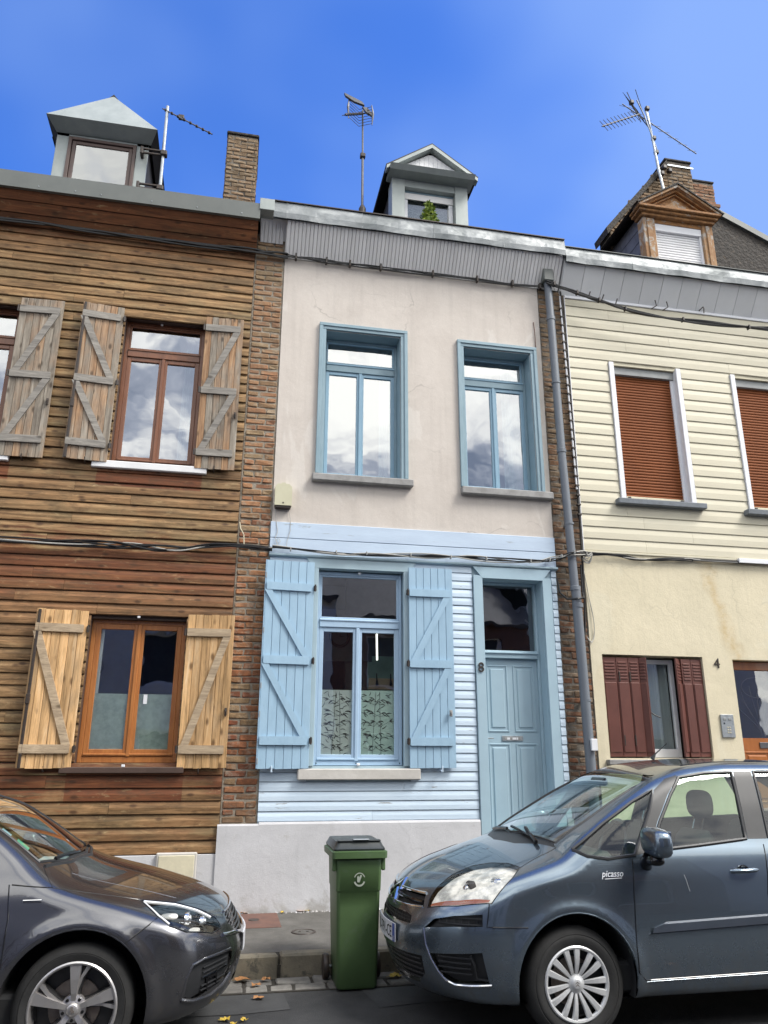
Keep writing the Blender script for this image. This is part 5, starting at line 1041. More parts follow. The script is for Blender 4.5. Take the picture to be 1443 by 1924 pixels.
# ------------------------------------------------------------------ fallen leaves
rr = random.Random(9); g = G()
for i in range(150):
    x_ = rr.uniform(-1.2, 2.8); r_ = rr.uniform(.006, .022)*(1.6 if 1.0 < x_ < 2.0 else 1); y_ = -.06-abs(rr.gauss(0, .025)); a = rr.uniform(0, 3)
    g.add([(x_+r_*math.cos(a+k*2.09), y_+r_*math.sin(a+k*2.09), .165) for k in range(3)]+[(x_, y_, .168+r_*.8)], [(0, 1, 3), (1, 2, 3), (2, 0, 3)])
stuff(tag(g.ob('debris', M['plinth'], fix=False), 'crumbs of broken render and grit along the foot of the white base wall', 'debris'))
rr = random.Random(4)
spots_ = [(.30, -.06, .172, 2, 'brown fallen leaf lying on the rusty cover plate'), (.67, -.10, .172, 1, 'small yellow leaf on the pavement right of the cover plate'), (.86, -.04, .172, 2, 'brown leaf against the foot of the white base wall'), (.93, -.05, .172, 1, 'yellow leaf beside the brown one at the foot of the base wall'), (.25, -1.88, .03, 2, 'brown leaf in the gutter near the grey car'), (.42, -1.92, .03, 2, 'orange-brown leaf on the gutter setts below the kerb joint'), (.34, -2.05, .03, 2, 'larger curled leaf on the outer row of setts'), (.36, -2.32, .012, 2, 'dark red leaf on the patched asphalt'), (.12, -2.75, .008, 1, 'yellow leaf on the road beside the grey car bumper'), (.17, -2.85, .008, 1, 'small pale leaf on the road, nearer the camera'), (.24, -2.78, .008, 1, 'tiny yellow leaf on the road'), (1.42, -2.0, .03, 1, 'yellow leaf in the gutter right of the bin'), (3.12, -4.45, .006, 2, 'brown leaf under the sill of the blue-grey car'), (2.88, -4.6, .006, 1, 'pale torn leaf on the road beside the blue-grey car'), (3.42, -4.5, .006, 2, 'orange leaf at the right edge of the road')]
for x_, y_, z_, mt, lb in spots_:
    g = G(); n = 14; a0 = rr.uniform(0, 6.28); s_ = rr.uniform(.035, .06) if 'small' not in lb and 'tiny' not in lb else .025; v = [(x_, y_, z_+.004)]
    for k in range(n): a = a0+6.283*k/n; r_ = s_*(1+.28*math.cos(3*(a-a0)))*(.8+.3*(k % 2)); v.append((x_+r_*math.cos(a), y_+r_*.8*math.sin(a), z_+.002+rr.uniform(0, .016)))
    g.add(v, [(0, 1+k, 1+(k+1) % n) for k in range(n)]); g.tube([(x_, y_, z_+.004), (x_+s_*1.4*math.cos(a0), y_+s_*1.2*math.sin(a0), z_+.006)], .0015, 4); tag(g.ob('fallen_leaf', M['leaf%d' % mt], fix=False), lb, 'leaf', 'fallen leaves on pavement and road')
# ------------------------------------------------------------------ cars: smooth body surface from profile curves
def blob(c, r, e=2.5, n=18, m=12):
    g = G(); v = []; P = lambda t: math.copysign(abs(t)**(2/e), t)
    for i in range(m+1):
        a = math.pi*(i/m-.5)
        for k in range(n): b = 2*math.pi*k/n; v.append((c[0]+r[0]*P(math.cos(a))*P(math.cos(b)), c[1]+r[1]*P(math.cos(a))*P(math.sin(b)), c[2]+r[2]*P(math.sin(a))))
    g.add(v, [(i*n+k, i*n+(k+1) % n, (i+1)*n+(k+1) % n, (i+1)*n+k) for i in range(m) for k in range(n)]); return g
def curve(pts, sg=.05, lo=-1., hi=6., n=3500):
    xs = np.linspace(lo, hi, n); ys = np.interp(xs, [p[0] for p in pts], [p[1] for p in pts]); k = int(3*sg/(xs[1]-xs[0]))+1; w = np.exp(-.5*(np.arange(-k, k+1)*(xs[1]-xs[0])/sg)**2); w /= w.sum()
    ys = np.convolve(np.pad(ys, k, 'edge'), w, 'valid'); return lambda x: np.interp(x, xs, ys)
def smax(a, b, k):
    h = np.clip(.5+.5*(a-b)/k, 0, 1); return b+(a-b)*h+k*h*(1-h)
def nets(f, lo, hi, h):
    ax = [np.arange(lo[i], hi[i]+h, h) for i in range(3)]; X, Y, Z = np.meshgrid(*ax, indexing='ij'); V = f(X, Y, Z); s = V < 0; n = V.shape
    A = np.zeros((*[k-1 for k in n], 3)); cnt = np.zeros([k-1 for k in n])
    for d in range(3):
        e, g = (d+1) % 3, (d+2) % 3
        sl0 = [slice(None)]*3; sl1 = [slice(None)]*3; sl0[d] = slice(0, -1); sl1[d] = slice(1, None)
        a, b = V[tuple(sl0)], V[tuple(sl1)]; cr = (a < 0) != (b < 0); t = np.where(cr, a/np.where(cr, a-b, 1), 0)
        for i in (0, 1):
            for j in (0, 1):
                q = [slice(None)]*3; q[e] = slice(i, n[e]-1+i); q[g] = slice(j, n[g]-1+j); c, tt = cr[tuple(q)], t[tuple(q)]
                cnt += c; A[..., d] += np.where(c, tt, 0); A[..., e] += np.where(c, i, 0); A[..., g] += np.where(c, j, 0)
    m = cnt > 0; idx = -np.ones(m.shape, int); idx[m] = np.arange(m.sum()); cell = np.argwhere(m); P = cell+A[m]/cnt[m][:, None]; P = P*h+np.array([a[0] for a in ax])
    F = []
    for d in range(3):
        e, g = (d+1) % 3, (d+2) % 3; sl0 = [slice(1, -1)]*3; sl1 = [slice(1, -1)]*3; sl0[d] = slice(0, -1); sl1[d] = slice(1, None)
        a, b = s[tuple(sl0)], s[tuple(sl1)]; w = np.argwhere(a != b); fl = a[tuple(w.T)]
        c = w.copy(); c[:, e] += 1; c[:, g] += 1
        def I(de, dg): q = c.copy(); q[:, e] -= de; q[:, g] -= dg; return idx[tuple(q.T)]
        Q = np.stack([I(1, 1), I(0, 1), I(0, 0), I(1, 0)], 1); Q[~fl] = Q[~fl][:, ::-1]; F.append(Q)
    F = np.concatenate(F); 
    for _ in range(4):
        v = f(*P.T); g = grad(f, P); g2 = (g**2).sum(1); st = np.clip(v/np.maximum(g2, 1e-6)*1., -h, h)[:, None]*g; P = P-st*.9
    return P, F
def grad(f, P, e=2e-3):
    o = []
    for i in range(3):
        a = P.copy(); b = P.copy(); a[:, i] += e; b[:, i] -= e; o.append((f(*a.T)-f(*b.T))/(2*e))
    return np.stack(o, 1)
class Car:
    def __init__(s, f, lo, hi, h, fwd, x0, yc, label, cat, paint):
        s.f, s.sx, s.x0, s.yc = f, fwd, x0, yc; s.paint = paint
        s.T = lambda p: (x0+fwd*p[0], yc+fwd*p[1], p[2])          # fwd 1: nose towards -X; -1: nose towards +X
        s.near = -fwd
        P, F = nets(f, lo, hi, h); bm = bmesh.new(); vs = [bm.verts.new(p) for p in P]
        for q in F:
            if min(q) >= 0: 
                try: bm.faces.new([vs[i] for i in q])
                except ValueError: pass
        bm.normal_update(); s.bm = bm; s.bvh = BVHTree.FromBMesh(bm); s.ly = bm.faces.layers.int.new('r'); s.reg = ['body']
        s.root = thing(label.split('|')[0], label.split('|')[1], cat, s.T((2.2, 0, 0)))
    def hit(s, o, d):
        r = s.bvh.ray_cast(Vector(o), Vector(d).normalized()); return r[0]
    def side(s, x, z, sg): 
        r = s.hit((x, 2*sg, z), (0, -sg, 0)); return r
    def cut(s, name, pts, v, sg=0, minz=-9, thr=-.02):
        """cut the outline pts (3-D points) through the skin along direction v and mark the inside as its own piece"""
        pts = [Vector(p) for p in pts]; v = Vector(v).normalized(); a = v.orthogonal().normalized(); b = v.cross(a); p2 = [(p.dot(a), p.dot(b)) for p in pts]
        u0, u1 = min(p[0] for p in p2)-.03, max(p[0] for p in p2)+.03; w0, w1 = min(p[1] for p in p2)-.03, max(p[1] for p in p2)+.03
        dmid = sum(p.dot(v) for p in pts)/len(pts); dr = max(abs(p.dot(v)-dmid) for p in pts)+.35
        def ok(f):
            c = f.calc_center_median(); return f.normal.dot(v) < thr and u0 < c.dot(a) < u1 and w0 < c.dot(b) < w1 and abs(c.dot(v)-dmid) < dr and (sg == 0 or c.y*sg > -.001) and c.z > minz
        n = len(pts)
        for i in range(n):
            e = pts[(i+1) % n]-pts[i]; nn = e.cross(v)
            if nn.length < 1e-6: continue
            fs = [f for f in s.bm.faces if ok(f)]; g = set(fs)
            for f in fs: g.update(f.edges); g.update(f.verts)
            bmesh.ops.bisect_plane(s.bm, geom=list(g), dist=1e-5, plane_co=pts[i], plane_no=nn.normalized())
        s.bm.normal_update(); s.reg.append(name); k = len(s.reg)-1
        def inside(x, y):
            c = False
            for i in range(n):
                x1, y1 = p2[i]; x2, y2 = p2[i-1]
                if (y1 > y) != (y2 > y) and x < (x2-x1)*(y-y1)/(y2-y1)+x1: c = not c
            return c
        for f in s.bm.faces:
            if ok(f):
                c = f.calc_center_median()
                if inside(c.dot(a), c.dot(b)): f[s.ly] = k
        return k
    def tidy(s, name):
        ks = [i for i, n in enumerate(s.reg) if n == name]; fs = {f for f in s.bm.faces if f[s.ly] in ks}; comps = []
        while fs:
            q = [fs.pop()]; c = list(q)
            while q:
                f = q.pop()
                for e in f.edges:
                    for g in e.link_faces:
                        if g in fs: fs.remove(g); q.append(g); c.append(g)
            comps.append(c)
        for c in sorted(comps, key=len)[:-1]:
            for f in c: f[s.ly] = 0
    def piece(s, k, name, mat, parent=None, off=0., wall=0., label=None, keep=None, flat=False):
        """turn a marked region into its own mesh with normals of the ideal surface; off moves it along the normal, wall adds a return edge"""
        ks = k if isinstance(k, (list, tuple)) else [k]; fs = [f for f in s.bm.faces if f[s.ly] in ks and (keep is None or keep(f.calc_center_median()))]
        if not fs: print('EMPTY piece', name); return None
        vi = {}; P = []
        for f in fs:
            for v in f.verts:
                if v not in vi: vi[v] = len(P); P.append(v.co)
        P = np.array([list(p) for p in P]); g = grad(s.f, P); g /= np.maximum(np.linalg.norm(g, axis=1), 1e-9)[:, None]; nrm = g.copy(); Q = P+g*off; F = [tuple(vi[v] for v in f.verts) for f in fs]
        verts = [tuple(q) for q in Q]; N_ = [tuple(q) for q in g]
        if wall:
            fset = set(fs); bes = [e for f in fs for e in f.edges if sum(1 for q in e.link_faces if q in fset) == 1]; m = {}
            for e in bes:
                for v in e.verts:
                    if v not in m: m[v] = (len(verts), len(verts)+1); i = vi[v]; verts += [tuple(Q[i]), tuple(P[i]+g[i]*wall)]; N_ += [(0, 0, 0), (0, 0, 0)]
                a, b = e.verts; F.append((m[a][0], m[b][0], m[b][1], m[a][1]))
        W_ = [s.T(v) for v in verts]; me = bpy.data.meshes.new(name); me.from_pydata(W_, [], F); me.materials.append(mat)
        me.polygons.foreach_set('use_smooth', [True]*len(me.polygons)); nv = [(s.sx*n[0], s.sx*n[1], n[2]) for n in N_]; me.normals_split_custom_set_from_vertices(nv)
        return link(name, me, parent or s.root, label)
    def recess(s, k, name, depth, mat, parent=None, bmat=None):
        """a pocket: floor moved inwards and side walls out to the skin"""
        return s.piece(k, name, mat, parent, off=-depth, wall=.001)
    def proj(s, pts, v, off=0.):
        o = []
        for p in pts:
            p = Vector(p); h = s.bvh.ray_cast(p-Vector(v).normalized()*.5, Vector(v).normalized()); q = h[0] if h[0] else p
            if off and h[0]: g = grad(s.f, np.array([list(q)]))[0]; q = q+Vector(g/np.linalg.norm(g))*off
            o.append(q)
        return o
    def line(s, name, pts, v, r, mat, parent=None, off=0., closed=False, step=.04, n=6, flat=None):
        pts = [Vector(p) for p in pts]; pts = pts+[pts[0]] if closed else pts; D = []
        for a, b in zip(pts, pts[1:]):
            m = max(1, int((b-a).length/step)); D += [a+(b-a)*i/m for i in range(m)]
        D.append(pts[-1]); Q = s.proj(D, v, off); g = G().tube([s.T(q) for q in Q], r, n); return g.ob(name, mat, parent or s.root, smooth=True)
    def G(s, g, name, mat, parent=None, smooth=False, label=None):
        g.v = [s.T(v) for v in g.v]; return g.ob(name, mat, parent or s.root, label, smooth=smooth)
def paint(name, c1, c2):
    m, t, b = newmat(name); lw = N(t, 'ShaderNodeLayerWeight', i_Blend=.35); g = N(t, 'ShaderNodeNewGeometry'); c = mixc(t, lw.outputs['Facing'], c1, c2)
    v, r = coords(t, (1, 1, 1), 0.); c = mixc(t, ramp(t, noise(t, v, 4, 5), (.5, 0.), (.75, .12)), c, (.18, .17, .15))
    zz = N(t, 'ShaderNodeSeparateXYZ'); L(t, v, zz.inputs[0]); du = mth(t, 'MULTIPLY', ramp(t, zz.outputs[2], (.22, .55), (.6, .06), (1., .03)), ramp(t, noise(t, v, 9, 7, .7), (.42, .2), (.66, 1.))); c = mixc(t, du, c, (.15, .135, .11))
    L(t, mth(t, 'MULTIPLY_ADD', du, .6, .22), b.inputs['Roughness']); L(t, mth(t, 'MULTIPLY_ADD', du, .35, .02), b.inputs['Coat Roughness'])
    c = mixc(t, g.outputs['Backfacing'], c, (.012, .012, .013)); L(t, c, b.inputs['Base Color']); b.inputs['Metallic'].default_value = .85; b.inputs['Roughness'].default_value = .30; b.inputs['Coat Weight'].default_value = 1.; b.inputs['Coat Roughness'].default_value = .03
    fl = noise(t, v, 900., 1, .5); bump(t, b, fl, .05, .0003); return m
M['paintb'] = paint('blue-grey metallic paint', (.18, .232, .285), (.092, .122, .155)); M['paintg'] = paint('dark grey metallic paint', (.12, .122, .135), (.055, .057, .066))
M['rubber'] = surf('tyre rubber', (.022, .022, .022), (.014, .014, .014), sc=12, rough=.8, bmp=.3, bsc=80); M['blackp'] = surf('black plastic', (.022, .023, .025), rough=.45, bmp=.15, bsc=200); M['gloss'] = surf('gloss black', (.01, .01, .011), rough=.08, bmp=0)
M['chrome'] = surf('chrome', (.75, .76, .78), (.7, .7, .72), rough=.12, metal=1., bmp=0); M['silver'] = surf('silver wheel paint', (.66, .67, .68), (.60, .61, .62), sc=5, rough=.32, metal=.45, bmp=0); M['alloy'] = surf('machined alloy', (.62, .60, .59), (.52, .50, .49), sc=6, rough=.3, metal=.8, bmp=0); M['alloydk'] = surf('dark alloy', (.05, .05, .052), rough=.4, metal=.4, bmp=0)
M['seat'] = surf('dark seat cloth', (.06, .062, .066), (.045, .046, .05), sc=20, rough=.9, bmp=0); M['trim'] = surf('dark cabin trim', (.025, .026, .028), rough=.7, bmp=0); M['plate'] = surf('plate white', (.62, .63, .66), rough=.4, bmp=0); M['plateblue'] = surf('plate blue', (.03, .07, .30), rough=.4, bmp=0)
M['amber'] = surf('orange reflector strip', (.42, .13, .07), (.36, .11, .06), rough=.25, bmp=0, coat=.5); M['reflector'] = surf('headlamp reflector', (.80, .79, .76), (.33, .34, .34), sc=11, rough=.3, metal=.0, bmp=0, lo=.4, hi=.6)
M['lens'] = glass('headlamp lens', 1.3, (.93, .93, .90), 0.); M['disc'] = surf('brake disc', (.25, .22, .20), (.16, .13, .11), sc=9, rough=.5, metal=.6, bmp=0)
def wheel(car, name_lbl, X, sg, r, rim_r, kind, w=.205, yout=None):
    """tyre + rim; sg is the local side"""
    y1 = yout; cz = r-.004; wh = car.G(G().lathe([(rim_r*.98, -w), (rim_r+.03, -w-.002), (r-.035, -w+.004), (r-.008, -w+.022), (r, -w*.8), (r, -w*.2), (r-.008, -.022), (r-.03, -.006), (rim_r+.06, .0), (rim_r+.02, -.003), (rim_r+.004, -.010), (rim_r-.004, -.025), (rim_r*.98, -.05)], (X, 0, cz), 'y', 56), 'wheel', M['rubber'], smooth=True) if False else None
    def L3(prof, n=56): 
        g = G(); g.lathe(prof, (0, 0, 0), 'y', n); g.v = [(X+p[0], sg*(y1+p[1]), cz+p[2]) for p in g.v]; return g
    tyre = car.G(L3([(rim_r*.97, -w), (rim_r+.03, -w-.002), (r-.035, -w+.004), (r-.008, -w+.022), (r, -w*.8), (r, -w*.2), (r-.006, -.024), (r-.022, -.008), (r-.045, -.001), (r-.048, -.004), (r-.052, .0), (rim_r+.045, .002), (rim_r+.02, -.003), (rim_r+.006, -.008), (rim_r, -.02), (rim_r*.97, -.05)]), 'wheel', M['rubber'], smooth=True)
    def RR(g): g.v = [(X+p[0], sg*(y1+p[1]), cz+p[2]) for p in g.v]; return g
    car.G(L3([(0, -.10), (rim_r*.93, -.10), (rim_r*.95, -.08)]), 'barrel', M['alloydk'], tyre)
    car.G(L3([(.04, -.085), (.14, -.085), (.142, -.09)]), 'brake_disc', M['disc'], tyre)
    if kind == 'cover':
        car.G(L3([(rim_r-.004, -.03), (rim_r+.004, -.006), (rim_r-.004, .001), (rim_r-.014, -.002), (rim_r-.020, -.012), (rim_r-.016, -.03)]), 'rim', M['silver'], tyre, smooth=True)
        for k in range(14):
            a = 2*math.pi*(k//2)/7+(.225 if k % 2 else -.225)*1.0+math.pi/2+.12; da = -.06 if k % 2 else .06
            ca, sa = math.cos(a), math.sin(a); q0, q1 = .048, rim_r-.008; pts = []; g = G(); n = 5; v = []
            for i in range(n+1):
                u = i/n; rr_ = q0+(q1-q0)*u; aa = a+da*u*.6; hw_ = .010+.0125*u; y_ = -.004-.016*(1-u)**1.5+.008*math.sin(math.pi*u); t_ = (-math.sin(aa), math.cos(aa)); c_ = (rr_*math.cos(aa), rr_*math.sin(aa))
                v += [(c_[0]-t_[0]*hw_, y_-.012, c_[1]-t_[1]*hw_), (c_[0]-t_[0]*hw_*.7, y_, c_[1]-t_[1]*hw_*.7), (c_[0]+t_[0]*hw_*.7, y_, c_[1]+t_[1]*hw_*.7), (c_[0]+t_[0]*hw_, y_-.012, c_[1]+t_[1]*hw_)]
            f = [(4*i+j, 4*i+j+1, 4*i+j+5, 4*i+j+4) for i in range(n) for j in range(3)]+[(0, 1, 2, 3), (4*n+3, 4*n+2, 4*n+1, 4*n)]; g.add(v, f); car.G(RR(g), 'spoke', M['silver'], tyre, smooth=False)
        car.G(L3([(0, -.004), (.020, -.004), (.030, -.007), (.038, -.014), (.052, -.018), (.056, -.03)], 28), 'hub', M['silver'], tyre, smooth=True)
        g = G(); 
        for dz in (-.009, .005): g.add([(-.013, -.002, dz-.004), (0, -.002, dz+.006), (.013, -.002, dz-.004), (.013, -.002, dz+.0), (0, -.002, dz+.011), (-.013, -.002, dz+.0)], [(0, 1, 4, 5), (1, 2, 3, 4)])
        car.G(RR(g), 'emblem', M['disc'], tyre)
    else:
        car.G(L3([(rim_r-.006, -.07), (rim_r-.006, -.03), (rim_r+.006, -.006), (rim_r-.002, .0), (rim_r-.010, -.003), (rim_r-.016, -.02), (rim_r-.02, -.07)]), 'rim', M['alloy'], tyre, smooth=True)
        for k in range(5):
            a = 2*math.pi*k/5+math.pi/2-.02
            def sp(q, yb, hws, mat, nm, da=0.):
                g = G(); v = []; n = len(q)-1
                for i, (rr_, y_, hw_) in enumerate(zip(q, yb, hws)):
                    aa = a+da*(i/n); t_ = (-math.sin(aa), math.cos(aa)); c_ = (rr_*math.cos(aa), rr_*math.sin(aa)); v += [(c_[0]-t_[0]*hw_, y_-.035, c_[1]-t_[1]*hw_), (c_[0]-t_[0]*hw_*.88, y_, c_[1]-t_[1]*hw_*.88), (c_[0]+t_[0]*hw_*.88, y_, c_[1]+t_[1]*hw_*.88), (c_[0]+t_[0]*hw_, y_-.035, c_[1]+t_[1]*hw_)]
                g.add(v, [(4*i+j, 4*i+j+1, 4*i+j+5, 4*i+j+4) for i in range(n) for j in range(3)]+[(0, 1, 2, 3), (4*n+3, 4*n+2, 4*n+1, 4*n)]); return car.G(RR(g), nm, mat, tyre)
            sp([.030, .08, .15, rim_r-.006], [-.025, -.012, -.006, -.008], [.014, .017, .026, .037], M['alloy'], 'spoke')
            sp([.035, .09, .16, rim_r-.006], [-.034, -.026, -.018, -.014], [.018, .010, .009, .013], M['alloy'], 'spoke_rib', .33 if True else 0)
            sp([.035, .09, .16, rim_r-.006], [-.05, -.045, -.04, -.035], [.030, .030, .045, .06], M['alloydk'], 'spoke_back', .12)
            b_ = a+math.pi/5; car.G(RR(G().lathe([(0, .0), (.009, .0), (.010, -.01)], (.055*math.cos(b_), -.022, .055*math.sin(b_)), 'y', 10)), 'wheel_bolt', M['gloss'], tyre)
        car.G(L3([(0, -.006), (.024, -.007), (.030, -.012), (.034, -.02), (.07, -.032), (.072, -.06)], 28), 'hub', M['alloy'], tyre, smooth=True)
        g = G(); lion = [(-.012, -.016), (-.004, -.012), (-.002, -.018), (.004, -.016), (.003, -.006), (.010, -.008), (.012, -.002), (.006, .002), (.012, .008), (.008, .016), (.0, .018), (-.008, .012), (-.003, .008), (-.006, .0), (-.013, -.006)]; g.add([(a_, -.0045, b_) for a_, b_ in lion], [tuple(range(len(lion)))]); car.G(RR(g), 'emblem', M['disc'], tyre)
    return tyre
def arch(car, X, Z, r, sg, name='wheel_arch'):
    pts = [(X+r*math.cos(a), sg*.9, max(Z+r*math.sin(a), .05)) for a in np.linspace(-.9, math.pi+.9, 30)]; return car.cut(name, pts, (0, -sg, 0), sg)
def liner(car, X, Z, r, sg, par=None):
    g = G(); v = []; n = 20; As = np.linspace(-.28, math.pi+.28, n+1)
    for a in As: 
        x, z = X+(r+.004)*math.cos(a), Z+(r+.004)*math.sin(a); v += [(x, sg*.86, z), (x, sg*.45, z)]
    g.add(v, [(2*i, 2*i+2, 2*i+3, 2*i+1) for i in range(n)]); g.add([(X+q[0]*r, sg*.46, Z+q[1]*r) for q in ((-1.0, -.3), (1.0, -.3), (1.0, 1.0), (-1.0, 1.0))], [(0, 1, 2, 3)]); return car.G(g, 'arch_liner', M['trim'], par)

# ---- blue-grey people carrier, nose towards the left
T1 = curve([(-.3, .30), (-.02, .62), (.02, .74), (.12, .84), (.35, .945), (.65, 1.035), (.90, 1.105), (1.06, 1.205), (1.45, 1.405), (1.80, 1.56), (2.05, 1.63), (2.4, 1.665), (2.9, 1.665), (3.5, 1.635), (3.95, 1.555), (4.25, 1.36), (4.45, 1.0), (4.6, .6)], .055)
P1c = curve([(-.2, .80), (.2, .84), (.6, .885), (1.1, .905), (3.5, .905), (4.1, .875), (4.5, .82)], .12); Q1c = curve([(0, -.10), (.2, -.055), (.3, -.02), (.45, -.004), (.60, .0), (.75, -.008), (.92, -.028), (1.05, -.065), (1.12, -.10), (1.35, -.19), (1.55, -.28), (1.7, -.36)], .03, -.5, 2.2, 1500)
A1c = curve([(0, .25), (.2, .12), (.3, .05), (.45, .005), (.60, .0), (.72, .02), (.82, .07), (1.0, .3)], .035, -.5, 2.2, 1500)
def fcar1(x, y, z):
    ay = np.abs(y); yy = (ay/.85)**2; xe = x-.17*yy*np.clip((2.6-x)/1.6, 0, 1)-.02; zt = T1(xe)-.055*yy-.02*yy*yy; e = .01; sl_ = (T1(xe+e)-T1(xe-e))/(2*e); ft = (z-zt)/np.sqrt(1+sl_**2)
    W_ = P1c(x)+Q1c(z); rr_ = np.sqrt((x-1.05)**2+(z-.335)**2); W_ = W_+.016*np.exp(-((rr_-.41)/.05)**2)*(z > 0); rr2 = np.sqrt((x-3.76)**2+(z-.335)**2); W_ = W_+.014*np.exp(-((rr2-.41)/.05)**2)
    fs = (ay-W_)*.97; xf = A1c(z)+.44*(ay/.86)**2.5; ff = (xf-x)*.82; fr = (x-4.47+.12*yy)*.9; fb = (.20+.02*np.clip(x, 0, 1))-z
    a = smax(fs, ft, .085); a = smax(a, ff, .10); a = smax(a, fr, .12); return smax(a, fb, .05)
car1 = Car(fcar1, (-.12, -1.0, .08), (4.6, 1.0, 1.75), .032, 1, 1.205, -2.72, 'people_carrier|blue-grey metallic people carrier parked right of the bin with white wheel covers', 'car', M['paintb'])
# ---- dark grey hatchback, nose towards the right
T2 = curve([(-.3, .25), (-.02, .58), (.03, .665), (.12, .74), (.30, .815), (.6, .905), (.85, .965), (1.0, 1.005), (1.12, 1.06), (1.35, 1.21), (1.6, 1.355), (1.85, 1.43), (2.2, 1.465), (2.7, 1.465), (3.3, 1.42), (3.8, 1.27), (4.1, 1.0), (4.3, .6)], .05)
P2c = curve([(-.2, .80), (.2, .845), (.6, .885), (1.0, .90), (3.4, .90), (3.9, .86), (4.3, .80)], .12); Q2c = curve([(0, -.10), (.2, -.05), (.3, -.02), (.45, -.004), (.60, .0), (.72, -.006), (.82, -.03), (.90, -.05), (.98, -.085), (1.05, -.125), (1.25, -.21), (1.42, -.30), (1.6, -.38)], .025, -.5, 2.2, 1500)
A2c = curve([(0, .3), (.2, .13), (.28, .05), (.40, .01), (.52, .0), (.60, .015), (.68, .03), (.76, .08), (1.0, .3)], .03, -.5, 2.2, 1500)
def fcar2(x, y, z):
    ay = np.abs(y); yy = (ay/.85)**2; xe = x-.15*yy*np.clip((2.3-x)/1.4, 0, 1)-.01; zt = T2(xe)-.05*yy-.03*yy*yy; e = .01; sl_ = (T2(xe+e)-T2(xe-e))/(2*e); ft = (z-zt)/np.sqrt(1+sl_**2)
    W_ = P2c(x)+Q2c(z); 
    for cx_ in (.95, 3.57): rr_ = np.sqrt((x-cx_)**2+(z-.335)**2); W_ = W_+.020*np.exp(-((rr_-.42)/.045)**2)
    fs = (ay-W_)*.97; xf = A2c(z)+.36*(ay/.86)**2.6; ff = (xf-x)*.85; fr = (x-4.25+.12*yy)*.9; fb = (.20+.02*np.clip(x, 0, 1))-z
    a = smax(fs, ft, .075); a = smax(a, ff, .07); a = smax(a, fr, .12); return smax(a, fb, .05)
car2 = Car(fcar2, (-.12, -1.0, .08), (4.4, 1.0, 1.55), .032, -1, .21, -2.69, 'hatchback|dark grey metallic hatchback parked left of the bin with five-spoke alloys', 'car', M['paintg'])
def yz_box(car, nm, mat, par, c, s, rot=0., bev=.01):
    g = G().box(-s[0]/2, s[0]/2, -s[1]/2, s[1]/2, -s[2]/2, s[2]/2, bev); a = rot; g.v = [(c[0]+p[0]*math.cos(a)+p[2]*math.sin(a), c[1]+p[1], c[2]-p[0]*math.sin(a)+p[2]*math.cos(a)) for p in g.v]; return car.G(g, nm, mat, par)
def lettering(car, txt, h, mat, par, place, name, sx=1., n=None, shear=0.):
    """flat lettering: glyph x/y mapped through place(u, v) to car coordinates"""
    cu = bpy.data.curves.new(name, 'FONT'); cu.body = txt; cu.size = h/.73; cu.extrude = .0012; cu.align_x = 'CENTER'; cu.resolution_u = 2; cu.shear = shear
    ob = bpy.data.objects.new('tmp', cu); C.objects.link(ob); me = bpy.data.meshes.new_from_object(ob.evaluated_get(bpy.context.evaluated_depsgraph_get())); bpy.data.objects.remove(ob); bpy.data.curves.remove(cu)
    for v in me.vertices: v.co = car.T(place(v.co.x*sx, v.co.y, v.co.z))
    me.materials.clear(); me.materials.append(mat); me.name = name; return link(name, me, par)
V3 = Vector
M['strip'] = surf('dark blue-grey strip', (.045, .055, .075), (.035, .044, .06), rough=.4, bmp=0)
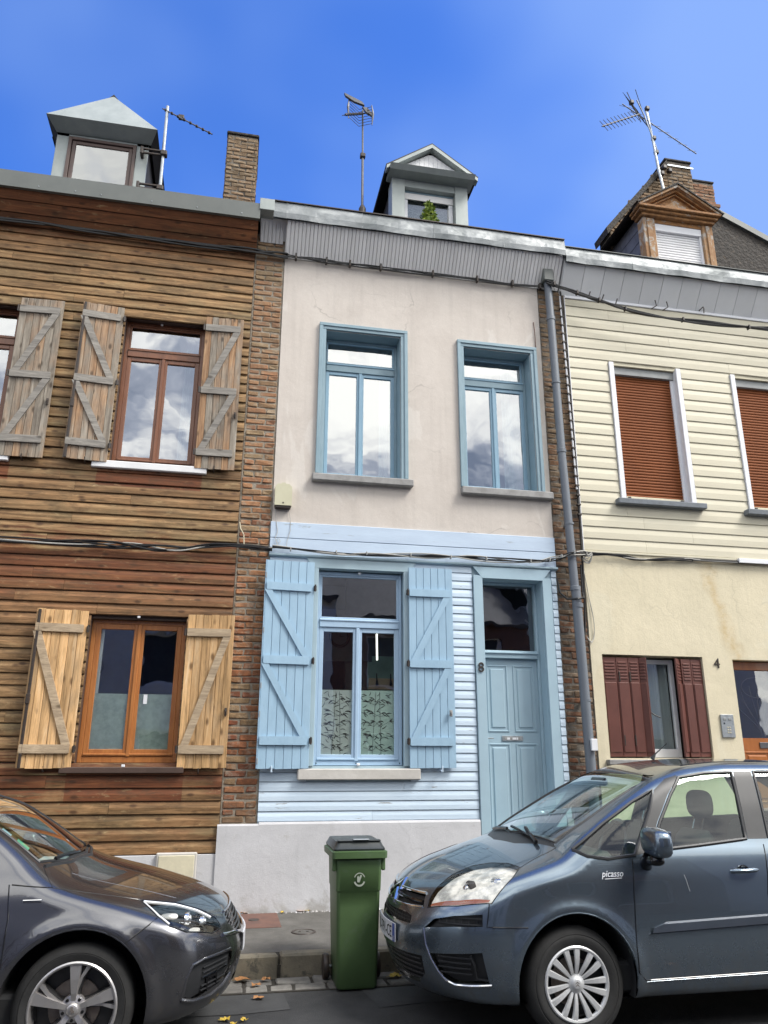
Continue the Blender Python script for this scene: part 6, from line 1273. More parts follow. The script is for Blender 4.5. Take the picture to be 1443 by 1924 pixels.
# ================================================================= people carrier
c = car1
for sg in (-1, 1):
    V = (0, -sg, 0); m = lambda pts: [(x, y*-sg, z) for x, y, z in pts]          # outlines traced on the near (y<0) side, mirrored
    sd = lambda pts: [(x, sg*.9, z) for x, z in pts]
    c.cut('bumper', sd([(-.3, .0), (-.3, .705), (.17, .722), (.33, .755), (.50, .785), (.475, .66), (.76, .655), (.76, .0)]), V, sg, thr=.06)
    c.cut('door', sd([(1.50, 1.03), (1.47, .83), (1.445, .52), (1.45, .38), (1.50, .33), (2.42, .34), (2.44, .80), (2.51, 1.13), (2.56, 1.56), (2.40, 1.605), (2.12, 1.59), (1.98, 1.545), (1.74, 1.38)]), V, sg)
    c.cut('rear_door', sd([(2.435, .345), (3.30, .36), (3.42, .62), (3.56, .85), (3.60, 1.13), (3.50, 1.35), (3.36, 1.52), (3.0, 1.60), (2.575, 1.60), (2.525, 1.13), (2.455, .80)]), V, sg)
    c.cut('qglass', sd([(1.115, 1.085), (1.36, 1.235), (1.62, 1.375), (1.80, 1.452), (1.73, 1.33), (1.60, 1.15), (1.525, 1.052), (1.33, 1.033), (1.19, 1.05)]), V, sg)
    c.cut('fglass', sd([(1.66, 1.075), (1.78, 1.25), (1.92, 1.42), (2.035, 1.535), (2.25, 1.565), (2.475, 1.572), (2.43, 1.33), (2.395, 1.135), (2.0, 1.10)]), V, sg)
    c.cut('rglass', sd([(2.575, 1.14), (2.615, 1.36), (2.655, 1.575), (2.95, 1.572), (3.25, 1.53), (3.40, 1.36), (3.46, 1.17)]), V, sg)
    c.cut('cglass', sd([(3.56, 1.18), (3.50, 1.36), (3.40, 1.50), (3.62, 1.46), (3.92, 1.30), (3.98, 1.19)]), V, sg)
    c.cut('pillar', sd([(1.535, 1.052), (1.61, 1.15), (1.74, 1.33), (1.81, 1.452), (1.93, 1.525), (2.03, 1.55), (2.02, 1.53), (1.90, 1.42), (1.76, 1.25), (1.645, 1.068)]), V, sg)
    c.cut('pillar', sd([(2.41, 1.135), (2.445, 1.33), (2.49, 1.577), (2.64, 1.577), (2.60, 1.36), (2.56, 1.135)]), V, sg)
    c.cut('slot', m([(.15, -.55, .615), (.20, -.60, .672), (.30, -.71, .705), (.455, -.83, .728), (.45, -.84, .66), (.30, -.72, .645)]), (.55, -sg*.83, 0), sg)
    c.cut('vent', m([(.155, -.58, .47), (.44, -.84, .515), (.475, -.85, .345), (.29, -.70, .325), (.24, -.64, .35)]), (.55, -sg*.83, 0), sg)
    c.cut('hlight', m([(.172, -.53, .73), (.19, -.51, .77), (.25, -.48, .83), (.37, -.445, .905), (.52, -.44, .958), (.63, -.50, .98), (.72, -.60, .987), (.765, -.71, .975), (.68, -.79, .925), (.58, -.83, .86), (.515, -.84, .79), (.33, -.71, .757)]), (.45, -sg*.70, -.55), sg)
    arch(c, 1.05, .335, .395, sg); arch(c, 3.78, .335, .395, sg)
H = [c.cut('hood', [(.205, -.46, .9), (.12, -.12, .9), (.115, 0, .9), (.12, .12, .9), (.205, .46, .9), (.37, .42, .9), (.54, .42, 1), (.64, .48, 1), (.73, .585, 1), (.80, .70, 1), (.92, .66, 1), (1.045, .655, 1), (.99, .50, 1), (.88, .30, 1.), (.83, 0, 1), (.88, -.30, 1.), (.99, -.50, 1), (1.045, -.655, 1), (.92, -.66, 1), (.80, -.70, 1), (.73, -.585, 1), (.64, -.48, 1), (.54, -.42, 1), (.37, -.42, .9)], (0, 0, -1), 0)]
c.cut('cowl', [(.83, 0, 1.), (.88, .30, 1), (.99, .50, 1), (1.045, .655, 1), (1.055, .60, 1), (1.00, .35, 1), (.955, 0, 1), (1.00, -.35, 1), (1.055, -.60, 1), (1.045, -.655, 1), (.99, -.50, 1), (.88, -.30, 1)], (0, 0, -1), 0)
c.cut('screen', [(.965, 0, 1), (1.01, .35, 1), (1.065, .605, 1), (1.30, .60, 1.2), (1.62, .565, 1), (1.95, .52, 1), (2.14, .49, 1), (2.05, .25, 1), (2.02, 0, 1), (2.05, -.25, 1), (2.14, -.49, 1), (1.95, -.52, 1), (1.62, -.565, 1), (1.30, -.60, 1.2), (1.065, -.605, 1), (1.01, -.35, 1)], (0, 0, -1), 0)
c.cut('grille', [(0, -.49, .725), (0, -.44, .797), (0, -.12, .785), (0, .12, .785), (0, .44, .797), (0, .49, .725), (0, .33, .705), (0, 0, .695), (0, -.33, .705)], (1, 0, 0), 0)
c.cut('slot1', [(0, -.41, .615), (0, -.405, .66), (0, -.32, .672), (0, 0, .66), (0, .32, .672), (0, .405, .66), (0, .41, .615), (0, 0, .60)], (1, 0, 0), 0)
c.cut('lowgrille', [(0, -.52, .445), (0, 0, .425), (0, .52, .445), (0, .51, .34), (0, .42, .27), (0, 0, .245), (0, -.42, .27), (0, -.51, .34)], (1, 0, 0), 0)
def idx(c, nm): return [i for i, n in enumerate(c.reg) if n == nm]
def finish(c, glassy, extra=()):
    for nm, gm in glassy:
        for k in idx(c, nm): c.piece(k, {'screen': 'windscreen'}.get(nm, 'window_glass'), gm, off=-.004)
    c.piece(idx(c, 'body')[0], 'body', c.paint)
c.tidy('bumper')
finish(c, (('qglass', M['glasscar']), ('fglass', M['glasscar']), ('rglass', M['glasscar']), ('cglass', M['glasscar']), ('screen', M['screen'])))
c.piece(idx(c, 'bumper'), 'bumper', c.paint); c.piece(idx(c, 'hood'), 'bonnet', c.paint); c.piece(idx(c, 'cowl'), 'cowl', M['blackp'], off=-.002)
doors = {}
for nm in ('door', 'rear_door'):
    for k, sg in zip(idx(c, nm), (-1, 1)): doors[nm, sg] = c.piece(k, nm, c.paint)
for k in idx(c, 'slot')+idx(c, 'vent')+idx(c, 'grille')+idx(c, 'slot1')+idx(c, 'lowgrille'): c.piece(k, 'air_intake', M['blackp'], off=-.035, wall=.0)
for k in idx(c, 'pillar'): c.piece(k, 'pillar_trim', M['blackp'], off=.0015, wall=.0)
for k in idx(c, 'hlight'):
    hl = c.piece(k, 'headlight', M['lens'], off=.001); c.piece(k, 'reflector', M['reflector'], parent=hl, off=-.03, wall=.0)
for sg in (-1, 1):
    V = (0, -sg, 0); m = lambda pts: [(x, y*-sg, z) for x, y, z in pts]; sd = lambda pts: [(x, sg*.9, z) for x, z in pts]; VO = (.55, -sg*.83, 0)
    # lamp internals and amber strip
    for x, y, z, r in ((.42, .60, .835, .055), (.57, .68, .87, .045)):
        g = G().lathe([(r, -.04), (r*1.05, .0), (r*.9, .012), (r*.86, -.03), (0, -.035)], (0, 0, 0), 'x', 20); g.v = [(x-p[0]*.8+.02, sg*(y+p[1]*1.-p[0]*.35), z+p[2]) for p in g.v]; c.G(g, 'lamp_ring', M['alloydk'] if r > .05 else M['chrome'], smooth=True)
        g = blob((x+.01, sg*y, z), (r*.55, r*.6, r*.6)); c.G(g, 'bulb', M['chrome'], smooth=True)
    am = m([(.19, -.545, .745), (.34, -.70, .771), (.50, -.825, .80)]); Q = c.proj([V3(a)+(V3(b)-V3(a))*t for a, b in zip(am, am[1:]) for t in (0, .25, .5, .75)]+[V3(am[-1])], (.45, -sg*.70, -.55), .003); g = G()
    pts_ = Q; n_ = len(pts_); wv = [.007+.006*min(i, n_-1-i, 2)/2 for i in range(n_)]; g.add([(p.x, p.y, p.z-w_) for p, w_ in zip(pts_, wv)]+[(p.x+.012, p.y-sg*.0+.0, p.z+w_) for p, w_ in zip(pts_, wv)], [(i, i+1, n_+i+1, n_+i) for i in range(n_-1)]); c.G(g, 'indicator_strip', M['amber'])
    c.line('headlight_edge', m([(.172, -.53, .73), (.33, -.71, .757), (.515, -.84, .79), (.58, -.83, .86), (.68, -.79, .925), (.765, -.71, .975), (.72, -.60, .987), (.63, -.50, .98), (.52, -.44, .958), (.37, -.445, .905), (.25, -.48, .83), (.19, -.51, .77)]), (.45, -sg*.70, -.55), .003, M['gloss'], closed=True, step=.03)
    # seals round the windows
    c.line('window_seal', sd([(1.115, 1.085), (1.36, 1.235), (1.62, 1.375), (1.80, 1.452), (1.73, 1.33), (1.60, 1.15), (1.525, 1.052), (1.33, 1.033), (1.19, 1.05)]), V, .012, M['blackp'], closed=True)
    c.line('window_seal', sd([(1.66, 1.075), (1.78, 1.25), (1.92, 1.42), (2.035, 1.535), (2.25, 1.565), (2.475, 1.572), (2.43, 1.33), (2.395, 1.135), (2.0, 1.10)]), V, .012, M['blackp'], closed=True)
    c.line('window_seal', sd([(2.575, 1.14), (2.615, 1.36), (2.655, 1.575), (2.95, 1.572), (3.25, 1.53), (3.40, 1.36), (3.46, 1.17)]), V, .012, M['blackp'], closed=True)
    # seams
    for pl_ in ([(1.50, 1.03), (1.47, .83), (1.445, .52), (1.45, .38), (1.50, .33), (2.42, .34)], [(2.42, .34), (2.445, .80), (2.515, 1.10)], [(.50, .785), (.475, .66), (.73, .655)], [(2.455, .345), (3.30, .36), (3.42, .62), (3.56, .85), (3.60, 1.13)]): c.line('panel_gap', sd(pl_), V, .0045, M['gloss'], off=-.001)
    c.line('panel_gap', m([(.765, -.715, .975), (.80, -.70, .99), (.92, -.66, 1.04), (1.05, -.655, 1.09)]), (0, sg*-.5, -1), .0035, M['gloss'], off=-.001)
    c.line('sill_highlight', sd([(1.50, .322), (2.42, .332), (3.28, .345)]), V, .004, c.paint, off=0)
    # protective strip
    Q = c.proj([V3((x, sg*.9, .625+.032*(x-1.56))) for x in np.linspace(1.56, 2.41, 12)], V, 0); g = G(); v = []
    for i, p in enumerate(Q):
        h_ = .032 if i else .004; v += [(p.x-(0 if i else .02), p.y, p.z-.034), (p.x, p.y+sg*.016, p.z-.024), (p.x+.01, p.y+sg*.016, p.z+h_*.7), (p.x+.03, p.y, p.z+h_)]
    g.add(v, [(4*i+j, 4*i+j+1, 4*i+5+j, 4*i+4+j) for i in range(11) for j in range(3)]); c.G(g, 'rubbing_strip', M['strip'], doors['door', sg])
    # handle
    a = c.side(2.30, .945, sg); g = G().lathe([(0, -.006), (.032, -.002), (.036, .003), (.03, .004)], (0, 0, 0), 'y', 18); g.v = [(2.295+p[0]*1.25, a.y+sg*p[1], .945+p[2]) for p in g.v]; c.G(g, 'handle_cup', M['gloss'], doors['door', sg])
    g = G(); n = 8; g.tube([(2.20+.20*i/n, a.y+sg*(.012+.022*math.sin(math.pi*min(1, max(0, i/n)))**.5), .945+.004*i/n) for i in range(n+1)], [.008, .0125, .013, .013, .013, .013, .013, .0125, .008], 10); c.G(g, 'door_handle', c.paint, doors['door', sg], smooth=True)
    # mirror
    mo = blob((1.60, sg*1.0, 1.145), (.062, .115, .088), 3.2, 24, 14); mo.v = [(p[0]+.25*(abs(p[1])-1.0)*.5, p[1], p[2]-.08*(abs(p[1])-1.0)) for p in mo.v]; mi = c.G(mo, 'wing_mirror', c.paint, smooth=True)
    g = blob((1.60, sg*.96, 1.035), (.05, .075, .035), 2.5); c.G(g, 'mirror_foot', M['gloss'], mi, smooth=True); g = G().tube([(1.585, sg*.93, 1.05), (1.58, sg*.87, 1.01), (1.60, sg*.83, .985)], [.045, .038, .045], 12); c.G(g, 'mirror_arm', M['gloss'], mi, smooth=True)
    g = blob((1.555, sg*.975, 1.03), (.008, .032, .012), 3); c.G(g, 'repeater_lamp', M['lens'], mi, smooth=True); yz_box(c, 'mirror_glass', M['chrome'], mi, (1.658, sg*1.0, 1.15), (.006, .18, .13), 0, .01)
    # slats in the intakes and bright edge strip
    for z in (.655, .69): c.line('slat', m([(.21, -.62, z), (.30, -.72, z+.004), (.445, -.84, z+.010)]), VO, .005, M['blackp'], off=-.012)
    for i in range(6): c.line('mesh_rib', m([(.22+.04*i, -.63-.036*i, .65), (.22+.04*i, -.63-.036*i, .70)]), VO, .003, M['blackp'], off=-.014)
    for i, z in enumerate((.375, .405, .435, .465)): c.line('slat', m([(.215+.0*i, -.615, z-.005), (.30, -.71, z), (.38, -.79, z+.006)]), VO, .0055, M['blackp'], off=-.014)
    c.line('fog_surround', m([(.38, -.79, .49), (.40, -.80, .44), (.41, -.81, .36), (.47, -.85, .355)]), VO, .008, M['blackp'], off=-.012)
    c.line('chrome_strip', m([(.145, -.54, .61), (.150, -.56, .52), (.175, -.595, .44), (.215, -.62, .375), (.255, -.65, .33), (.30, -.70, .312), (.38, -.77, .32), (.49, -.85, .335)]), VO, .0085, M['chrome'], off=-.002, step=.025, n=8)
    # headlight/bonnet edge, badges on flank
    liner(c, 1.05, .335, .395, sg); liner(c, 3.78, .335, .395, sg)
    for X in (1.05, 3.78):
        c.line('arch_lip', [(X+.397*math.cos(t_), sg*.9, .335+.397*math.sin(t_)) for t_ in np.linspace(-.12, math.pi+.12, 26)], V, .007, c.paint, off=-.006, n=8); wheel(c, '', X, sg, .325, .212, 'cover', yout=.862)
    # sill underside skirt, roof rail line
    c.line('roof_gap', [(2.14, sg*.49, 1.6), (2.5, sg*.50, 1.6), (3.2, sg*.50, 1.6), (3.9, sg*.50, 1.5)], (0, 0, -1), .004, M['gloss'])
    # tail lamp
    c.line('tail_lamp', [(4.36, sg*.80, .95), (4.35, sg*.78, 1.15), (4.25, sg*.74, 1.35)], (-1, 0, 0), .035, M['amber'], off=0)
c.line('screen_frit', [(.965, 0, 1), (1.01, .35, 1), (1.065, .605, 1), (1.30, .60, 1.2), (1.62, .565, 1), (1.95, .52, 1), (2.14, .49, 1), (2.05, .25, 1), (2.02, 0, 1), (2.05, -.25, 1), (2.14, -.49, 1), (1.95, -.52, 1), (1.62, -.565, 1), (1.30, -.60, 1.2), (1.065, -.605, 1), (1.01, -.35, 1)], (0, 0, -1), .009, M['blackp'], closed=True, off=-.002)
# grille bars with the double chevron
gb = c.line('grille_bar', [(0, y_, .797-.012*(1-abs(y_)/.44)) for y_ in np.linspace(-.44, .44, 15)], (1, 0, 0), .0095, M['chrome'], off=.001, step=.05, n=8); c.line('grille_bar', [(0, y_, .70+.022*(abs(y_)/.48)**2) for y_ in np.linspace(-.48, .48, 15)], (1, 0, 0), .0085, M['chrome'], off=.001, step=.05, n=8)
c.line('grille_slat', [(0, y_, .748+.008*abs(y_)) for y_ in np.linspace(-.45, .45, 13)], (1, 0, 0), .013, M['gloss'], off=-.012, n=8)
for dz in (0, .062):
    g = G()
    for s_ in (-1, 1):
        pr = [(0, .745+dz), (s_*.085, .690+dz), (s_*.085, .712+dz), (0, .777+dz)]; q = []
        for y_, z_ in pr: h_ = c.hit((-1, y_, z_), (1, 0, 0)); q.append((h_.x if h_ else .1, y_, z_))
        g.add([(a-.020, b, d) for a, b, d in q]+[(a+.01, b, d) for a, b, d in q], [(0, 1, 2, 3), (4, 5, 6, 7), (0, 1, 5, 4), (1, 2, 6, 5), (2, 3, 7, 6), (3, 0, 4, 7)])
    c.G(g, 'chevron_emblem', M['chrome'])
for z in (.29, .32, .35, .38, .41): c.line('slat', [(0, y_, z+.01*abs(y_)) for y_ in np.linspace(-.49, .49, 13)], (1, 0, 0), .006, M['blackp'], off=-.012)
for z in (.63, .648): c.line('slat', [(0, y_, z) for y_ in np.linspace(-.39, .39, 11)], (1, 0, 0), .004, M['blackp'], off=-.012)
for i in range(-8, 9): c.line('mesh_rib', [(0, i*.045, .61), (0, i*.045, .665)], (1, 0, 0), .003, M['blackp'], off=-.014)
# number plate, slightly bowed with the bumper
Xp = lambda y_: .008+.36*y_*y_-.022
g = G(); ys_ = np.linspace(-.26, .26, 9); v = []
for y_ in ys_: v += [(Xp(y_), y_, .475), (Xp(y_), y_, .587), (Xp(y_)+.008, y_, .587), (Xp(y_)+.008, y_, .475)]
g.add(v, [(4*i+j, 4*i+(j+1) % 4, 4*i+4+(j+1) % 4, 4*i+4+j) for i in range(8) for j in range(4)]+[(0, 1, 2, 3), (35, 34, 33, 32)]); pt = c.G(g, 'number_plate', M['plate'])
for y0_, y1_ in ((-.26, -.218), (.218, .26)): g = G(); g.add([(Xp(y0_)-.0015, y0_, .476), (Xp(y1_)-.0015, y1_, .476), (Xp(y1_)-.0015, y1_, .586), (Xp(y0_)-.0015, y0_, .586)], [(0, 1, 2, 3)]); c.G(g, 'plate_band', M['plateblue'], pt)
# seen from the front the reader's right is local y < 0 ... the text runs from +y to -y
lettering(c, 'BD-791-CE', .075, M['gloss'], pt, lambda u, v_, w_: (Xp(-u)-.002+w_*0, -u*1., .494+v_), 'plate_text', sx=.86)
lettering(c, '60', .03, M['plate'], pt, lambda u, v_, w_: (Xp(-u-.239)-.003, -u-.239, .484+v_), 'plate_code', sx=.8)
a = c.side(1.335, .94, -1); lettering(c, 'picasso', .040, M['whitepvc'], c.root, lambda u, v_, w_: (1.335+u, c.side(1.335+u, .93+v_, -1).y-.004-w_, .93+v_), 'badge_text', sx=.95, shear=.35)
c.line('badge_underline', [(1.28, -.9, .917), (1.40, -.9, .921)], (0, 1, 0), .0022, M['whitepvc'], off=.001)
c.line('scratch', [(1.850, -.9, .93), (1.858, -.9, .90), (1.872, -.9, .83)], (0, 1, 0), .0016, M['silver'], off=0)
# wipers
for pl_ in ([(.99, -.44, 1.2), (.985, -.20, 1.2), (1.00, .05, 1.2)], [(.99, .45, 1.2), (.975, .25, 1.2), (.975, .08, 1.2)]): c.line('wiper', pl_, (0, 0, -1), .011, M['gloss'], off=.014)
c.line('wiper_arm', [(.975, -.50, 1.2), (1.0, -.30, 1.2), (1.02, -.20, 1.2)], (0, 0, -1), .014, M['gloss'], off=.022)
g = G().tube([(2.20, 0, 1.66), (2.23, 0, 1.70), (2.34, 0, 1.78)], [.02, .006, .003], 8); c.G(g, 'roof_aerial', M['gloss'])
# cabin
def cabin(c, X0, X1, zd, zf, sx_, zs, hr, steer=True):
    car = c; ins = car.G(G().box(X0, X1, -.80, .80, .24, zf, .02), 'cabin_floor', M['trim'])
    car.G(G().box(X0+.05, X0+.40, -.72, .72, zd-.25, zd, .04), 'dashboard', M['trim']); 
    for s_ in (-1, 1):
        for k, xx in enumerate((sx_, sx_+.95)):
            y_ = s_*.37; st = car.G(G().box(xx-.28, xx+.25, y_-.25, y_+.25, zf, zs, .06), 'seat', M['seat'], ins)
            g = G(); g.box(-.06, .06, -.24, .24, 0, hr-.16-zs, .05); a_ = .20; g.v = [(xx+.20+p[0]+p[2]*a_, y_+p[1]*(1-.25*max(0, p[2]/(hr-zs))), zs-.02+p[2]) for p in g.v]; car.G(g, 'backrest', M['seat'], st)
            g = blob((xx+.22+(hr-zs)*.21, y_, hr-.005), (.055, .135, .10), 3); car.G(g, 'headrest', M['seat'], st, smooth=True)
            for q in (-.06, .06): car.G(G().tube([(xx+.21+(hr-zs-.17)*.2, y_+q, hr-.20), (xx+.22+(hr-zs)*.2, y_+q, hr-.08)], .007, 6), 'headrest_post', M['chrome'], st)
    if steer: g = G().lathe([(.17, 0), (.185, .012), (.20, 0), (.185, -.012)], (0, 0, 0), 'x', 28, closed=True); g.v = [(X0+.55+p[0]*.9+p[2]*.35, car.near*.37+p[1], zd+.0+p[2]*.93) for p in g.v]; car.G(g, 'steering_wheel', M['gloss'], ins, smooth=True)
cabin(c, 1.05, 4.0, 1.06, .42, 1.98, .68, 1.345)
car1.G(G().box(1.7, 1.74, -.12, .12, 1.46, 1.52, .015), 'rear_view_mirror', M['gloss'])
# ================================================================= hatchback
c = car2
for sg in (-1, 1):
    V = (0, -sg, 0); m = lambda pts: [(x, y*sg, z) for x, y, z in pts]; sd = lambda pts: [(x, sg*.9, z) for x, z in pts]
    c.cut('bumper', sd([(-.3, .0), (-.3, .60), (.10, .62), (.20, .63), (.36, .675), (.535, .765), (.70, .655), (.70, .0)]), V, sg, thr=.06)
    c.cut('door', sd([(1.50, 1.02), (1.375, .965), (1.345, .80), (1.345, .55), (1.37, .36), (2.40, .36), (2.42, .75), (2.47, .98), (2.47, 1.36), (2.1, 1.37), (1.85, 1.28)]), V, sg)
    c.cut('rear_door', sd([(2.42, .36), (3.15, .38), (3.25, .65), (3.42, .85), (3.45, 1.05), (3.30, 1.25), (2.90, 1.35), (2.50, 1.37), (2.49, .98), (2.44, .75)]), V, sg)
    c.cut('fglass', sd([(1.46, 1.01), (1.62, 1.14), (1.84, 1.265), (2.05, 1.345), (2.40, 1.36), (2.42, 1.0)]), V, sg)
    c.cut('rglass', sd([(2.52, 1.0), (2.51, 1.355), (2.88, 1.33), (3.22, 1.22), (3.34, 1.07), (3.30, 1.02)]), V, sg)
    c.cut('vent', m([(.345, .82, .345), (.335, .82, .44), (.31, .80, .50), (.25, .74, .515), (.09, .48, .515), (.09, .47, .42), (.12, .50, .37), (.30, .77, .32)]), (.55, -sg*.83, 0), sg)
    c.cut('hlight', m([(.645, .69, .845), (.60, .665, .842), (.45, .585, .81), (.30, .555, .765), (.20, .54, .705), (.155, .56, .655), (.21, .66, .645), (.36, .81, .685), (.45, .845, .725), (.535, .805, .775)]), (.5, -sg*.75, -.43), sg)
    arch(c, .95, .335, .40, sg); arch(c, 3.57, .335, .40, sg)
c.cut('hood', [(.12, 0, 1), (.13, .25, 1), (.20, .50, 1), (.30, .54, 1), (.45, .575, 1), (.64, .675, 1), (.88, .735, 1), (1.14, .80, 1), (1.20, .72, 1), (1.24, .665, 1), (1.13, .42, 1), (1.06, 0, 1), (1.13, -.42, 1), (1.24, -.665, 1), (1.20, -.72, 1), (1.14, -.80, 1), (.88, -.735, 1), (.64, -.675, 1), (.45, -.575, 1), (.30, -.54, 1), (.20, -.50, 1), (.13, -.25, 1)], (0, 0, -1), 0)
c.cut('screen', [(1.09, 0, 1), (1.15, .42, 1), (1.26, .65, 1), (1.55, .60, 1.2), (1.85, .545, 1), (1.97, .52, 1), (1.88, .25, 1), (1.86, 0, 1), (1.88, -.25, 1), (1.97, -.52, 1), (1.85, -.545, 1), (1.55, -.60, 1.2), (1.26, -.65, 1), (1.15, -.42, 1)], (0, 0, -1), 0)
c.cut('grille', [(0, -.44, .655), (0, -.40, .70), (0, -.34, .715), (0, .34, .715), (0, .40, .70), (0, .44, .655), (0, .36, .61), (0, .30, .575), (0, -.30, .575), (0, -.36, .61)], (1, 0, 0), 0)
c.cut('lowgrille', [(0, -.40, .44), (0, .40, .44), (0, .36, .31), (0, -.36, .31)], (1, 0, 0), 0)
c.tidy('bumper')
finish(c, (('fglass', M['glasscar']), ('rglass', M['glasscar']), ('screen', M['screen'])))
c.piece(idx(c, 'bumper'), 'bumper', c.paint); c.piece(idx(c, 'hood'), 'bonnet', c.paint)
for nm in ('door', 'rear_door'):
    for k, sg in zip(idx(c, nm), (-1, 1)): doors[nm+'2', sg] = c.piece(k, nm, c.paint)
for k in idx(c, 'vent'): c.piece(k, 'air_intake', M['blackp'], off=-.02, wall=.0)
for k in idx(c, 'grille')+idx(c, 'lowgrille'): c.piece(k, 'grille_recess', M['gloss'], off=-.035, wall=.0)
for k in idx(c, 'hlight'):
    hl = c.piece(k, 'headlight', M['lens'], off=.001); c.piece(k, 'reflector', M['gloss'], parent=hl, off=-.045, wall=.0)
for sg in (-1, 1):
    V = (0, -sg, 0); m = lambda pts: [(x, y*sg, z) for x, y, z in pts]; sd = lambda pts: [(x, sg*.9, z) for x, z in pts]; VO = (.55, -sg*.83, 0); VH = (.5, -sg*.75, -.43)
    c.line('headlight_edge', m([(.645, .69, .845), (.45, .585, .81), (.30, .555, .765), (.20, .54, .705), (.155, .56, .655), (.21, .66, .645), (.36, .81, .685), (.45, .845, .725), (.535, .805, .775)]), VH, .004, M['gloss'], closed=True, step=.03)
    M.setdefault('drl', emit('daytime lamp strip', (.85, .87, .9), .0)); 
    c.line('light_strip', m([(.63, .685, .836), (.45, .60, .80), (.32, .575, .762), (.23, .565, .715)]), VH, .009, M['whitepvc'], off=-.004, step=.03); c.line('light_strip', m([(.63, .69, .832), (.53, .79, .772), (.46, .83, .735)]), VH, .008, M['whitepvc'], off=-.004, step=.03)
    for x, y, z, r in ((.36, .665, .725, .040), (.27, .62, .70, .034)):
        g = G().lathe([(r, -.03), (r*1.1, .0), (r, .01), (r*.85, -.02), (0, -.03)], (0, 0, 0), 'x', 20); g.v = [(x-p[0]*.7, sg*(y+p[1]-p[0]*.5), z+p[2]) for p in g.v]; c.G(g, 'lamp_ring', M['chrome'], smooth=True); c.G(blob((x+.0, sg*y, z), (r*.6, r*.7, r*.7)), 'bulb', M['chrome'], smooth=True)
    g = blob((.47, sg*.735, .755), (.05, .04, .016), 3); c.G(g, 'lamp_shell', M['reflector'], smooth=True); g = blob((.32, sg*.70, .672), (.035, .04, .010), 3); c.G(g, 'lamp_shell', M['reflector'], smooth=True)
    for pl_ in ([(1.375, .965), (1.345, .80), (1.345, .55), (1.37, .36), (2.40, .36)], [(2.42, .36), (2.43, .75), (2.48, .98)], [(.535, .765), (.70, .655)]): c.line('panel_gap', sd(pl_), V, .0045, M['gloss'], off=-.001)
    c.line('panel_gap', m([(.20, .50, .70), (.30, .545, .765), (.45, .58, .81), (.64, .68, .845), (.88, .735, .89), (1.14, .80, .94)]), VH, .0035, M['gloss'], off=-.0015); c.line('panel_gap', m([(1.14, .80, .94), (1.36, .83, .965)]), V, .0045, M['gloss'], off=-.001); c.line('panel_gap', m([(1.14, .80, .94), (1.20, .72, 1.), (1.23, .665, 1.03)]), (0, -sg*.5, -1), .0035, M['gloss'], off=-.0015)
    c.line('bonnet_crease', m([(.45, .50, .9), (.75, .54, 1), (1.08, .56, 1)]), (0, 0, -1), .008, c.paint, off=-.0065)
    for poly in ([(1.46, 1.01), (1.62, 1.14), (1.84, 1.265), (2.05, 1.345), (2.40, 1.36), (2.42, 1.0)], [(2.52, 1.0), (2.51, 1.355), (2.88, 1.33), (3.22, 1.22), (3.34, 1.07), (3.30, 1.02)]): c.line('window_seal', sd(poly), V, .012, M['blackp'], closed=True)
    for z, r_, mt in ((.485, .005, 'blackp'), (.46, .005, 'blackp'), (.435, .008, 'chrome'), (.385, .005, 'blackp'), (.36, .005, 'blackp')): c.line('slat', m([(.115, .51, z), (.18, .62, z-.004), (.25, .72, z-.012)]), VO, r_, M[mt], off=-.012)
    c.line('intake_lip', m([(.36, .83, .335), (.30, .77, .312), (.20, .66, .305), (.13, .53, .33), (.085, .46, .375)]), VO, .013, c.paint, off=-.003, n=8); c.line('intake_lip', m([(.36, .83, .335), (.345, .82, .44), (.315, .80, .51), (.25, .74, .525), (.10, .49, .525)]), VO, .009, c.paint, off=-.003, n=8)
    c.line('fog_lamp', m([(.22, .69, .41), (.17, .61, .41), (.16, .60, .345), (.21, .68, .34)]), VO, .010, M['gloss'], closed=True, off=-.014)
    c.line('chrome_lip', m([(.15, .575, .615), (.11, .49, .605), (.085, .42, .60), (.068, .36, .585)]), VO, .0115, M['chrome'], off=.003, step=.03, n=8)
    liner(c, .95, .335, .40, sg); liner(c, 3.57, .335, .40, sg)
    for X in (.95, 3.57): c.line('arch_lip', [(X+.402*math.cos(t_), sg*.9, .335+.402*math.sin(t_)) for t_ in np.linspace(-.12, math.pi+.12, 26)], V, .007, c.paint, off=-.006, n=8); wheel(c, '', X, sg, .33, .235, 'alloy', yout=.868)
    a = c.side(1.23, .885, sg); g = G().box(1.18, 1.285, a.y-.004*sg if sg > 0 else a.y-.006, a.y+.006 if sg > 0 else a.y+.004, .872, .889, .003); c.G(g, 'badge', M['chrome'])
    mo = blob((1.66, sg*.99, 1.03), (.06, .11, .075), 3.2, 24, 14); mi = c.G(mo, 'wing_mirror', c.paint, smooth=True); g = G().tube([(1.65, sg*.92, 1.0), (1.62, sg*.80, .98)], [.03, .035], 12); c.G(g, 'mirror_arm', M['gloss'], mi, smooth=True)
    a = c.side(2.25, .86, sg); g = G().tube([(2.16+.2*i/8, a.y+sg*(.012+.02*math.sin(math.pi*i/8)**.5), .865) for i in range(9)], .011, 8); c.G(g, 'door_handle', c.paint, doors['door2', sg], smooth=True)
c.line('chrome_lip', [(0, y_, .585-.03*(1-(y_/.34)**2)) for y_ in np.linspace(-.36, .36, 15)], (1, 0, 0), .0125, M['chrome'], off=.004, n=8, step=.05); c.line('grille_top', [(0, y_, .715-.01*abs(y_)) for y_ in np.linspace(-.38, .38, 15)], (1, 0, 0), .008, M['chrome'], off=.002, n=8, step=.05)
for z in (.60, .625, .65, .675, .695): c.line('slat', [(0, y_, z) for y_ in np.linspace(-.36, .36, 13)], (1, 0, 0), .006, M['alloydk'], off=-.010)
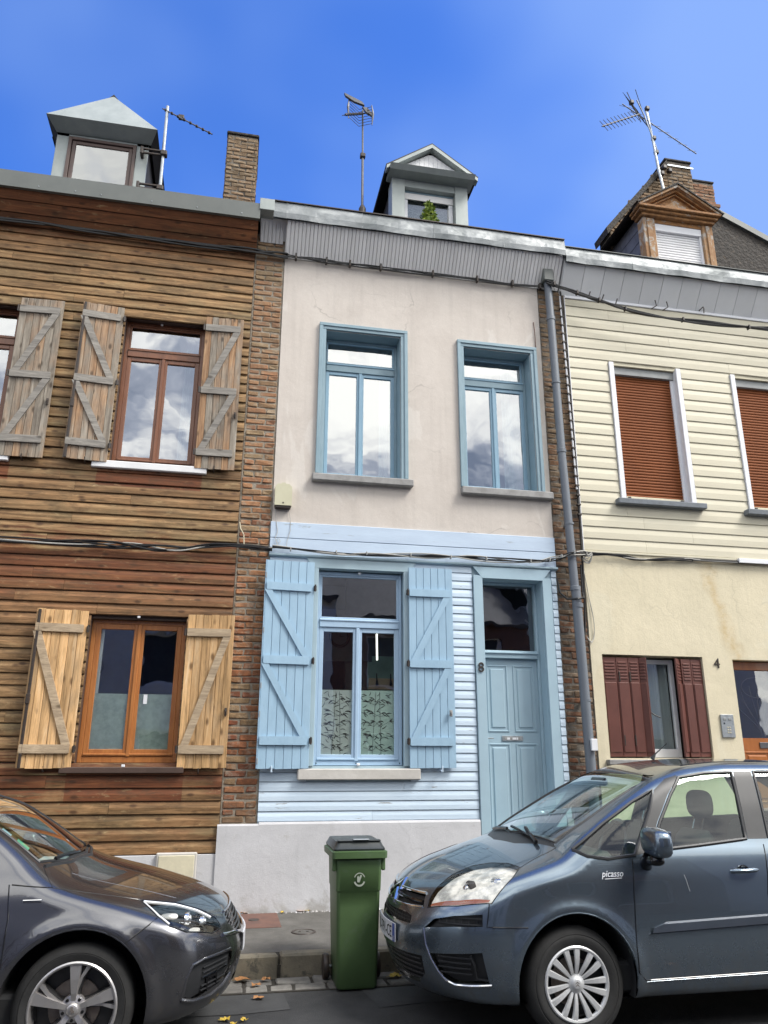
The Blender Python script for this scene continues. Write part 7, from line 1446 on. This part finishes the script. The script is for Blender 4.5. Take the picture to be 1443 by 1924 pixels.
for z in (.34, .37, .40): c.line('slat', [(0, y_, z) for y_ in np.linspace(-.35, .35, 11)], (1, 0, 0), .006, M['blackp'], off=-.010)
g = G(); ys_ = np.linspace(-.26, .26, 9); v = []
for y_ in ys_: x_ = .30*y_*y_-.022+.012; v += [(x_, y_, .455), (x_, y_, .565), (x_+.008, y_, .565), (x_+.008, y_, .455)]
g.add(v, [(4*i+j, 4*i+(j+1) % 4, 4*i+4+(j+1) % 4, 4*i+4+j) for i in range(8) for j in range(4)]); c.G(g, 'number_plate', M['plate'])
c.line('screen_frit', [(1.09, 0, 1), (1.15, .42, 1), (1.26, .65, 1), (1.55, .60, 1.2), (1.85, .545, 1), (1.97, .52, 1), (1.88, .25, 1), (1.86, 0, 1), (1.88, -.25, 1), (1.97, -.52, 1), (1.85, -.545, 1), (1.55, -.60, 1.2), (1.26, -.65, 1), (1.15, -.42, 1)], (0, 0, -1), .010, M['blackp'], closed=True, off=-.002)
for pl_ in ([(1.20, .52, 1.2), (1.12, .15, 1.2), (1.12, -.05, 1.2)], [(1.17, -.45, 1.2), (1.12, -.2, 1.2)]): c.line('wiper', pl_, (0, 0, -1), .012, M['gloss'], off=.012)
c.line('cowl_edge', [(1.225, .655, 1.2), (1.12, .40, 1.2), (1.06, 0, 1.2), (1.12, -.4, 1.2), (1.225, -.655, 1.2)], (0, 0, -1), .014, M['blackp'], off=-.004)
def sticker(x0, x1, y0, y1, mat, dz=-.012):
    g = G(); q = [c.hit((x, y, 2.), (0, 0, -1)) for x, y in ((x0, y0), (x1, y0-.01), (x1, y1-.01), (x0, y1))]; g.add([(p.x, p.y, p.z+dz) for p in q], [(0, 1, 2, 3)]); c.G(g, 'windscreen_sticker', mat)
M['stgreen'] = surf('green sticker', (.10, .45, .30), rough=.5, bmp=0); M['stblue'] = surf('pale blue sticker', (.35, .50, .60), rough=.5, bmp=0)
sticker(1.345, 1.42, .555, .625, M['stgreen']); sticker(1.46, 1.52, .545, .61, M['stblue'])
cabin(c, 1.15, 3.7, .97, .40, 2.0, .60, 1.17)
g = G(); g.add([(1.22, -.3, .985), (1.42, -.3, .99), (1.42, .35, .99), (1.22, .35, .985)], [(0, 1, 2, 3)]); c.G(g, 'dashboard_paper', M['plate'])
for c in (car1, car2): c.bm.free()
